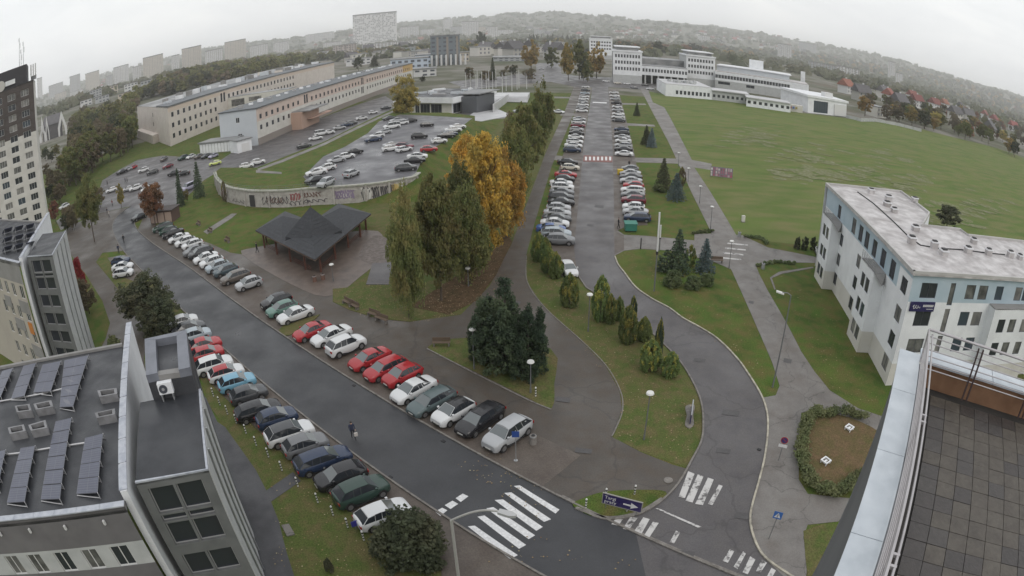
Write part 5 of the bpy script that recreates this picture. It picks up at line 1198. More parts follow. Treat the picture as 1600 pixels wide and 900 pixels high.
def crown(kind, seed, ncl, nlf, size):
    """crown in unit tree space: x,y within +-.5, z 0..1"""
    g = np.random.default_rng(seed); Q = []; MI = []
    def add(*a, m=0, **k): q = leaves(*a, rng=g, **k); Q.append(q); MI.append(np.full(len(q), m))
    if kind in ('broad', 'round', 'tall', 'weep'):
        z0, zc, rz = {'broad': (.2, .6, .40), 'round': (.05, .52, .46), 'tall': (.1, .55, .45), 'weep': (.05, .52, .47)}[kind]
        lobes = [(g.uniform(-.16, .16), g.uniform(-.16, .16), zc+g.uniform(-.2, .25)*(1.3 if kind == 'tall' else 1), g.uniform(.22, .33)) for _ in range(6)]
        for i in range(ncl):
            if g.random() < .6:
                l = lobes[g.integers(len(lobes))]; d = g.normal(size=3); d /= np.linalg.norm(d); c = np.array(l[:3])+d*np.array([l[3], l[3], l[3]*.8])*g.uniform(.5, 1)
            else:
                d = g.normal(size=3); d /= np.linalg.norm(d); c = np.array([0, 0, zc])+d*np.array([.42, .42, rz])*g.uniform(.6, 1)
            if kind in ('tall', 'weep'):
                k = 1-.50*max(0, (c[2]-.45)/.55)**1.6; c[0] *= k; c[1] *= k
            c[2] = min(max(c[2], z0), .96); r = np.hypot(c[0], c[1])
            if r > .46: c[:2] *= .46/r
            add(c, g.uniform(.045, .10), nlf, size, squash=(1.7 if kind == 'weep' else 1.0)*g.uniform(.6, 1))
    elif kind == 'spruce':
        L = 15
        for i in range(L):
            z = .06+.9*i/(L-1); R = .5*(1-z)**.85+.01; nb = max(3, int(11*(1-z)+3)); o = g.random()*6
            for k in range(nb):
                a = o+2*math.pi*k/nb+g.uniform(-.2, .2); rr = R*g.uniform(.8, 1.08)
                for f in (.35, .65, .92): add((math.cos(a)*rr*f, math.sin(a)*rr*f, z-.06*f*R*2+.01), .045+.03*(1-f), max(3, nlf//8), size, squash=.45, outward=.2, up=.5)
        add((0, 0, .97), .02, 8, size*.7, squash=1.8)
    elif kind == 'pine':
        lead = [(0, 0, 1.0, .30)]+[(.26*math.cos(a0), .26*math.sin(a0), g.uniform(.62, .9), g.uniform(.17, .24)) for a0 in (.4, 1.5, 2.7, 3.8, 5.2)]
        for i in range(ncl):
            lx, ly, lh, lr = lead[g.integers(len(lead))]; z = g.uniform(.06, 1)*lh; R = lr*(1-(z/lh))**.7+.012; a = g.uniform(0, 6.28); rr = R*g.uniform(.5, 1.1)
            add((lx*(.55+.45*min(1, z*2))+math.cos(a)*rr, ly*(.55+.45*min(1, z*2))+math.sin(a)*rr, z), g.uniform(.035, .065), nlf, size, squash=.9, up=.8)
    elif kind == 'thuja':
        for i in range(ncl):
            z = g.uniform(.03, .98); R = .47*math.sin(math.pi*min(1, (z*.86+.14)))**.75 if z < .9 else .47*(1-z)*2.5; a = g.uniform(0, 6.28); rr = R*g.uniform(.72, 1.0)
            m = 1 if g.random() < (.08+.62*max(0, z-.35)) else 0
            add((math.cos(a)*rr, math.sin(a)*rr, z), g.uniform(.06, .085), nlf, size, squash=1.7, m=m)
    elif kind == 'shrub':
        for i in range(ncl):
            d = g.normal(size=3); d /= np.linalg.norm(d); d[2] = abs(d[2]); rr = g.uniform(.6, 1)
            add((d[0]*.42*rr, d[1]*.42*rr, .08+d[2]*.8*rr), g.uniform(.09, .15), nlf, size, squash=.8)
    elif kind == 'sparse':
        for i in range(ncl):
            d = g.normal(size=3); d /= np.linalg.norm(d); c = np.array([0, 0, .58])+d*np.array([.42, .42, .38])*g.uniform(.4, 1.05)
            add(c, g.uniform(.05, .09), nlf, size)
    return Q, MI
def trunk_mb(kind, seed):
    g = random.Random(seed); mb = MB()
    top = .55 if kind in ('broad', 'round', 'tall', 'weep', 'sparse') else .9
    mb.tube((0, 0, -.01), (g.uniform(-.02, .02), 0, top), .022, .008, 7)
    if kind in ('broad', 'tall', 'weep', 'sparse'):
        for i in range(9):
            z = g.uniform(.22, .6); a = g.uniform(0, 6.28); r = g.uniform(.18, .36); mb.tube((0, 0, z), (math.cos(a)*r, math.sin(a)*r, z+g.uniform(.1, .3)), .008, .003, 4)
    return mb
TREE = {}
def tree_meshes(kind, col, q, var):
    key = (kind, col, q, var)
    if key not in TREE:
        ncl, nlf, size = {'hi': (190, 95, .0125), 'mid': (80, 60, .022), 'lo': (34, 26, .045)}[q]
        if kind == 'thuja': ncl, nlf, size = {'hi': (170, 90, .020), 'mid': (60, 55, .028), 'lo': (30, 20, .06)}[q]
        if kind == 'pine' and q == 'hi': ncl, nlf, size = 420, 55, .0115
        if kind == 'shrub': ncl, nlf, size = {'hi': (110, 90, .022), 'mid': (50, 40, .04), 'lo': (24, 20, .07)}[q]
        if kind == 'spruce': nlf = {'hi': 90, 'mid': 60, 'lo': 28}[q]; size = {'hi': .019, 'mid': .026, 'lo': .05}[q]
        if kind == 'sparse': ncl, nlf = int(ncl*.8), int(nlf*.6)
        Q, MI = crown(kind, sum(map(ord, kind+col))+var*17, ncl, nlf, size)
        mats = [LM[col], LM['thujay']] if kind == 'thuja' else [LM[col]]
        cm = quads_mesh('crown', Q, mats, MI); tm = trunk_mb(kind, var).mesh('trunk', [BARK])
        if q == 'lo':
            tb = trunk_mb(kind, var); tq = []
            for f in tb.f:
                if len(f) == 4: tq.append([tb.v[i] for i in f])
            tq = np.array(tq); cm2 = quads_mesh('tree', Q+[tq], mats+[BARK], MI+[np.full(len(tq), len(mats))]); TREE[key] = (cm2, None)
        else: TREE[key] = (cm, tm)
    return TREE[key]
def tree(p, h, wd, kind, col, label, cat='tree', group=None, q='mid', name=None, var=None):
    var = random.randrange(3) if var is None else var
    nm = name or {'spruce': 'spruce_tree', 'pine': 'pine_tree', 'thuja': 'thuja_shrub', 'shrub': 'shrub'}.get(kind, 'broadleaf_tree')
    cm, tm = tree_meshes(kind, col, q, var); rz = random.uniform(0, 6.28)
    if tm is None:
        return tag(obj(nm, cm, None, tuple(p), rz, (wd, wd, h)), label, cat, group)
    t = thing(nm, tuple(p), label, cat, group, rz)
    obj('crown', cm, t, scale=(wd, wd, h)); obj('trunk', tm, t, scale=(wd*.9, wd*.9, h)); return t
def treepx(base, top, wpx, kind, col, label, z=0, **k):
    p = at(*base, z); h = hg(base, top, z); D = (p-CAMV).length; wd = wpx/ (800/K1) * D * (1.0 if kind == 'thuja' else 1.12)
    return tree(p, h, wd, kind, col, label, **k)
G1 = 'trees in the row between car park and path'
treepx((640, 498), (650, 285), 66, 'weep', 'willow', 'tall loose green tree with thin trunk, nearest the gazebo in the tree row', q='hi', group=G1, var=0)
treepx((690, 470), (690, 262), 92, 'tall', 'willow', 'tall dense olive green tree behind the nearest row tree', q='hi', group=G1, var=1)
treepx((735, 445), (715, 285), 74, 'weep', 'willow', 'green yellow tree at the right foot of the row, beside the wide path', q='hi', group=G1, var=2)
treepx((722, 425), (668, 250), 72, 'weep', 'olive', 'dull green tree hidden half behind the two nearest row trees', q='hi', group=G1, var=1)
treepx((758, 405), (748, 206), 106, 'tall', 'orange', 'bright orange autumn tree, largest of the orange ones', q='hi', group=G1, var=0)
treepx((790, 372), (786, 228), 70, 'weep', 'orange', 'orange autumn tree leaning to the wide path, right of the largest orange', q='hi', group=G1, var=2)
treepx((728, 350), (722, 212), 60, 'tall', 'orange', 'orange tree on the car park side of the orange ones', q='hi', group=G1, var=1)
treepx((805, 322), (792, 178), 66, 'weep', 'willow', 'olive brown tree just beyond the orange trees', q='hi', group=G1, var=0)
treepx((822, 285), (814, 158), 56, 'tall', 'willow', 'middle olive tree of the far half of the row', q='mid', group=G1, var=1)
treepx((838, 250), (834, 140), 46, 'weep', 'willow', 'greenish tree in the far half of the row beside the narrow path', q='mid', group=G1)
treepx((850, 222), (847, 128), 38, 'weep', 'willow', 'last tall tree of the row, nearest the street end', q='mid', group=G1)
treepx((858, 205), (856, 146), 22, 'tall', 'willow', 'small slender tree ending the long tree row', q='mid', group=G1)
treepx((800, 260), (790, 175), 40, 'tall', 'brown', 'brownish tree behind the row, toward the white steps', q='mid', group=G1)
# pine and thuja group
treepx((790, 575), (780, 436), 114, 'pine', 'pine', 'big dark pine on the island lawn in the middle of the walkways', q='hi', var=0)
treepx((826, 588), (822, 478), 84, 'pine', 'pine', 'lower dark pine leaning right of the big one', q='hi', var=1)
treepx((755, 562), (762, 475), 56, 'pine', 'pine', 'low pine on the left side of the big dark pine', q='hi', var=2)
TH = [(842, 408, 366, 26, 'at the far end of the strip beside the parked grey car'), (857, 425, 388, 27, 'behind the white car, second from the far end'), (852, 402, 372, 20, 'small one squeezed between the two farthest'), (868, 434, 396, 24, 'just left of the lone white car'),
      (890, 478, 430, 33, 'standing alone below the lone white car'), (938, 500, 434, 32, 'tallest one beside the lamp post'), (953, 505, 462, 22, 'right beside the tallest one'), (966, 500, 465, 20, 'brownish, behind the middle pair'),
      (980, 535, 480, 33, 'wide one with yellow top in the middle'), (1005, 532, 497, 26, 'right of the wide middle one'), (1014, 578, 533, 38, 'wide one near the loop end of the strip'), (1046, 588, 551, 32, 'last one, closest to the loop road')]
for i, (x, yb, yt, wp, tx) in enumerate(TH):
    treepx((x, yb), (x, yt), wp, 'thuja', 'thuja', 'yellow green thuja '+tx, cat='thuja', group='thujas along the curved strip', q='hi', var=i % 3)
for (x, yb, yt, wp, tx) in [(988, 500, 464, 14, 'dark narrow cypress between thujas, the farther of two'), (1027, 560, 500, 15, 'dark narrow cypress column beside the loop road, the nearer of two')]:
    treepx((x, yb), (x, yt), wp, 'thuja', 'spruce', tx, cat='cypress', q='hi', name='cypress')
# conifer group on triangle lawn
treepx((1058, 425), (1062, 358), 44, 'spruce', 'spruce', 'dark conifer with leaning tip left in the triangle lawn group', q='hi', var=0)
treepx((1040, 425), (1040, 388), 38, 'pine', 'spruce', 'low spreading dark conifer at the left foot of the lawn group', q='mid')
treepx((1100, 425), (1100, 372), 36, 'spruce', 'blue', 'blue spruce with tiered branches on the triangle lawn', q='hi', var=1)
treepx((1078, 415), (1079, 384), 20, 'thuja', 'thuja', 'rusty yellow thuja between the dark conifer and the blue spruce', cat='thuja', q='mid')
treepx((1051, 447), (1051, 417), 30, 'shrub', 'shrub', 'rounded grey green shrub left in front of the conifers', cat='shrub', q='hi')
treepx((1083, 450), (1083, 428), 28, 'shrub', 'shrub', 'low rounded shrub in front of the blue spruce', cat='shrub', q='hi', var=1)
treepx((1104, 445), (1104, 423), 24, 'shrub', 'shrub', 'low shrub at the right foot of the blue spruce', cat='shrub', q='hi', var=2)
treepx((1036, 297), (1037, 247), 32, 'spruce', 'dark', 'dark blue green conifer in the second lawn beside the parked cars', q='hi', var=1)
treepx((1056, 312), (1056, 270), 34, 'spruce', 'blue', 'bluish spruce right of the dark conifer in the second lawn', q='hi', var=2)
treepx((1030, 300), (1030, 285), 22, 'shrub', 'shrub', 'low green bush left below the bluish spruce', cat='shrub', q='mid')
treepx((1065, 290), (1066, 262), 14, 'thuja', 'brown', 'rusty slim bush behind the bluish spruce', cat='shrub', q='mid')
treepx((1010, 226), (1010, 196), 20, 'spruce', 'dark', 'dark conifer in the third lawn, left of two', q='mid'); treepx((1018, 230), (1018, 200), 18, 'spruce', 'blue', 'grey blue conifer in the third lawn, right of two', q='mid')
treepx((995, 181), (994, 160), 12, 'spruce', 'dark', 'small conifer in the fourth lawn near the far cross path', q='mid')
# left side
treepx((236, 508), (232, 424), 112, 'round', 'dark', 'dark green broad tree hanging over the road behind the near office', q='hi', var=0)
treepx((255, 528), (252, 455), 84, 'round', 'dark', 'lower part dark tree beside the stair head of the near office', q='hi', var=1)
treepx((148, 378), (142, 268), 56, 'broad', 'olive', 'tall yellow green tree on the corner left of the road bend', q='hi', var=2)
treepx((190, 325), (189, 284), 18, 'tall', 'gold', 'small yellow tree between white cars by the left car park', q='mid')
treepx((243, 352), (243, 278), 46, 'broad', 'rust', 'rusty red brown tree above the shed at the road bend', q='hi', var=1)
treepx((283, 322), (280, 262), 16, 'spruce', 'spruce', 'narrow spruce left of the dark blue spruce by the shed', q='mid')
treepx((312, 308), (308, 252), 24, 'spruce', 'spruce', 'dark pointed spruce left of the retaining wall', q='hi', var=2)
treepx((288, 318), (290, 292), 22, 'round', 'olive', 'small yellowish bush below the dark pointed spruce', cat='bush', q='mid')
treepx((352, 316), (353, 282), 10, 'thuja', 'brown', 'thin brown conical bush against the retaining wall end', cat='bush', q='mid')
treepx((88, 350), (88, 312), 24, 'broad', 'rust', 'small orange brown tree right beside the tower block foot', q='mid')
treepx((132, 470), (118, 402), 32, 'tall', 'red', 'scarlet red shrub tree behind the cream office building', q='hi', var=0)
treepx((140, 490), (135, 430), 44, 'round', 'brown', 'brown green hedge tree below the scarlet one', q='hi', var=1)
treepx((180, 548), (178, 518), 30, 'shrub', 'shrub', 'green bush on the little lawn behind the solar roof', cat='bush', q='mid')
treepx((640, 868), (640, 800), 118, 'shrub', 'dark', 'big round dark green bush by the zebra crossing', cat='bush', q='hi', var=0)
treepx((516, 893), (516, 868), 16, 'shrub', 'dark', 'tiny dark bush alone on the near lawn', cat='bush', q='mid')
treepx((632, 190), (632, 112), 48, 'round', 'gold', 'yellow brown tree at the end of the peach building', q='hi', var=2)
for i, (x, yb, yt, wp) in enumerate([(1245, 389, 367, 12), (1257, 390, 366, 13), (1270, 391, 367, 13)]):
    treepx((x, yb), (x, yt), wp, 'shrub', 'dark', ['dark round bush at meadow edge, left of three by the dormitory', 'dark round bush at meadow edge, middle of three', 'dark round bush at meadow edge, right one beside the dormitory corner'][i], cat='bush', q='mid')
treepx((1478, 362), (1478, 320), 60, 'broad', 'dark', 'dark bush behind the dormitory roof', cat='bush', q='mid')
# hedge around the flower bed
def hedge(pts, w, h, label):
    g = np.random.default_rng(3); Q = []
    P = smooth_open(P2(pts), 5)
    for a in P:
        for k in range(3): Q.append(leaves((a.x+g.uniform(-w, w)*.5, a.y+g.uniform(-w, w)*.5, h*g.uniform(.3, .85)), w*.55, 110, .07, g, .7))
    tag(obj('hedge', quads_mesh('hedge', Q, [LM['shrub']])), label, 'hedge')
hedge([(1350, 655), (1310, 650), (1275, 650), (1258, 668), (1252, 700), (1256, 735), (1270, 762), (1300, 772), (1325, 765), (1345, 745)], .9, .9, 'low green hedge ringing the brown flower bed at lower right')
hedge([(1085, 366), (1112, 363)], .5, .5, 'short brown green hedge left of the long path')
hedge([(1166, 371), (1190, 375), (1198, 382)], .5, .5, 'short brown green hedge right of the long path')
hedge([(1185, 416), (1215, 411), (1240, 413)], .5, .4, 'short low hedge above the dormitory lawn')
# poplars by the white slab
for i, (x, yb, yt, wp, k, c, lb) in enumerate([(888, 126, 64, 30, 'tall', 'gold', 'yellow brown poplar left of the white slabs, nearest the street'), (905, 124, 62, 34, 'tall', 'olive', 'dark green poplar between two yellow ones by the slabs'), (912, 126, 90, 22, 'round', 'dark', 'low green tree at the foot of the poplars'),
      (932, 122, 66, 36, 'round', 'gold', 'broad golden green tree hiding the farthest slab'), (918, 128, 95, 20, 'round', 'olive', 'small olive tree at the foot of the golden one'), (830, 108, 62, 36, 'round', 'gold', 'pale golden round tree left of the far car park'), (862, 106, 72, 26, 'round', 'olive', 'dull green tree right of the pale golden one'),
      (1030, 88, 64, 26, 'round', 'dark', 'dark tree behind the white link wing'), (1012, 86, 70, 22, 'round', 'gold', 'golden tree behind the white link wing'), (1086, 84, 66, 28, 'round', 'dark', 'dark tree behind the middle white slab'),
      (660, 128, 118, 12, 'round', 'dark', 'small dark tree before the pale blue block'), (752, 78, 46, 20, 'round', 'dark', 'tall dark tree beyond the flag poles'), (770, 125, 90, 12, 'spruce', 'dark', 'pointed dark spruce behind the flag poles'), (450, 140, 118, 30, 'spruce', 'dark', 'dark spruce between the two long buildings, left of pair'), (490, 130, 106, 34, 'broad', 'brown', 'brown tree between the two long buildings'), (420, 152, 125, 18, 'broad', 'brown', 'small brownish tree at the rear long building'),
      (560, 112, 88, 20, 'broad', 'dark', 'dark tree beyond the peach building end'), (585, 104, 86, 18, 'spruce', 'dark', 'dark conifer beyond the peach building end')]):
    treepx((x, yb), (x, yt), wp, k, c, lb, q='mid')
# woods: each tree is its own object
def scatter(poly, n, hs, ws, kinds, label, group, q='lo', jit=1.0, minz=0):
    A = [Vector((x, y)) for x, y in poly]; xs = [p.x for p in A]; ys = [p.y for p in A]; c = 0; tries = 0; out = []
    def inside(x, y):
        r = False; j = len(A)-1
        for i in range(len(A)):
            if (A[i].y > y) != (A[j].y > y) and x < (A[j].x-A[i].x)*(y-A[i].y)/(A[j].y-A[i].y)+A[i].x: r = not r
            j = i
        return r
    while c < n and tries < n*60:
        tries += 1; x, y = random.uniform(min(xs), max(xs)), random.uniform(min(ys), max(ys))
        if not inside(x, y): continue
        p = att(x, y)
        hh = random.uniform(*hs); kk = random.choice(kinds); lb = label
        tree(p, hh, hh*random.uniform(*ws), kk[0], kk[1], lb[(kk[0], kk[1])] if isinstance(lb, dict) else lb, group=group, q=q); c += 1
WK = [('broad', 'olive'), ('broad', 'brown'), ('round', 'olive'), ('tall', 'brown'), ('round', 'brown'), ('broad', 'willow'), ('broad', 'dark')]
def pick(poly, n):
    A = [Vector((x, y)) for x, y in poly]; xs = [p.x for p in A]; ys = [p.y for p in A]; c = 0; out = []
    def inside(x, y):
        r = False; j = len(A)-1
        for i in range(len(A)):
            if (A[i].y > y) != (A[j].y > y) and x < (A[j].x-A[i].x)*(y-A[i].y)/(A[j].y-A[i].y)+A[i].x: r = not r
            j = i
        return r
    while len(out) < n and c < n*60:
        c += 1; x, y = random.uniform(min(xs), max(xs)), random.uniform(min(ys), max(ys))
        if inside(x, y): out.append((x, y, att(x, y)))
    return out
CW = {'olive': 'olive green', 'brown': 'brown', 'willow': 'yellow green', 'dark': 'dark green', 'rust': 'rusty red', 'gold': 'golden'}
KW = {'broad': 'spreading', 'round': 'round', 'tall': 'tall', 'sparse': 'half bare', 'spruce': 'pointed'}
def scatter(poly, n, hs, ws, kinds, where, group, q='lo'):
    for x, y, p in pick(poly, n):
        kk = random.choice(kinds); hh = random.uniform(*hs)
        tree(p, hh, hh*random.uniform(*ws), kk[0], kk[1], f'{KW[kk[0]]} {CW[kk[1]]} tree {where(x, y)}', group=group, q=q)
def wood(name, poly, n, hs, ws, cols):
    g = np.random.default_rng(len(name)); Q = []; MI = []
    for x, y, p in pick(poly, n):
        h = g.uniform(*hs); w_ = h*g.uniform(*ws)*.5; m = g.integers(len(cols)); D = (p-CAMV).length; sz = max(.3, D*.0019)
        for k in range(11):
            d = g.normal(size=3); d /= np.linalg.norm(d); c = np.array([p.x, p.y, p.z+h*.56])+d*np.array([w_*.72, w_*.72, h*.32])
            q = leaves(c, w_*.42, 30, sz, g, .9); Q.append(q); MI.append(np.full(len(q), m))
    tag(obj(name, quads_mesh(name, Q, [LM[c] for c in cols], MI)), kind='stuff')
scatter([(62, 246), (110, 240), (110, 290), (95, 325), (78, 318), (66, 270)], 22, (5.5, 8.5), (.9, 1.2), WK, lambda x, y: 'low in the wood right beside the tower block', 'trees of the wood by the tower block', q='mid')
scatter([(112, 190), (150, 178), (214, 200), (214, 232), (160, 262), (120, 292), (110, 300)], 80, (11, 16), (.75, 1.05), WK,
    lambda x, y: ('in the middle of the wood by the tower block' if x < 160 else 'at the edge of the wood beside the long cream building'), 'trees of the wood by the tower block', q='mid')
scatter([(100, 330), (165, 322), (155, 345), (120, 366), (100, 366)], 6, (4, 6), (.8, 1.1), [('broad', 'brown'), ('round', 'dark')], lambda x, y: 'low among parked cars left of the road bend', 'low trees left of the road bend', q='mid')
scatter([(720, 118), (830, 110), (830, 128), (740, 132)], 16, (4, 8), (.8, 1.1), [('round', 'brown'), ('round', 'dark'), ('broad', 'brown')], lambda x, y: 'on the square with the flag poles', 'small trees round the flag pole square')
scatter([(820, 60), (920, 62), (920, 71), (820, 71)], 40, (18, 30), (.4, .6), [('spruce', 'dark'), ('round', 'dark')], lambda x, y: 'of the dark grove on the skyline left of the white slabs', 'dark grove near the far slabs')
scatter([(1330, 152), (1400, 142), (1500, 160), (1600, 190), (1640, 240), (1600, 252), (1540, 228), (1470, 208), (1400, 192), (1335, 180)], 165, (8, 13), (.9, 1.25), WK+[('round', 'rust'), ('broad', 'gold')],
    lambda x, y: ('in the gardens behind the end pavilion' if x < 1400 else 'among the red roofed houses beyond the meadow' if x < 1500 else 'in the gardens at the right picture edge'), 'trees among the red roofed houses', q='mid')
wood('woodland_behind_long_buildings', [(125, 196), (190, 186), (214, 158), (262, 132), (330, 108), (420, 90), (500, 80), (545, 76), (545, 88), (440, 112), (330, 135), (215, 160), (205, 195), (116, 205)], 380, (13, 21), (.8, 1.1), ['olive', 'olive', 'willow', 'dark', 'willow', 'brown'])
wood('woodland_beyond_flag_poles', [(545, 96), (640, 88), (740, 84), (860, 80), (910, 78), (910, 66), (780, 64), (640, 70), (545, 76)], 210, (10, 16), (.8, 1.1), ['olive', 'brown', 'gold', 'dark'])
wood('woodland_right_slope', [(1130, 88), (1230, 92), (1320, 108), (1420, 130), (1520, 160), (1600, 196), (1640, 230), (1640, 170), (1520, 134), (1400, 108), (1250, 84), (1130, 78)], 520, (13, 22), (.8, 1.15), ['olive', 'brown', 'dark', 'dark', 'gold'])
wood('woodland_behind_white_complex', [(960, 66), (1130, 72), (1130, 86), (960, 82)], 130, (12, 20), (.8, 1.1), ['olive', 'brown', 'dark', 'rust'])
# far forest as one mass
Q = []; g = np.random.default_rng(5)
for k in range(5200):
    az = math.radians(g.uniform(-56, 56)); r = g.uniform(900, 6300)
    if r < 2200 and g.random() < .5: continue
    x, y = r*math.sin(az), r*math.cos(az); s = g.uniform(9, 16)*(1+r/7000); 
    Q.append(leaves((x, y, T(x, y)+s*.3), s, 22, s*.36, g, .55))
tag(obj('distant_forest', quads_mesh('distant_forest', Q, [leafmat('foliage_far_hill', (.125, .135, .085), (.15, .14, .09), (.10, .115, .07), .01)])), kind='stuff')
# fallen leaves
Q = []
def litter(poly, n, z, m):
    ys = [p[1] for p in poly]; xs = [p[0] for p in poly]; B = [at(*p) for p in poly]; x0, x1 = min(b.x for b in B), max(b.x for b in B); y0, y1 = min(b.y for b in B), max(b.y for b in B)
    def ins(x, y):
        r = False; j = len(B)-1
        for i in range(len(B)):
            if (B[i].y > y) != (B[j].y > y) and x < (B[j].x-B[i].x)*(y-B[i].y)/(B[j].y-B[i].y)+B[i].x: r = not r
            j = i
        return r
    q = []
    for k in range(n):
        x, y = g.uniform(x0, x1), g.uniform(y0, y1)
        if ins(x, y):
            s = g.uniform(.03, .075); a = g.uniform(0, 6.28); c, d = math.cos(a)*s, math.sin(a)*s
            q.append([[x-c, y-d, z], [x+d, y-c, z+.02], [x+c, y+d, z+.015], [x-d, y+c, z]])
    return np.array(q)
LQ = [litter([(430, 905), (420, 700), (330, 600), (600, 760), (700, 830), (690, 905)], 900, .09, 0), litter([(760, 880), (1010, 870), (960, 905), (700, 720), (760, 700), (880, 790)], 500, .10, 0), litter([(520, 450), (640, 440), (720, 490), (640, 510), (560, 495)], 700, .1, 0),
      litter([(820, 400), (960, 520), (1090, 640), (1080, 730), (960, 680), (970, 620), (850, 480)], 1200, .09, 0), litter([(960, 400), (1100, 520), (1200, 610), (1150, 440), (980, 392)], 500, .09, 0), litter([(1200, 420), (1300, 480), (1380, 640), (1300, 610)], 400, .09, 0), litter([(640, 470), (780, 380), (800, 450), (700, 500)], 1400, .12, 0)]
tag(obj('fallen_leaves', quads_mesh('fallen_leaves', [q for q in LQ if len(q)], [mat('fallen_leaf', (.26, .19, .09), .8, [(.40, .36, .24), (.16, .09, .04)], 1.5)])), kind='stuff')
# ------------------------------------------------------------------ CARS
RUBBER = mat('tyre_rubber', (.02, .02, .021), .85)
RIMM = mat('alloy_rim', (.30, .30, .31), .35, metal=.7)
CGLASS = mat('car_glass', (.022, .026, .032), .08, spec=.7)
WSG = mat('windscreen_glass', (.10, .115, .12), .06, spec=1.0)  # base colour lightened to stand in for sky reflected in windscreens
LAMPW = mat('headlamp_glass', (.55, .56, .57), .15)
LAMPR = mat('tail_lamp_red', (.28, .012, .012), .2)
PLATE = mat('number_plate', (.55, .55, .53), .5)
TRIM = mat('black_plastic_trim', (.025, .025, .027), .6)
PAINT = {}
def paint(c):
    cols = {'white': (.58, .59, .60), 'silver': (.36, .37, .385), 'grey': (.15, .155, .165), 'dark grey': (.055, .058, .064), 'black': (.018, .018, .021), 'red': (.33, .022, .028), 'maroon': (.14, .018, .030), 'dark blue': (.022, .036, .075), 'blue': (.045, .095, .26),
            'light blue': (.16, .34, .46), 'pale blue': (.33, .38, .42), 'teal': (.060, .085, .10), 'dark green': (.028, .055, .045), 'green': (.10, .19, .16), 'grey green': (.085, .115, .12), 'cream': (.52, .49, .42), 'lime': (.48, .55, .16), 'taupe': (.115, .10, .09), 'lilac': (.34, .33, .42)}
    if c not in PAINT: PAINT[c] = mat('car_paint_'+c.replace(' ', '_'), cols[c], .22, None, 1, spec=.6)
    return PAINT[c]
SPEC = { # L, W, H, belt, hood end x, windscreen top, roof end, tail top, deck z, nose z
 'hatchback': (4.0, 1.74, 1.46, .94, 1.12, .28, -1.25, -1.84, .97, .78),
 'saloon':    (4.55, 1.78, 1.43, .92, 1.28, .40, -.82, -1.52, 1.01, .74),
 'estate':    (4.60, 1.78, 1.46, .93, 1.30, .45, -1.60, -2.20, .97, .75),
 'suv':       (4.35, 1.84, 1.62, 1.04, 1.22, .50, -1.42, -2.04, 1.07, .90),
 'van':       (4.9, 1.88, 1.92, 1.10, 1.60, .95, -2.25, -2.38, 1.12, .92),
}
CARM = {}
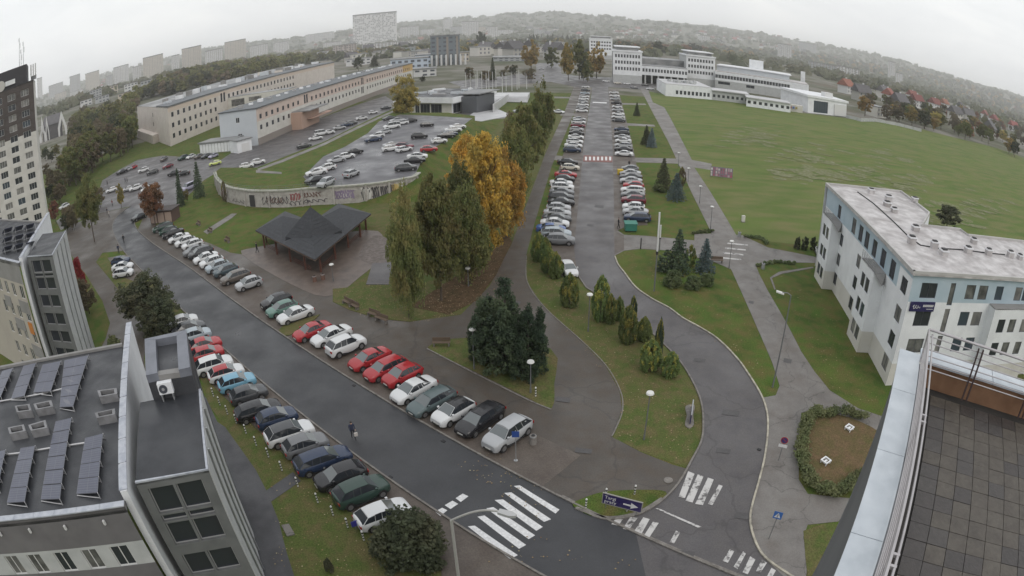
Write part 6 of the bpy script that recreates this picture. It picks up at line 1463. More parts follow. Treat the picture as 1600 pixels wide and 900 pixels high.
def car_parts(kind):
    if kind in CARM: return CARM[kind]
    L, W, H, belt, xh, xw, xr, xt, deck, nose = SPEC[kind]; hw = W/2; f, r = L/2, -L/2; wr = .32 if kind not in ('suv', 'van') else .35
    xf, xb = f-.82, r+.80
    xs = sorted({f, f-.06, f-.25, f-.45, r, r+.05, r+.2, r+.42, xh, 0, (xh+f)/2, xt, xt*.6}|{xf+wr*1.12*k for k in (-1, -.8, -.45, 0, .45, .8, 1)}|{xb+wr*1.12*k for k in (-1, -.8, -.45, 0, .45, .8, 1)})
    def top(x):
        if x > xh: t = (x-xh)/(f-xh); return belt-(belt-nose)*t**1.5-(.10*max(0, (t-.9)/.1))
        if x < xt: t = (xt-x)/(xt-r+1e-6); return deck-.10*t**2-(.06 if t > .95 else 0)
        return belt+(deck-belt)*max(0, min(1, (xh-x)/(xh-xt)))
    def half(x):
        e = max(0, (abs(x)-L/2+.8)/.8); return hw*(1-.25*e**2.4)
    def sill(x):
        z = .20+.10*max(0, (abs(x)-L/2+.3)/.3)
        for c in (xf, xb):
            d = abs(x-c); R = wr*1.13
            if d <= R+1e-4: z = max(z, wr+math.sqrt(max(0, R*R-d*d))*.98)
        return z
    mb = MB(); rows = []
    for x in xs:
        w_, zt, zs = half(x), top(x), sill(x); zm = max(zs+.02, .50); zsh = max(zm+.02, zt-.14)
        rows.append([(w_*.93, zs), (w_*.985, (zs+zm)/2), (w_, zm+(zsh-zm)*.35), (w_*.985, zsh), (w_*.90, zt-.02), (w_*.55, zt+.015), (0, zt+.025)])
    n = 7
    for sgn in (1, -1):
        o = len(mb.v)
        for x, rw in zip(xs, rows): mb.v += [(x, sgn*y, z) for y, z in rw]
        for i in range(len(xs)-1):
            for j in range(n-1):
                a = o+i*n+j; q = (a, a+n, a+n+1, a+1); mb.f.append(q if sgn < 0 else q[::-1]); mb.m.append(0)
    for k, i in ((1, len(xs)-1), (-1, 0)):
        x = xs[i]; ring = [(x, y, z) for y, z in rows[i]]+[(x, -y, z) for y, z in rows[i][::-1]]; mb.add(ring, [tuple(range(len(ring)))[::k]], 0)
    # greenhouse shell
    bw, rw = hw*.885, hw*.67; hz = H-.04
    def roofpt(x, y): return (x, y, H-.05*(y/rw)**2-.075*abs((x-(xw*.6+xr*.4))/((xw-xr)*.6))**2)
    ys = [-1, -.5, 0, .5, 1]; rx = [xw, xw*.66+xr*.34, xw*.33+xr*.67, xr]
    g = {}
    for i, x in enumerate(rx):
        for j, y in enumerate(ys): g[(i, j)] = roofpt(x, y*rw)
    for i in range(3):
        for j in range(4): mb.add([g[(i, j)], g[(i, j+1)], g[(i+1, j+1)], g[(i+1, j)]], [(0, 1, 2, 3)], 1)
    bl = {1: [(x, bw, belt-.03+(deck-belt)*max(0, min(1, (xh-x)/(xh-xt)))) for x in (xh-.02, xw*.62+xr*.38-.05, xw*.3+xr*.7-.05, xt+.02)]}
    bl[-1] = [(x, -y, z) for x, y, z in bl[1]]
    glass = []
    def pane(name, q, inset=.045, push=.012):
        q = [Vector(p) for p in q]; c = sum(q, Vector())/4; nn = (q[1]-q[0]).cross(q[3]-q[0]).normalized()
        if nn.dot(c-Vector((0, 0, .8))) < 0: nn = -nn
        h = (q[3]-q[0]).length; w_ = (q[1]-q[0]).length; a, b = inset/max(w_, .1), inset*.8/max(h, .1)
        def P(u, v): return q[0].lerp(q[1], u).lerp(q[3].lerp(q[2], u), v)+nn*push
        glass.append((name, MB().quad(P(a, b), P(1-a, b), P(1-a, 1-b), P(a, 1-b))))
    for s in (1, -1):
        B = bl[s]; Rr = [g[(i, 4 if s > 0 else 0)] for i in range(4)]
        for i in range(3):
            mb.add([B[i], B[i+1], Rr[i+1], Rr[i]], [(0, 1, 2, 3) if s < 0 else (3, 2, 1, 0)], 3 if i == 1 else 2)
            if not (kind == 'van' and i == 2 and False): pane('side_window', [B[i], B[i+1], Rr[i+1], Rr[i]])
    F = [bl[1][0], bl[-1][0], g[(0, 0)], g[(0, 4)]]; mb.add(F, [(3, 2, 1, 0)], 0); pane('windscreen', F)
    Bk = [bl[1][3], bl[-1][3], g[(3, 0)], g[(3, 4)]]; mb.add(Bk, [(0, 1, 2, 3)], 0); pane('rear_window', Bk)
    mb.box(r+.25, f-.25, -hw*.80, hw*.80, .20, .62, 3)
    mb.box(f-.06, f+.010, -hw*.52, hw*.52, .28, .42, 3); mb.box(f-.09, f-.004, -hw*.36, hw*.36, nose-.20, nose-.10, 3); mb.box(xb+wr*1.2, xf-wr*1.2, -hw*1.004, hw*1.004, .19, .27, 3); mb.box(r-.012, r+.045, -hw*.6, hw*.6, .27, .38, 3)
    wm = MB(); wm.tube((0, -.10, 0), (0, .10, 0), wr, n=16, m=0); wm.tube((0, .085, 0), (0, .112, 0), wr*.62, n=12, m=1)
    lights = MB(); lights.obox((f-.30, hw*.44, nose-.15), (.28, -.06, 0), (-.10, hw*.34, 0), (-.03, 0, .13)); 
    tl = MB(); tl.box(r-.012, r+.07, hw*.56, hw*.86, deck-.34, deck-.14)
    mr = MB(); mr.box(xh-.38, xh-.22, hw*.93, hw*1.12, belt+.0, belt+.15)
    pl = MB(); pl.box(f-.02, f+.022, -.26, .26, .40, .51)
    CARM[kind] = dict(body=mb, glass=[(k, m_.mesh(k, [WSG if k == 'windscreen' else CGLASS])) for k, m_ in glass], wheel=wm.mesh('wheel', [RUBBER, RIMM]), head=lights, tail=tl, mirror=mr, plate=pl.mesh('number_plate', [PLATE]), wp=(xf, xb, hw-.10, wr), meshes={})
    gm = MB()
    for _, m_ in glass: gm.add(m_.v, m_.f)
    CARM[kind]['allglass'] = gm.mesh('windows', [CGLASS])
    wh = MB()
    for x in (xf, xb):
        for s in (1, -1): wh.tube((x, s*(hw-.2), wr), (x, s*(hw-.005), wr), wr, n=10, m=0); wh.tube((x, s*(hw-.02), wr), (x, s*(hw+.01), wr), wr*.6, n=8, m=1)
    CARM[kind]['allwheels'] = wh.mesh('wheels', [RUBBER, RIMM])
    return CARM[kind]
def flipy(mb): m = MB(); m.v = [(x, -y, z) for x, y, z in mb.v]; m.f = [f[::-1] for f in mb.f]; m.m = list(mb.m); return m
ANAME = {}
def car(p, heading, col, kind, label, group, lod=0, roof=None, scale=1.0):
    """heading: compass direction (deg from +Y towards +X) the nose points to"""
    c = car_parts(kind); rz = math.radians(90-heading)
    t = thing({'van': 'parked_van'}.get(kind, 'parked_car'), tuple(p), label, 'van' if kind == 'van' else 'car', group, rz)
    t.scale = (random.uniform(.96, 1.04), random.uniform(.98, 1.02), random.uniform(.96, 1.05)); key = (col, roof)
    if key not in c['meshes']:
        me = c['body'].mesh('body', [paint(col), paint(roof or col), paint(roof or col) if roof else paint(col), TRIM]); me.shade_smooth(); me.set_sharp_from_angle(angle=math.radians(48)); c['meshes'][key] = me
    obj('body', c['meshes'][key], t)
    if lod >= 2:
        obj('windows', c['allglass'], t)['kind'] = 'stuff'; obj('wheels', c['allwheels'], t)['kind'] = 'stuff'; return t
    xf, xb, wy, wr = c['wp']
    for k, g_ in c['glass']: obj(k, g_, t)
    for x in (xf, xb):
        for s in (1, -1): obj('wheel', c['wheel'], t, (x, s*wy, wr), 0 if s > 0 else math.pi)
    if 'hm' not in c:
        c['hm'] = [c['head'].mesh('headlight', [LAMPW]), flipy(c['head']).mesh('headlight', [LAMPW]), c['tail'].mesh('tail_light', [LAMPR]), flipy(c['tail']).mesh('tail_light', [LAMPR])]
        c['mm'] = {}
    for m_ in c['hm'][:2]: obj('headlight', m_, t)
    for m_ in c['hm'][2:]: obj('tail_light', m_, t)
    if lod == 0:
        if col not in c['mm']: c['mm'][col] = [c['mirror'].mesh('mirror', [paint(col)]), flipy(c['mirror']).mesh('mirror', [paint(col)])]
        for m_ in c['mm'][col]: obj('mirror', m_, t)
        obj('number_plate', c['plate'], t)
    return t
ORD = ['first', 'second', 'third', 'fourth', 'fifth', 'sixth', 'seventh', 'eighth', 'ninth', 'tenth', 'eleventh', 'twelfth', 'thirteenth', 'fourteenth', 'fifteenth', 'sixteenth', 'seventeenth', 'eighteenth', 'nineteenth', 'twentieth', 'twenty-first', 'twenty-second', 'twenty-third', 'twenty-fourth', 'twenty-fifth', 'twenty-sixth', 'twenty-seventh', 'twenty-eighth', 'twenty-ninth', 'thirtieth', 'thirty-first', 'thirty-second', 'thirty-third', 'thirty-fourth', 'thirty-fifth', 'thirty-sixth']
KN = {'suv': 'SUV'}
def row(cars, where, group, lod=0, z=0.03, zc=.75, hd=None):
    for i, cc in enumerate(cars):
        x, y, col, kind = cc[:4]; h = cc[4] if len(cc) > 4 and cc[4] is not None else hd; extra = cc[5] if len(cc) > 5 else ''
        p = at(x, y, z+zc); p.z = z; desc = f'{col} {KN.get(kind, kind)}{" "+extra if extra else ""}'
        car(p, h, col, kind, f'{desc}, {ORD[i]} {where}', group, lod, roof=(cc[6] if len(cc) > 6 else None))
aR = 221.0    # noses towards the road, right hand row
R1 = [(793, 675, 'silver', 'suv', aR, 'with roof rails'), (750, 652, 'black', 'estate', aR-2), (708, 641, 'white', 'hatchback', aR+2, 'black roofed', 'black'), (674, 624, 'grey green', 'estate', aR+2), (646, 606, 'white', 'saloon', aR+3, 'with sunroof'),
      (628, 584, 'red', 'hatchback', aR+3), (602, 573, 'red', 'estate', aR+3), (577, 558, 'red', 'saloon', aR+4), (540, 538, 'white', 'suv', aR+184), (517, 522, 'white', 'saloon', aR+4, 'with sunroof'), (487, 515, 'red', 'saloon', aR+5)]
row(R1, 'from the zebra crossing, right of the main road', 'cars parked right of the main road')
R2 = [(461, 489, 'white', 'saloon'), (440, 480, 'green', 'hatchback'), (431, 469, 'black', 'hatchback')]
row(R2, 'beyond the grassy islet, right of the main road', 'cars parked right of the main road', hd=aR+5)
R3 = [(388, 441, 'silver', 'hatchback'), (367, 431, 'taupe', 'estate'), (352, 421, 'teal', 'hatchback'), (339, 415, 'pale blue', 'hatchback'), (330, 407, 'white', 'hatchback'), (321, 401, 'white', 'saloon'), (313, 393, 'dark grey', 'estate'), (304, 390, 'grey', 'saloon'),
      (300, 380, 'white', 'hatchback'), (289, 376, 'white', 'hatchback'), (279, 370, 'white', 'saloon'), (270, 363, 'black', 'saloon'), (262, 359, 'dark green', 'hatchback'), (254, 354, 'dark green', 'estate')]
row(R3, 'of the far group beside the gazebo paving', 'cars parked right of the main road', hd=aR+6)
aL = 54.0
L1 = [(597, 800, 'white', 'hatchback', aL), (563, 766, 'dark green', 'suv', aL-2), (531, 741, 'black', 'hatchback', aL+180), (503, 716, 'dark blue', 'estate', aL), (476, 693, 'grey', 'hatchback', aL), (451, 675, 'white', 'suv', aL, 'dark roofed', 'dark grey'), (431, 650, 'dark blue', 'hatchback', aL),
      (402, 638, 'black', 'estate', aL, 'with roof rails'), (387, 613, 'dark grey', 'hatchback', aL), (369, 595, 'light blue', 'hatchback', aL), (352, 580, 'white', 'hatchback', aL, 'red roofed', 'red'), (333, 569, 'white', 'suv', aL), (323, 550, 'red', 'hatchback', aL), (316, 537, 'red', 'saloon', aL),
      (306, 522, 'pale blue', 'hatchback', aL), (294, 511, 'dark grey', 'saloon', aL), (284, 500, 'white', 'saloon', aL)]
row(L1, 'from the round bush, left of the main road', 'cars parked left of the main road')
L2 = [(192, 425, 'white', 'hatchback'), (191, 415, 'white', 'saloon'), (188, 406, 'dark blue', 'hatchback')]
row(L2, 'in the small bay left of the road behind the dark tree', 'cars in the small left bay', hd=75, lod=1)
# central street
SL = [(874, 373, 'grey', 'suv'), (869, 362, 'pale blue', 'estate'), (861, 355, 'blue', 'saloon'), (867, 347, 'white', 'saloon'), (870, 339, 'dark grey', 'saloon'), (871, 331, 'silver', 'saloon'), (873, 323, 'silver', 'hatchback'), (877, 314, 'black', 'saloon'), (877, 306, 'dark grey', 'estate'),
      (878, 298, 'grey', 'saloon'), (879, 291, 'white', 'suv'), (877, 284, 'white', 'saloon'), (883, 278, 'black', 'hatchback'), (884, 271, 'red', 'saloon'), (891, 260, 'cream', 'hatchback'), (887, 252, 'black', 'saloon')]
row(SL, 'above the thujas in the left row of the middle street', 'cars in the left row of the middle street', lod=1, hd=97)
SL2 = [(894, 233, 'dark blue', 'suv'), (896, 226, 'white', 'saloon'), (898, 220, 'white', 'estate'), (900, 213, 'white', 'saloon'), (901, 207, 'black', 'saloon'), (901, 201, 'silver', 'hatchback'), (903, 195, 'maroon', 'saloon'), (904, 190, 'white', 'estate'), (905, 185, 'silver', 'saloon')]
row(SL2, 'beyond the red crossing in the left row of the middle street', 'cars in the left row of the middle street', lod=2, hd=97)
SL3 = [(909, 172, 'white', 'saloon'), (910, 167, 'silver', 'estate'), (911, 163, 'white', 'saloon'), (911, 158, 'silver', 'hatchback'), (912, 154, 'white', 'saloon'), (913, 150, 'white', 'estate'), (914, 145, 'pale blue', 'saloon'), (915, 140, 'dark grey', 'saloon'), (915, 135, 'white', 'hatchback')]
row(SL3, 'of the farthest group in the left row of the middle street', 'cars in the left row of the middle street', lod=2, hd=97)
SR = [(996, 338, 'dark blue', 'estate'), (993, 329, 'silver', 'saloon'), (990, 321, 'white', 'hatchback'), (990, 311, 'maroon', 'estate'), (989, 303, 'grey', 'saloon'), (989, 295, 'white', 'estate'), (990, 288, 'red', 'hatchback'), (986, 281, 'silver', 'saloon'), (986, 275, 'dark grey', 'saloon'), (985, 269, 'silver', 'saloon'), (984, 262, 'grey', 'hatchback')]
row(SR, 'from the green bin in the right row of the middle street', 'cars in the right row of the middle street', lod=1, hd=280)
SR2 = [(975, 239, 'white', 'saloon'), (974, 232, 'black', 'saloon'), (974, 226, 'silver', 'estate'), (974, 219, 'white', 'saloon'), (972, 213, 'silver', 'saloon'), (972, 207, 'black', 'estate'), (971, 201, 'dark blue', 'saloon')]
row(SR2, 'beyond the red crossing in the right row of the middle street', 'cars in the right row of the middle street', lod=2, hd=280)
SR3 = [(967, 187, 'dark grey', 'saloon'), (966, 182, 'white', 'estate'), (966, 177, 'white', 'saloon'), (965, 171, 'silver', 'saloon'), (964, 166, 'white', 'hatchback'), (963, 160, 'black', 'saloon'), (961, 154, 'silver', 'estate'), (960, 149, 'white', 'saloon'), (959, 144, 'white', 'saloon')]
row(SR3, 'of the farthest group in the right row of the middle street', 'cars in the right row of the middle street', lod=2, hd=280)
# raised car park
K = [(509, 285, 'silver', 'suv', 200, 'parked nearest the graffiti wall'), (491, 281, 'black', 'hatchback', 230, 'at the lower left corner beside the silver SUV'), (494, 268, 'white', 'saloon', 240, 'first of the left edge line'), (510, 261, 'white', 'hatchback', 240, 'second of the left edge line'),
     (525, 249, 'silver', 'saloon', 235, 'third of the left edge line'), (541, 243, 'white', 'hatchback', 60, 'fourth of the left edge line'), (553, 236, 'black', 'saloon', 60, 'fifth of the left edge line'), (549, 270, 'silver', 'hatchback', 25, 'standing alone in the lower middle'),
     (583, 217, 'dark blue', 'saloon', 240, 'lowest of the upper left line'), (589, 211, 'white', 'hatchback', 240, 'right above the dark blue saloon'), (601, 205, 'silver', 'hatchback', 240, 'just below the white van'), (612, 197, 'white', 'van', 240, 'in the upper left line'), (628, 191, 'white', 'hatchback', 240, 'just above the white van'),
     (620, 187, 'silver', 'estate', 240, 'behind the white van'), (640, 188, 'black', 'saloon', 240, 'topmost of the upper left line'), (608, 184, 'dark grey', 'saloon', 240, 'in the corner below the glass pavilion'), (667, 194, 'black', 'hatchback', 75, 'alone in the upper middle'), (655, 212, 'black', 'suv', 80, 'alone in the very middle'),
     (610, 231, 'white', 'hatchback', 70, 'left one of the central cluster'), (612, 226, 'silver', 'saloon', 70, 'behind the left white one of the central cluster'), (632, 227, 'maroon', 'estate', 110, 'rear one of the central cluster'), (631, 232, 'white', 'hatchback', 50, 'right one of the central cluster'), (670, 232, 'red', 'hatchback', 80, 'at the right edge'),
     (652, 243, 'white', 'saloon', 85, 'lower right, beside the black one'), (648, 249, 'black', 'saloon', 85, 'lower right, in front of the white one'), (634, 261, 'dark grey', 'suv', 80, 'at the lower right corner'), (686, 219, 'white', 'hatchback', 70, 'lowest of the right edge line'), (697, 211, 'black', 'saloon', 75, 'second of the right edge line'),
     (702, 208, 'dark blue', 'estate', 75, 'third of the right edge line'), (708, 202, 'white', 'saloon', 75, 'fourth of the right edge line'), (715, 197, 'white', 'saloon', 75, 'top one of the right edge line')]
for x, y, col, kind, h, d in K:
    p = at(x, y, PZ+.75); p.z = PZ+.03; car(p, h, col, kind, f'{col} {KN.get(kind, kind)} on the raised car park, {d}', 'cars on the raised car park', 2 if y < 255 else 1)
A_ = [(475, 227, 'dark grey', 'saloon', 'lowest'), (493, 215, 'white', 'saloon', 'second'), (502, 208, 'white', 'van', 'third'), (514, 206, 'white', 'hatchback', 'fourth'), (530, 199, 'silver', 'saloon', 'fifth'), (542, 194, 'dark blue', 'saloon', 'sixth'), (549, 191, 'grey', 'estate', 'seventh'), (565, 184, 'white', 'saloon', 'eighth'), (583, 175, 'white', 'hatchback', 'ninth'), (603, 168, 'dark grey', 'saloon', 'tenth')]
for x, y, col, kind, o in A_: p = at(x, y, .75); p.z = .03; car(p, 60, col, kind, f'{col} {kind}, {o} from below along the peach building road', 'cars along the peach building', 2)
for x, y, d in ((385, 259, 'lower'), (403, 253, 'upper')): p = at(x, y, PZ+.2); p.z = .03; car(at(x, y, .7)-Vector((0, 0, .67)), 65, 'white', 'suv', f'white SUV behind the curved wall end, the {d} of two', 'white SUVs behind the wall end', 1)
LC = [(336, 254, 'lime', 'hatchback', 240, 'beside the curved wall end'), (286, 246, 'dark green', 'suv', 200, 'leftmost before the slatted shed'), (298, 244, 'white', 'hatchback', 200, 'second before the slatted shed'), (310, 244, 'taupe', 'hatchback', 200, 'third before the slatted shed'), (322, 243, 'dark grey', 'saloon', 200, 'fourth before the slatted shed'),
      (333, 243, 'lilac', 'hatchback', 200, 'rightmost before the slatted shed'), (256, 248, 'taupe', 'hatchback', 180, 'alone below the cream gable'), (262, 259, 'maroon', 'hatchback', 220, 'in the middle of the left car park'), (224, 265, 'white', 'suv', 230, 'left of the middle of the left car park'), (238, 268, 'dark grey', 'estate', 230, 'right beside the white SUV in the left car park'),
      (207, 261, 'red', 'hatchback', 210, 'at the upper left grass edge'), (199, 264, 'silver', 'hatchback', 210, 'next to the red one at the grass edge'), (190, 268, 'black', 'saloon', 210, 'leftmost at the grass edge'), (272, 270, 'black', 'suv', 250, 'behind the narrow spruce'), (287, 270, 'black', 'hatchback', 250, 'between the two spruces'), (174, 296, 'white', 'hatchback', 230, 'left of the small yellow tree'),
      (201, 294, 'silver', 'saloon', 230, 'right of the small yellow tree'), (212, 293, 'white', 'suv', 230, 'second right of the small yellow tree'), (231, 294, 'white', 'saloon', 230, 'half behind the rusty tree'), (295, 292, 'lilac', 'van', 200, 'beside the pointed spruce'), (217, 338, 'black', 'saloon', 200, 'by the inner kerb of the road bend'),
      (100, 322, 'white', 'hatchback', 200, 'under the trees right of the tower block'), (103, 338, 'silver', 'saloon', 200, 'lower one under the trees by the tower block'), (128, 332, 'dark grey', 'saloon', 90, 'in the tree shade left of the corner tree')]
for x, y, col, kind, h, d in LC: p = at(x, y, .75); p.z = .02; car(p, h, col, kind, f'{col} {KN.get(kind, kind)} {d}', 'cars of the left car park', 1 if y > 255 else 2)
p = at(888, 418, .7); p.z = .04; car(p, 170, 'white', 'saloon', 'lone white saloon facing us beside the thujas at the street end', 'cars in the street', 0)
p = at(873, 175, .5); p.z = .03; car(p, 120, 'white', 'saloon', 'white saloon on the narrow path left of the street', None, 2)
p = at(811, 174, .5); p.z = .03; car(p, 70, 'silver', 'saloon', 'pale saloon beyond the tree row near the white steps', None, 2)
p = at(1283, 393, .7); p.z = .03; car(p, 20, 'white', 'hatchback', 'white hatchback half hidden by the dormitory corner', None, 1)
for x, y, col, d in ((947, 127, 'white', 'leftmost before the first white slab'), (965, 130, 'cream', 'second before the first white slab'), (980, 131, 'white', 'right foot of the first white slab'), (991, 137, 'grey', 'at the head of the long path'), (1008, 133, 'black', 'under the link wing'), (1016, 139, 'white', 'right of the long path head'), (858, 104, 'white', 'at the far car park entrance'), (846, 108, 'silver', 'in the far car park')):
    p = at(x, y, .5); p.z = .03; car(p, 90, col, 'saloon', f'tiny {col} car {d}', 'far cars by the white slabs', 2)

# ------------------------------------------------------------------ PEOPLE
def person(p, heading, coat, trousers, skin, hair, label, stride=.25, umbrella=None, h=1.75):
    t = thing('person', tuple(p), label, 'person', None, math.radians(90-heading)); s = h/1.75
    # joints (x forward, y left, z up)
    J = {'pel': (0, 0, .95), 'sp': (.01, 0, 1.15), 'ch': (.02, 0, 1.36), 'nk': (.03, 0, 1.50), 'hd': (.05, 0, 1.62), 'hl': (0, .09, .92), 'kl': (stride*.55, .09, .50), 'fl': (stride*.75, .09, .08), 'tl': (stride*.75+.17, .09, .04),
         'hr': (0, -.09, .92), 'kr': (-stride*.15, -.09, .50), 'fr': (-stride*.95, -.09, .10), 'tr': (-stride*.95+.16, -.09, .04), 'sl': (.02, .18, 1.40), 'el': (-.06, .24, 1.12), 'wl': (.10, .25, .90), 'gl': (.14, .25, .82), 'sr': (.02, -.18, 1.40), 'er': (.05, -.24, 1.13), 'wr': (.22, -.22, 1.0), 'gr': (.28, -.2, .96)}
    R = {'pel': .145, 'sp': .13, 'ch': .16, 'nk': .06, 'hd': .105, 'hl': .095, 'kl': .062, 'fl': .045, 'tl': .04, 'hr': .095, 'kr': .062, 'fr': .045, 'tr': .04, 'sl': .07, 'el': .05, 'wl': .035, 'gl': .04, 'sr': .07, 'er': .05, 'wr': .035, 'gr': .04}
    E = [('pel', 'sp'), ('sp', 'ch'), ('ch', 'nk'), ('nk', 'hd'), ('pel', 'hl'), ('hl', 'kl'), ('kl', 'fl'), ('fl', 'tl'), ('pel', 'hr'), ('hr', 'kr'), ('kr', 'fr'), ('fr', 'tr'), ('ch', 'sl'), ('sl', 'el'), ('el', 'wl'), ('wl', 'gl'), ('ch', 'sr'), ('sr', 'er'), ('er', 'wr'), ('wr', 'gr')]
    K_ = list(J); me = bpy.data.meshes.new('body'); me.from_pydata([tuple(c*s for c in J[k]) for k in K_], [(K_.index(a), K_.index(b)) for a, b in E], [])
    o = bpy.data.objects.new('body', me); COL.objects.link(o); m = o.modifiers.new('s', 'SKIN'); o.modifiers.new('d', 'SUBSURF').levels = 1
    for i, k in enumerate(K_): me.skin_vertices[0].data[i].radius = (R[k]*s,)*2
    me.skin_vertices[0].data[0].use_root = True
    bpy.context.view_layer.update(); em = bpy.data.meshes.new_from_object(o.evaluated_get(bpy.context.evaluated_depsgraph_get())); bpy.data.objects.remove(o)
    em.materials.clear()
    for x in (coat, trousers, skin): em.materials.append(x)
    for f in em.polygons:
        z = f.center.z/s; hand = (abs(f.center.y) > .16 and z < .99 and z > .75 and abs(f.center.x) > .1*s and z < .93); f.material_index = 2 if z > 1.51 or hand else (1 if z < .93 and abs(f.center.y) < .17*s else 0)
    em.shade_smooth(); em.name = 'body'; obj('body', em, t)
    hb = MB(); c = Vector((.035, 0, 1.665))*s
    for i in range(5):
        a0, a1 = math.pi/2*i/5-.1, math.pi/2*(i+1)/5-.1
        hb.tube(c+Vector((0, 0, .11*math.sin(a0)*s)), c+Vector((0, 0, .11*math.sin(a1)*s)), .115*math.cos(a0)*s, .115*math.cos(a1)*s, 10)
    obj('hair', hb.mesh('hair', [hair]), t); return t
CL = lambda n, c: mat('cloth_'+n, c, .85)
SK = mat('skin', (.42, .26, .19), .6); HR = mat('dark_hair', (.03, .022, .018), .7)
p = at(553, 686); p.z = .04
wk = person(p, 150, CL('navy', (.025, .032, .065)), CL('black', (.02, .02, .025)), SK, HR, 'pedestrian in navy coat with pale bag walking on the main road')
bg_ = tag(obj('handbag', MB().cbox((0, 0, 0), (.3, .14, .3), .4).mesh('handbag', [mat('pale_bag', (.5, .47, .44), .7)]), None, (p.x+.28, p.y-.1, .42)), 'pale bag carried by the pedestrian on the main road', 'bag')
for x, y, h, c, lb in ((966, 357, 90, 'black', 'person in black standing by the nearest car of the right street row'), (1139, 352, 0, 'x', None), (983, 262, 180, 'black', 'tiny dark person on the cross path by the red crossing'), (168, 290, 90, 'black', 'dark person at the left car park, left of the white hatchback'), (196, 286, 90, 'navy', 'dark person behind the small yellow tree, left of pair'), (199, 286, 90, 'grey', 'dark person behind the small yellow tree, right of pair'),
                       (176, 322, 200, 'red', 'person in dark red among people at the bend, leftmost'), (168, 335, 200, 'black', 'person in black among people at the bend, lowest'), (171, 340, 200, 'pale', 'person in pale coat at the road bend'), (194, 380, 150, 'black', 'person walking on the pavement inside the road bend, upper'), (186, 396, 150, 'navy', 'person walking on the pavement beside the road bend, lower'), (402, 395, 90, 'black', 'person in black at the gazebo corner')):
    if lb:
        p = at(x, y); person(p, h, CL(c, {'black': (.02, .02, .022), 'navy': (.025, .032, .065), 'grey': (.1, .1, .1), 'red': (.16, .03, .035), 'pale': (.42, .40, .38)}[c]), CL('black', (.02, .02, .025)), SK, HR, lb)
# ------------------------------------------------------------------ STREET FURNITURE
LAMPG = mat('lamp_glass', (.60, .60, .58), .3)
POLE = mat('lamp_pole_grey', (.17, .175, .18), .5, metal=.3)
def disc_lamp(base, top, label, tall=None):
    p = at(*base); h = tall or hg(base, top); t = thing('street_lamp', tuple(p), label, 'street lamp', 'disc topped path lamps')
    part('pole', MB().tube((p.x, p.y, 0), (p.x, p.y, h-.25), .06, .04, 8), [POLE], t)
    part('base', MB().tube((p.x, p.y, 0), (p.x, p.y, .5), .09, .08, 8), [POLE], t)
    part('head', MB().tube((p.x, p.y, h-.28), (p.x, p.y, h-.12), .12, .25, 14), [POLE], t)
    part('diffuser', MB().tube((p.x, p.y, h-.12), (p.x, p.y, h), .33, .28, 16), [LAMPG], t)
disc_lamp((1006, 687), (1017, 613), 'disc lamp on the strip lawn near the loop')
disc_lamp((741, 577), (740, 513), 'disc lamp in front of the big dark pine')
disc_lamp((919, 518), (922, 459), 'disc lamp left of the tallest thuja')
disc_lamp((829, 614), (829, 564), 'disc lamp at the corner of the pine island')
disc_lamp((732, 448), (732, 418), 'disc lamp on the leaf bed under the tree row')
disc_lamp((521, 440), (520, 412), 'disc lamp in front of the gazebo')
disc_lamp((1139, 419), (1144, 376), 'dark post lamp at the right corner of triangle lawn', None)
disc_lamp((1110, 358), (1112, 322), 'lamp post beside the long path above its crossing')
disc_lamp((1093, 318), (1093, 290), 'lamp post halfway up the long path'); disc_lamp((1075, 285), (1074, 262), 'lamp post by the meadow side plaza'); disc_lamp((1060, 260), (1060, 238), 'lamp post left of the meadow banner')
disc_lamp((986, 252), (985, 240), 'small lamp at the right end of the red crossing')
disc_lamp((136, 562), (134, 508), 'lamp at the corner of the cream office building')
# tall lamp by the dormitory lawn
def tall_lamp(base, top, arm_to, label):
    p = at(*base); h = hg(base, top); d = Vector(ray(*arm_to)); 
    t = thing('street_lamp', tuple(p), label, 'street lamp', 'tall street lamps')
    part('pole', MB().tube((p.x, p.y, 0), (p.x, p.y, h), .09, .05, 8), [POLE], t)
    tt = (h+.15-CAM_H)/d.z; e = CAMV+d*tt; q = Vector((p.x, p.y, h)); part('arm', MB().path([q, q.lerp(e, .4)+Vector((0, 0, .12)), e], .045, 6), [POLE], t)
    dd = (e-q).normalized(); part('head', MB().obox(e-Vector((-dd.y, dd.x, 0))*.16-dd*.2-Vector((0, 0, .12)), dd*.75, Vector((-dd.y, dd.x, 0))*.32, (0, 0, .13)), [LAMPG], t)
tall_lamp((1207, 605), (1238, 462), (1222, 457), 'tall street lamp beside the long path below the dormitory')
# curved lamp by the zebra, cut by the frame
def curved_lamp():
    p = at(722, 935); h = 9.0; t = thing('street_lamp', tuple(p), 'pale curved arm street lamp reaching over the zebra crossing', 'street lamp')
    z = 8.2
    pts = [at(721, 935, 0)]; b = pts[0]
    e = at(782, 800, 8.9); top = Vector((b.x, b.y, 7.2)); P = [b, Vector((b.x, b.y, 4)), top]
    dd = (flat(e)-flat(b)); 
    for a in (.2, .45, .7, .9, 1.0): P.append(Vector((b.x+dd.x*a, b.y+dd.y*a, 7.2+1.7*math.sin(a*math.pi/2))))
    PP = smooth_open(P[2:], 4); mb = MB().tube(P[0], P[2], .10, .08, 8); mb.path(PP, .06, 8)
    PM = mat('pale_lamp_pole', (.40, .39, .37), .5); part('pole', mb, [PM], t)
    d = dd.normalized(); s = Vector((-d.y, d.x, 0)); part('head', MB().prism([e-s*.15-d*.1, e+s*.15-d*.1, e+s*.19+d*.5, e+s*.08+d*.8, e-s*.08+d*.8, e-s*.19+d*.5], e.z-.08, e.z+.08), [mat('lamp_head_grey', (.42, .42, .42), .4)], t)
curved_lamp()
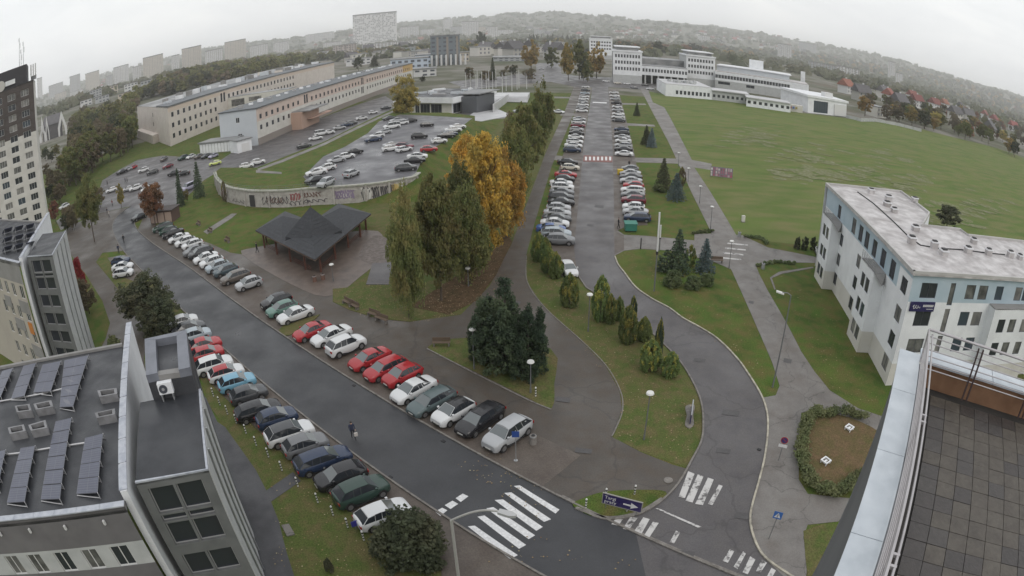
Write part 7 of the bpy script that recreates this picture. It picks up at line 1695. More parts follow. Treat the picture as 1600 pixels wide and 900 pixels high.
# flag-like white masts near triangle lawn
def mast(base, top, label, w=.09, bn=True):
    p = at(*base); h = hg(base, top); t = thing('mast', tuple(p), label, 'mast', 'tall white masts by the triangle lawn')
    part('pole', MB().tube((p.x, p.y, 0), (p.x, p.y, h), w, w*.7, 8), [POLE], t)
    part('sleeve', MB().tube((p.x, p.y, h*.52), (p.x, p.y, h+.05), w*1.25, w*1.25, 8), [FRAMEW], t); part('collar', MB().tube((p.x, p.y, h*.48), (p.x, p.y, h*.52), w*1.7, n=8), [TRIM], t)
mast((1022, 455), (1025, 332), 'taller white sleeved mast on the triangle lawn'); mast((1030, 392), (1031, 352), 'shorter white sleeved mast beside the taller one')
tag(obj('marker_post', MB().tube((0, 0, 0), (0, 0, 1.6), .09, n=8).mesh('marker_post', [TRIM]), None, tuple(at(1001, 389))), 'short dark post at the upper edge of triangle lawn', 'post')
# striped bollards
BW = mat('bollard_white', (.62, .62, .60), .5); BB = mat('bollard_black', (.02, .02, .022), .6)
def bollard(x, y, label, top=None, grp='black and white bollards along the left verge', h=1.0):
    p = at(x, y); t = thing('bollard', tuple(p), label, 'bollard', grp)
    if 'bo' not in WMESH:
        a = MB().tube((0, 0, 0), (0, 0, .93), .06, n=8); b = []
        for z in (.08, .34, .60): b.append(MB().tube((0, 0, z), (0, 0, z+.13), .064, n=8).mesh('white_band', [BW]))
        c = MB().tube((0, 0, .86), (0, 0, .93), .05, .085, 8); c.tube((0, 0, .93), (0, 0, 1.02), .085, .04, 8)
        WMESH['bo'] = (a.mesh('post', [BB]), b, c.mesh('white_cap', [BW]))
    a, b, c = WMESH['bo']; obj('post', a, t); obj('white_cap', c, t)
    for m_ in b: obj('white_band', m_, t)
BO = [(569, 845), (544, 825), (521, 806), (497, 786), (466, 761), (441, 736), (420, 715), (401, 697), (385, 678), (370, 662), (356, 648), (344, 634), (334, 620)]
for i, (x, y) in enumerate(BO): bollard(x, y, f'black bollard with white bands, {ORD[i]} from the white hatchback along the left verge')
for (x, y, d) in ((915, 795, 'left of the blue arrow sign'), (991, 774, 'behind the blue arrow sign'), (979, 800, 'right foot of the blue arrow sign'), (946, 779, 'behind the upper left corner of the arrow sign')): bollard(x, y, f'black bollard with white bands {d}', grp='bollards on the sign lawn')
bollard(837, 620, 'striped bollard beside the lamp at the corner of the pine island', grp=None)
# arrow sign
def arrow_sign():
    # corners of the board in the photograph: left top, right top, right bottom, left bottom
    bl, br = at(938, 792, 0), at(978, 806, 0)
    P = at(946, 795); Q = at(976, 803)
    d = (flat(Q)-flat(P)).normalized(); L = 2.9
    h0 = .55; o = flat(at(940, 786, .5)); 
    t = thing('direction_sign', (o.x, o.y, 0), 'dark blue direction board with white right arrow on the small sign lawn', 'sign', None, math.atan2(d.y, d.x))
    obj('board', MB().box(.05, L-.05, -.03, .03, h0+.05, h0+.95).mesh('board', [mat('sign_blue', (.022, .014, .085), .45)]), t)
    f = MB(); f.box(0, L, -.045, .045, h0, h0+.05); f.box(0, L, -.045, .045, h0+.95, h0+1.0); f.box(0, .05, -.045, .045, h0+.05, h0+.95); f.box(L-.05, L, -.045, .045, h0+.05, h0+.95)
    obj('frame', f.mesh('frame', [mat('sign_frame', (.26, .25, .23), .5)]), t)
    for x in (.3, L-.35): obj('post', MB().tube((x, .06, 0), (x, .06, h0+.9), .03, n=6).mesh('post', [POLE]), t)
    for txt, z in (('Targi', h0+.53), ('pracy', h0+.17)):
        o_ = obj('lettering', text_mesh(txt, .40, 'lettering', FRAMEW), t, (.18, -.037, z)); o_.rotation_euler = (math.pi/2, 0, 0)
    a = MB(); z = h0+.46; a.box(1.55, 2.15, -.045, -.036, z-.07, z+.07); a.add([(2.1, -.045, z+.27), (2.62, -.045, z), (2.1, -.045, z-.27), (2.1, -.036, z+.27), (2.62, -.036, z), (2.1, -.036, z-.27)], [(0, 2, 1), (3, 4, 5), (0, 1, 4, 3), (1, 2, 5, 4), (2, 0, 3, 5)])
    obj('arrow', a.mesh('arrow', [FRAMEW]), t)
arrow_sign()
# round no parking sign, pedestrian crossing sign, small double sign on the strip lawn, direction post
def disc_sign(base, label, h, kind):
    p = at(*base); t = thing('road_sign', tuple(p), label, 'road sign'); d = flat(-p).normalized(); rz = math.atan2(d.y, d.x)-math.pi/2
    part('pole', MB().tube((p.x, p.y, 0), (p.x, p.y, h+.3), .035, n=6), [POLE], t)
    c = Vector((p.x, p.y, h))+d*.05; s = Vector((-d.y, d.x, 0))
    if kind == 'nopark':
        part('disc', MB().tube(c, c+d*.02, .32, n=20), [mat('sign_red', (.30, .02, .03), .45)], t); part('disc_centre', MB().tube(c+d*.021, c+d*.03, .25, n=20), [mat('sign_navy', (.03, .03, .13), .45)], t)
        part('red_bar', MB().obox(c+d*.031-s*.2+Vector((0, 0, .13)), s*.4+Vector((0, 0, -.26)), Vector((0, 0, .07)), d*.006), [mat('sign_red', (.30, .02, .03), .45)], t)
        part('plate', MB().obox(c-s*.38-Vector((0, 0, .68)), s*.76, d*.02, (0, 0, .26)), [FRAMEW], t)
    else:
        part('board', MB().obox(c-s*.32-Vector((0, 0, .32)), s*.64, d*.02, (0, 0, .64)), [mat('sign_sky_blue', (.035, .12, .36), .45)], t)
        part('triangle', MB().add([tuple(c+d*.026-s*.24-Vector((0, 0, .2))), tuple(c+d*.026+s*.24-Vector((0, 0, .2))), tuple(c+d*.026+Vector((0, 0, .24)))], [(0, 1, 2)]), [FRAMEW], t)
        f = MB(); q = c+d*.032
        f.tube(q+Vector((0, 0, .08)), q+d*.004+Vector((0, 0, .08)), .035, n=8); f.obox(q-s*.02-Vector((0, 0, .06)), s*.05, d*.004, (0, 0, .11)); f.obox(q-s*.02-Vector((0, 0, .17)), s*.03, d*.004, s*-.04+Vector((0, 0, .12))); f.obox(q+s*.0-Vector((0, 0, .17)), s*.03, d*.004, s*.05*-1+Vector((0, 0, .12)))
        part('walking_figure', f, [TRIM], t)
disc_sign((1216, 720), 'round no parking sign with white plate beside the loop road', 2.1, 'nopark')
disc_sign((1201, 842), 'blue pedestrian crossing sign beside the lower zebra at right', 2.4, 'ped')
def strip_sign():
    p = at(1077, 668); t = thing('stone_marker', tuple(p), 'upright grey info board seen edge-on in a worn slab on the strip lawn', 'info board')
    part('slab', MB().prism(smooth_closed([at(1071, 636), at(1085, 634), at(1083, 650), at(1084, 664), at(1077, 670), at(1070, 664), at(1073, 650)], 3), 0, .09), [KERB], t)
    a, b = flat(at(1080, 640)), flat(at(1077, 664)); d = (b-a).normalized(); s = Vector((-d.y, d.x, 0)); part('board', MB().obox((a.x, a.y, .1), b-a, s*.07, (0, 0, .9)), [BLUESIGN], t); part('board_frame', MB().obox((a.x, a.y, 1.005), b-a, s*.09, (0, 0, .05)), [STEEL], t)
strip_sign()
tag(obj('manhole_cover', MB().tube((0, 0, -.03), (0, 0, .02), .35, n=20).mesh('manhole_cover', [KERB]), None, tuple(at(1044, 751)+Vector((0, 0, .05)))), 'round pale manhole cover on the walkway beside the lane', 'manhole')
tag(obj('utility_cover', MB().prism([at(440, 822)-at(450, 829), at(452, 820)-at(450, 829), at(461, 836)-at(450, 829), at(449, 839)-at(450, 829)], 0, .12).mesh('utility_cover', [PATHC]), None, tuple(at(450, 829))), 'square concrete cover in the near left lawn', 'cover slab')
def litter_bin(x, y, label, m_=None):
    p = at(x, y); t = thing('litter_bin', tuple(p), label, 'litter bin'); part('bin', MB().tube((p.x, p.y, 0), (p.x, p.y, .8), .30, .24, 12), [m_ or KERB], t); part('opening', MB().tube((p.x, p.y, .795), (p.x, p.y, .83), .15, n=12), [DARK], t); part('rim', MB().tube((p.x, p.y, .72), (p.x, p.y, .79), .28, .26, 12), [STEEL], t)
litter_bin(833, 693, 'pale concrete litter bin beside the nearest silver SUV')
litter_bin(830, 697, 'x') if False else None
litter_bin(519, 438, 'litter bin under the gazebo lamp') if False else None
for x, y, lb in ((492, 440, 'left one of two brown bins before the gazebo'), (505, 437, 'right one of two brown bins before the gazebo')): litter_bin(x, y, lb, mat('brown_bin', (.14, .075, .055), .8))
# blue info post beside the first car
def blue_sign():
    p = at(806, 720); h = 2.9; t = thing('road_sign', tuple(p), 'blue parking sign on a thin post beside the nearest silver SUV', 'road sign'); part('pole', MB().tube((p.x, p.y, 0), (p.x, p.y, h), .035, n=6), [STEEL], t)
    d = flat(-p).normalized(); s = Vector((-d.y, d.x, 0)); c = Vector((p.x, p.y, h-.3))+d*.05; part('board', MB().obox(c-s*.27-Vector((0, 0, .27)), s*.54, d*.02, (0, 0, .54)), [mat('sign_parking_blue', (.02, .06, .24), .45)], t); part('foot', MB().tube((p.x, p.y, 0), (p.x, p.y, .07), .16, n=10), [STEEL], t)
blue_sign()
p = at(557, 829); t = thing('blue_sign', (p.x, p.y, 0), 'small blue board low behind the white hatchback bumper', 'sign'); part('board', MB().cbox((p.x, p.y, .45), (.5, .04, .5), .6), [mat('sign_deep_blue', (.03, .03, .22), .5)], t); part('post', MB().tube((p.x, p.y+.04, 0), (p.x, p.y+.04, .9), .03, n=6), [POLE], t)
# green skip container, yellow bin, white box on meadow
def skip():
    p = at(985, 361); t = thing('waste_container', tuple(p), 'green waste container on the grass corner by the right street row', 'container'); GM = mat('green_plastic', (.03, .17, .13), .5)
    part('body', MB().prism([(p.x-.9, p.y-.6), (p.x+.9, p.y-.6), (p.x+.9, p.y+.6), (p.x-.9, p.y+.6)], .2, 1.25), [GM], t); part('lid', MB().prism([(p.x-1.0, p.y-.7), (p.x+1.0, p.y-.7), (p.x+1.0, p.y+.7), (p.x-1.0, p.y+.7)], [1.26, 1.26, 1.4, 1.4], [1.33, 1.33, 1.5, 1.5]), [GM], t)
    for dx in (-.7, .7):
        for dy in (-.45, .45): part('wheel', MB().tube((p.x+dx-.04, p.y+dy, .1), (p.x+dx+.04, p.y+dy, .1), .1, n=8), [RUBBER], t)
skip()
p = at(969, 273); t = thing('yellow_bin', tuple(p), 'small yellow grit bin at the kerb before the first silver cars', 'bin'); YM = mat('yellow_plastic', (.55, .38, .02), .5); part('body', MB().cbox((p.x, p.y, 0), (1.1, .8, 1.0), .15), [YM], t); part('lid', MB().cbox((p.x, p.y, 1.01), (1.2, .9, .18), .15), [YM], t)
p = at(1161, 347); t = thing('white_box', tuple(p), 'small pale upright cabinet standing alone on the meadow', 'cabinet'); part('cabinet', MB().cbox((p.x, p.y, 0), (.55, .45, 1.15), .1), [PALEC], t); part('plinth', MB().cbox((p.x, p.y, 0), (.65, .55, .15), .1), [KERB], t)
for x, y, lb in ((1155, 370, 'grey litter bin at the right corner of the path crossing'), (1192, 420, 'grey litter bin at the low hedge above dormitory lawn')): litter_bin(x, y, lb, STEEL)
# banner on the meadow: collage of pale and pink prints
def banner():
    a, b = at(1110, 277), at(1144, 281); d = flat(b)-flat(a); L = d.length; d /= L; h = 2.5; s = Vector((-d.y, d.x, 0))
    t = thing('meadow_banner', tuple(a), 'pink and white printed banner on posts at the meadow edge', 'banner'); part('backing', MB().obox((a.x, a.y, .35), d*L, s*.05, (0, 0, h-.35)), [mat('banner_grey', (.20, .17, .21), .7)], t)
    cl = [(.36, .09, .13), (.52, .48, .50), (.30, .12, .18), (.58, .56, .56), (.20, .10, .13), (.44, .30, .34)]; g = random.Random(4)
    for i in range(9):
        for j in range(3):
            c = g.choice(cl); u0 = L*(i+.06)/9; z0 = .42+(h-.5)*j/3; part('print', MB().obox(Vector((a.x, a.y, z0))+d*u0-s*.012, d*(L*.8/9*g.uniform(.6, 1.1)), s*.01, (0, 0, (h-.5)/3*g.uniform(.6, .95))), [mat('banner_print_%s' % 'abcdef'[cl.index(c)], c, .7)], t)
    for u in (0, L/2, L): p = a+d*u+s*.1; part('post', MB().tube((p.x, p.y, 0), (p.x, p.y, h+.05), .05, n=6), [POLE], t)
banner()
# shed under the rusty tree
def bend_shed():
    a, b = at(236, 350), at(270, 347); d = (flat(b)-flat(a)).normalized(); L = dist(a, b); s = Vector((-d.y, d.x, 0)); t = thing('garage_shed', tuple(a), 'small brown and cream shed under the rusty tree at the road bend', 'shed')
    part('wall', MB().prism([flat(a), flat(b), flat(b)+s*3.5, flat(a)+s*3.5], 0, 2.5), [mat('brown_shed_wall', (.09, .055, .045), .8)], t)
    for i in range(3): part('door_panel', MB().obox((flat(a)+d*L*(i+.08)/3-s*.05).to_2d().to_tuple()+(.1,), d*L*.84/3, s*.04, (0, 0, 2.1)), [mat('shed_cream', (.33, .25, .21), .8)], t)
    part('roof', MB().prism([flat(a)-s*.3-d*.3, flat(b)-s*.3+d*.3, flat(b)+s*3.8+d*.3, flat(a)+s*3.8-d*.3], 2.5, 2.66), [DBROWN], t)
bend_shed()
# benches
def bench(x, y, rz, label, L=1.8):
    p = at(x, y); t = thing('bench', tuple(p), label, 'bench', 'wooden park benches'); WD = mat('bench_wood', (.12, .085, .06), .8); rt = Matrix.Rotation(rz, 3, 'Z')
    if 'bench' not in WMESH:
        WMESH['bench'] = (MB().box(-.9, .9, -.2, .2, .42, .47).mesh('seat', [WD]), MB().box(-.9, .9, .2, .25, .5, .88).mesh('backrest', [WD]), MB().box(-.8, -.68, -.22, .22, 0, .42).mesh('leg', [KERB]), MB().box(.68, .8, -.22, .22, 0, .42).mesh('leg', [KERB]))
    t.rotation_euler = (0, 0, rz)
    for n_, m_ in zip(('seat', 'backrest', 'leg', 'leg'), WMESH['bench']): obj(n_, m_, t)
for x, y, r_, d in ((543, 477, -.75, 'on the verge right of the red and white saloons'), (553, 482, -.75, 'next to the first verge bench'), (584, 496, -.6, 'under the nearest row tree, left of pair'), (596, 503, -.6, 'under the nearest row tree, right of pair'), (690, 541, .0, 'at the upper edge of the pine island'), (310, 352, -.7, 'left of the thin lawn path'), (328, 363, -.7, 'right of the thin lawn path'), (355, 378, -.7, 'halfway between lawn path and gazebo'), (1120, 411, -.1, 'at the upper right corner of triangle lawn')):
    bench(x, y, r_, 'wooden bench '+d)
for x, y, r_, lb in ((1326, 672, .5, 'white square frame fixture in the upper right of the hedged bed'), (1289, 724, .45, 'white square frame fixture in the middle of the hedged bed')):
    p = at(x, y); t = thing('frame_fixture', tuple(p), label=lb, cat='garden fixture', rz=r_)  # white square frames of unknown use, built as plain fixtures
    for dx, dy, sx, sy in ((0, .32, .75, .12), (0, -.32, .75, .12), (.32, 0, .12, .52), (-.32, 0, .12, .52)): obj('frame_bar', MB().box(dx-sx/2, dx+sx/2, dy-sy/2, dy+sy/2, .28, .38).mesh('frame_bar', [WPL]), t)
    for dx in (-.3, .3):
        for dy in (-.3, .3): obj('leg', MB().box(dx-.04, dx+.04, dy-.04, dy+.04, 0, .28).mesh('leg', [WPL]), t)
    obj('centre_block', MB().box(-.16, .16, -.10, .10, 0, .30).mesh('centre_block', [WPL]), t)
# ------------------------------------------------------------------ FAR TOWN
def block(base, top, wpx, depth, m_, label, group=None, roof=None, floors=None, rot=0, name='apartment_block', bands=True):
    p = att(*base); d = ray(*top); h = CAM_H+d[2]*math.hypot(p.x, p.y)/math.hypot(d[0], d[1])-p.z; D = (p-CAMV).length; w_ = wpx/(800/K1)*D
    az = math.atan2(p.x, p.y)+rot; u = Vector((math.cos(az), -math.sin(az), 0)); b = Vector((math.sin(az), math.cos(az), 0)); h = max(h, 4)
    t = thing(name, (p.x, p.y, p.z), label, 'building', group)
    o = flat(p)-u*w_/2; part('wall', MB().prism([o, o+u*w_, o+u*w_+b*depth, o+b*depth], p.z-4, p.z+h), [m_], t)
    if bands and h > 14:
        ns = max(2, int(w_/9)); sb = MB()
        for i in range(ns): q = o+u*(w_*(i+.62)/ns)-b*.25; sb.obox((q.x, q.y, p.z), u*(w_*.22/ns), b*.3, (0, 0, h*.97))
        part('loggia_strips', sb, [mat('loggia_shade', (.24, .215, .19), .8)], t, 'stuff')  # brown colour stripes along the loggia columns
    part('roof', MB().prism([o-u*.6-b*.6, o+u*(w_+.6)-b*.6, o+u*(w_+.6)+b*depth, o-u*.6+b*depth], p.z+h, p.z+h+max(.8, h*.04)), [roof or ROOFDK], t)
    if bands:
        nf = floors or max(2, int(h/4.2)); nc = max(3, int(w_/5.5)); mb = MB()
        for j in range(nf):
            for i in range(nc):
                if (i*7+j*3) % 11 == 0: continue
                q = o+u*(w_*(i+.22)/nc)-b*.15; mb.obox((q.x, q.y, p.z+h*(j+.3)/nf), u*(w_*.56/nc), b*.2, (0, 0, h*.42/nf))
        part('windows', mb, [mat('far_window_dark', (.07, .08, .10), .3)], t, 'stuff')
    return t, p, h, w_, u, b
TW1, TW2, TW3 = mat('far_block_cream', (.46, .41, .34), .9), mat('far_block_grey', (.36, .37, .38), .9), mat('far_block_white', (.55, .55, .55), .9)
for base, top, wp, m_, lb in [((240, 124), (240, 88), 36, TW1, 'cream slab block on the left skyline, right above the cream long building gable'), ((300, 110), (302, 74), 34, TW1, 'cream slab block with roof mast on the left skyline'), ((368, 96), (369, 64), 36, TW1, 'beige and white slab block, rightmost big one on left skyline'),
    ((145, 140), (145, 113), 26, TW1, 'pale slab block on the left skyline above the wood'), ((190, 133), (192, 103), 28, TW3, 'whitish slab block between two cream ones'), ((118, 146), (118, 118), 20, TW2, 'grey blue slab block left of the pale one'), ((88, 152), (86, 132), 28, TW2, 'low grey block beyond the church gables'), ((63, 156), (64, 122), 10, TW3, 'narrow pale tower block right beside the dark tower'),
    ((215, 130), (215, 104), 16, TW3, 'small white block left of the first cream slab'), ((275, 116), (278, 86), 14, TW3, 'small white block left of the masted slab'), ((335, 104), (335, 78), 30, TW3, 'long low white block between cream slabs'), ((405, 92), (408, 70), 30, TW3, 'pale distant block right of the beige slab'), ((172, 138), (172, 118), 12, TW2, 'small grey block between skyline slabs'),
    ((440, 84), (440, 66), 26, TW3, 'faint white block far behind the trees'), ((500, 66), (500, 52), 46, TW3, 'faint long pale block left of the chequered tower'), ((1226, 94), (1228, 70), 24, TW3, 'white block with two dark top windows on the right slope'), ((1393, 122), (1393, 97), 13, TW3, 'tall white silo block on the right slope'), ((1405, 130), (1406, 115), 13, TW3, 'lower white block attached right of the silo block'),
    ((1325, 120), (1325, 106), 40, TW3, 'long low white hall on the right slope'), ((1290, 112), (1288, 100), 60, TW2, 'cluster of pale low blocks on the right slope'), ((1421, 122), (1421, 117), 3, TW3, 'tiny white tower right of the silo block'), ((770, 60), (770, 42), 16, TW3, 'faint pale block beyond the dark tree'), ((700, 48), (700, 30), 14, TW3, 'faintest tall pale block right of the chequered tower'), ((640, 60), (640, 42), 30, TW3, 'faint row of pale blocks right of the chequered tower'), ((735, 56), (735, 34), 26, TW3, 'faint pale tall slab in the centre of skyline'),
    ((1262, 82), (1262, 68), 30, TW2, 'faint grey terraces behind the white block'), ((1100, 66), (1100, 56), 20, TW3, 'tiny pale block on the hill foot above white complex')]:
    t, p, h, w_, u, b = block(base, top, wp, 18, m_, lb, 'far apartment blocks')
    if 'mast' in lb: part('mast', MB().tube(p+Vector((0, 0, h)), p+Vector((0, 0, h+16)), .5, .2, 5), [POLE], t)
# chequered office tower
t, p, h, w_, u, b = block((586, 70), (586, 22), 70, 26, TW3, 'tall office block with black and white chequered facade on the skyline', bands=False, name='chequered_tower')
g = random.Random(8); mb = MB(); o = flat(p)-u*w_/2
for j in range(20):
    for i in range(22):
        if g.random() < .62: q = o+u*(w_*(i+(.5 if j % 2 else 0)*.5+.05)/22.6)-b*.2; mb.obox((q.x, q.y, p.z+h*(j+.2)/20), u*(w_*.62/22), b*.25, (0, 0, h*.55/20))
part('windows', mb, [mat('chequer_dark', (.04, .042, .05), .4)], t, 'stuff')
# mid distance blocks
MID = [((696, 102), (696, 56), 46, mat('blue_grey_glass', (.14, .165, .185), .4), 'dark blue grey cube block on columns beyond the peach building', 20), ((666, 100), (666, 86), 34, mat('pale_sky_cladding', (.42, .48, .56), .6), 'pale blue flat building before the dark cube block', 30), ((640, 108), (640, 92), 60, mat('pale_sky_cladding', (.42, .48, .56), .6), 'long pale blue low wing beside the peach building end', 24),
       ((664, 120), (664, 108), 36, TW3, 'white blank box hall right of the peach building end', 14), ((539, 90), (539, 70), 38, mat('white_brown_block', (.42, .38, .36), .8), 'white and brown apartment block left of the chequered tower', 16), ((726, 96), (726, 82), 14, TW1, 'small cream cube beside the dark cube block', 14), ((510, 92), (510, 80), 30, TW3, 'low white house group left of the brown white block', 14),
       ((610, 78), (610, 66), 90, TW3, 'wide pale podium below the chequered tower', 30), ((650, 84), (650, 74), 70, mat('green_grey_hall', (.26, .30, .29), .7), 'curved green grey hall roof below the podium', 40), ((560, 102), (560, 92), 40, TW3, 'white low house beyond the long buildings', 16), ((800, 96), (800, 90), 60, TW2, 'low pale hall beyond the flag poles', 40), ((1000, 60), (1000, 55), 22, TW3, 'pale low house at the hill foot above white slab', 20)]
for base, top, wp, m_, lb, dp in MID:
    t, p, h, w_, u, b = block(base, top, wp, dp, m_, lb, roof=ROOFG)
    if 'columns' in lb:
        for k in range(9): q = flat(p)-u*w_*.62+u*(w_*1.3*k/8)-b*4; part('column', MB().cbox((q.x, q.y, p.z), (1.6, 1.6, h*.36)), [TW3], t)
# church with white gables
p = at(90, 200); q0 = att(92, 214); t = thing('church', tuple(q0), 'dark roofed church with white pointed gables beside the tower block', 'church'); D = q0.length; k = D/985
az = math.atan2(q0.x, q0.y); u = Vector((math.cos(az), -math.sin(az), 0)); b = Vector((u.y*-1, u.x, 0)); b = b if b.dot(q0) > 0 else -b
def gable(cx, wpx, hpx, th=1.0):
    c = flat(q0)+u*cx*k; w_ = wpx*k; h = hpx*k; z = q0.z
    part('gable', MB().add([tuple(c-u*w_/2+Vector((0, 0, z))), tuple(c-u*w_*.5+Vector((0, 0, z+h*.35))), tuple(c+Vector((0, 0, z+h))), tuple(c+u*w_*.5+Vector((0, 0, z+h*.35))), tuple(c+u*w_/2+Vector((0, 0, z))), tuple(c+u*w_*.3+Vector((0, 0, z))), tuple(c+u*w_*.26+Vector((0, 0, z+h*.3))), tuple(c+Vector((0, 0, z+h*.68))), tuple(c-u*w_*.26+Vector((0, 0, z+h*.3))), tuple(c-u*w_*.3+Vector((0, 0, z)))],
        [(0, 1, 8, 9), (1, 2, 7, 8), (2, 3, 6, 7), (3, 4, 5, 6)]), [TW3], t)
gable(8, 17, 40); gable(-30, 8, 42); gable(-21, 7, 40); gable(-30, 15, 26)
part('nave', MB().prism([flat(q0)-u*30*k+b*2, flat(q0)+u*8*k+b*2, flat(q0)+u*8*k+b*20, flat(q0)-u*30*k+b*20], q0.z, q0.z+24*k), [ROOFDK], t); c = flat(q0)-u*10*k
part('roof', MB().add([tuple(flat(q0)-u*30*k+b*1+Vector((0, 0, q0.z+23*k))), tuple(flat(q0)+u*6*k+b*1+Vector((0, 0, q0.z+23*k))), tuple(flat(q0)+u*6*k+b*20+Vector((0, 0, q0.z+38*k))), tuple(flat(q0)-u*26*k+b*20+Vector((0, 0, q0.z+38*k)))], [(0, 1, 2, 3)]), [ROOFDK], t)
# houses
HM = {}
def house_mesh(kind):
    if kind not in HM:
        wl, rf = {'red': (TW3, ROOFRED), 'dark': (CITYW, ROOFDK), 'flat': (CITYW, ROOFG)}[kind]
        a = MB().box(-5, 5, -4, 4, -2, 5.5).mesh('wall', [wl]); r = MB()
        if kind == 'flat': r.box(-5.2, 5.2, -4.2, 4.2, 5.5, 6)
        else: r.add([(-5.6, -4.8, 5.1), (5.6, -4.8, 5.1), (5.6, 4.8, 5.1), (-5.6, 4.8, 5.1), (-5.6, 0, 9.6), (5.6, 0, 9.6)], [(0, 1, 5, 4), (2, 3, 4, 5), (0, 4, 3), (1, 2, 5), (3, 2, 1, 0)])
        w2 = MB()
        for x in (-3.2, 0, 3.2):
            for z in (1.2, 3.6):
                w2.box(x-.6, x+.6, -4.04, -3.98, z, z+1.3); w2.box(x-.6, x+.6, 3.98, 4.04, z, z+1.3)
        HM[kind] = (a, r.mesh('roof', [rf]), w2.mesh('windows', [mat('far_window', (.13, .14, .16), .3)]), MB().box(1.5, 2.3, .8, 1.6, 6, 10.4).mesh('chimney', [TW3]))
    return HM[kind]
def house(x, y, kind, s, rz, label, group):
    p = att(x, y); t = thing('house', tuple(p), label.format({'red': 'red roofed', 'dark': 'dark roofed', 'flat': 'flat roofed pale'}[kind]), 'house', group, rz); t.scale = (s, s, s); a, r, w2, ch = house_mesh(kind); obj('wall', a, t); ro = obj('roof', r, t); obj('windows', w2, t)['kind'] = 'stuff'
    if kind != 'flat': obj('chimney', ch, ro)
HS = [(1322, 146, 'red', 'leftmost pink red roof behind the end pavilion'), (1388, 160, 'red', 'bright red roof in the middle of the estate'), (1380, 154, 'dark', 'dark roof behind the bright red one'), (1425, 158, 'red', 'wide red roof right of the bright one'), (1432, 168, 'red', 'lower red roof with white chimneys'), (1405, 172, 'dark', 'grey brown gabled house near the meadow edge'), (1460, 172, 'red', 'dull red roof below the white flat house'),
      (1465, 150, 'flat', 'white stepped flat house in the estate'), (1475, 170, 'red', 'small red roof beside the grey mansard'), (1492, 188, 'dark', 'large blue grey mansard roof near the field edge'), (1512, 190, 'dark', 'dark steep roof with white gable lines'), (1538, 186, 'red', 'long red roof at the right part of estate'), (1553, 195, 'red', 'red roof with several chimneys at far right'), (1500, 172, 'dark', 'dark roof with white dormers above the mansard'), (1368, 182, 'flat', 'small white garage box at the field edge'), (1346, 158, 'dark', 'dark roof left of the yellow bush'), (1545, 214, 'dark', 'small house low at the field corner'), (1583, 205, 'red', 'last red roof at the right picture edge')]
for i, (x, y, k_, lb) in enumerate(HS): house(x, y, k_, {'Large': 1.2}.get(lb[:5], 1.6 if k_ != 'flat' else 1.2), random.uniform(-.6, .6)+.4, 'house with '+lb if 'house' not in lb and 'garage' not in lb else lb, 'houses beyond the meadow')
# field edge wall and slabs, right
mb = MB(); 
W_ = [at(*q) for q in ((1322, 184), (1345, 190), (1368, 190), (1400, 196), (1440, 206))]
t = thing('estate_wall', tuple(W_[0]), 'low pale concrete wall along the far right meadow edge', 'wall')
for a, b_ in zip(W_, W_[1:]):
    n_ = max(1, int((b_-a).length/6))
    for k_ in range(n_): part('panel', MB().prism([a.lerp(b_, k_/n_+.01), a.lerp(b_, (k_+1)/n_-.01), a.lerp(b_, (k_+1)/n_-.01)+Vector((0, .3, 0)), a.lerp(b_, k_/n_+.01)+Vector((0, .3, 0))], 0, 1.8), [GREYLT], t)
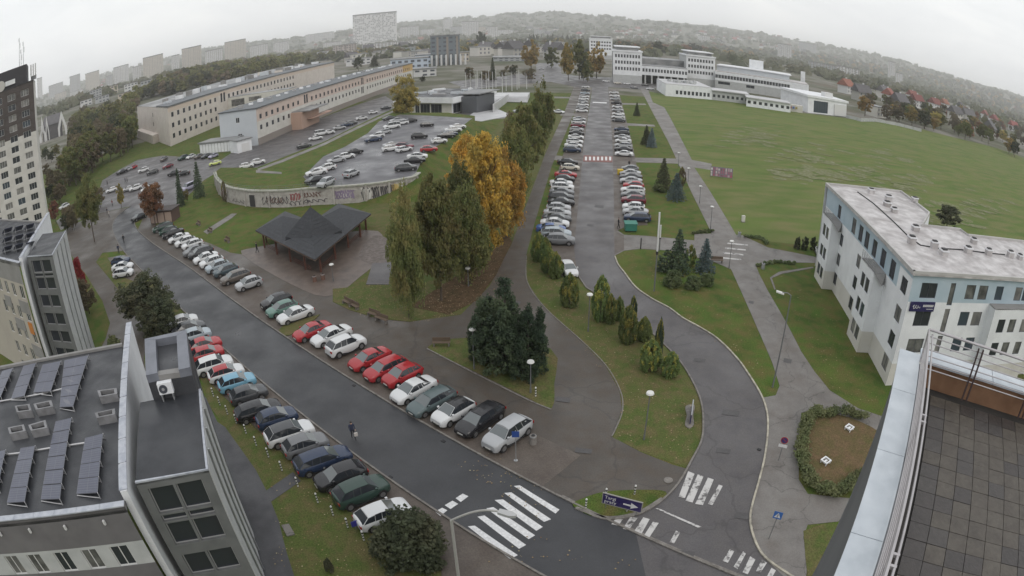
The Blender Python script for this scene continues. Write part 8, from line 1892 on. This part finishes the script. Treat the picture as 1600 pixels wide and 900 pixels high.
# scattered far town
def town(poly, n, kinds, sc, where, group):
    for x, y, p in pick(poly, n): house(x, y, random.choice(kinds), random.uniform(*sc), random.uniform(0, 3), where, group)
for k_, (x, y, wp, ht) in enumerate([(95, 158, 22, 13), (120, 156, 24, 14), (150, 152, 22, 12), (176, 147, 20, 13), (205, 143, 24, 13), (228, 138, 18, 12), (256, 133, 24, 14), (283, 130, 20, 12), (160, 160, 26, 10), (195, 156, 24, 11), (135, 166, 22, 10), (310, 122, 22, 11), (345, 114, 26, 10), (385, 106, 26, 10), (425, 96, 30, 9), (470, 88, 30, 9), (520, 78, 30, 12), (556, 70, 18, 14), (640, 56, 18, 12), (668, 56, 22, 10), (715, 54, 22, 12), (750, 52, 18, 10), (790, 56, 24, 9), (845, 54, 20, 8)]):
    block((x, y), (x, y-ht), wp, 14, [TW1, TW3, TW2][k_ % 3], 'hazy '+['cream', 'white', 'grey'][k_ % 3]+' mid-rise block '+('of the town above the left wood' if x < 400 else 'of the town left of the chequered tower' if x < 600 else 'of the town right of the chequered tower'), 'mid-rise blocks of the far town')
town([(60, 160), (160, 138), (330, 108), (420, 92), (420, 78), (300, 98), (160, 124), (60, 146)], 60, ['dark', 'flat', 'red', 'flat'], (1.3, 2.4), 'hazy {} house of the town on the left skyline', 'hazy houses on the left skyline')
town([(420, 84), (560, 74), (800, 56), (920, 58), (920, 48), (760, 42), (560, 58), (420, 72)], 70, ['flat', 'flat', 'dark', 'red'], (1.6, 3.4), 'hazy {} house of the town below the central ridge', 'hazy houses below the central ridge')
town([(545, 100), (700, 90), (900, 92), (905, 76), (760, 68), (560, 80)], 55, ['flat', 'flat', 'dark', 'flat'], (1.2, 2.4), '{} house between trees beyond the flag poles', 'pale houses beyond the flag poles')
town([(960, 62), (1130, 70), (1260, 84), (1260, 64), (1130, 50), (960, 46)], 80, ['flat', 'dark', 'red'], (1.6, 3.2), 'hazy {} house of the town above the white complex', 'hazy houses above the white complex')
town([(1260, 96), (1380, 112), (1500, 150), (1580, 185), (1600, 175), (1480, 130), (1380, 102), (1260, 86)], 36, ['flat', 'dark', 'red'], (1.2, 2.2), 'hazy {} house half hidden by trees on the right slope', 'hazy houses on the right slope')
# ------------------------------------------------------------------ HAZE
hm = bpy.data.materials.new('haze_air'); hm.use_nodes = True; hn = hm.node_tree; hn.nodes.clear()
ho = hn.nodes.new('ShaderNodeOutputMaterial'); pv = hn.nodes.new('ShaderNodeVolumePrincipled')
pv.inputs['Color'].default_value = (.99, .995, 1.0, 1); pv.inputs['Density'].default_value = .00016; pv.inputs['Anisotropy'].default_value = .2
hn.links.new(pv.outputs[0], ho.inputs['Volume'])
tag(obj('haze', MB().box(-9600, 9600, -9600, 9600, -1.5, 268).mesh('haze', [hm])), kind='stuff')
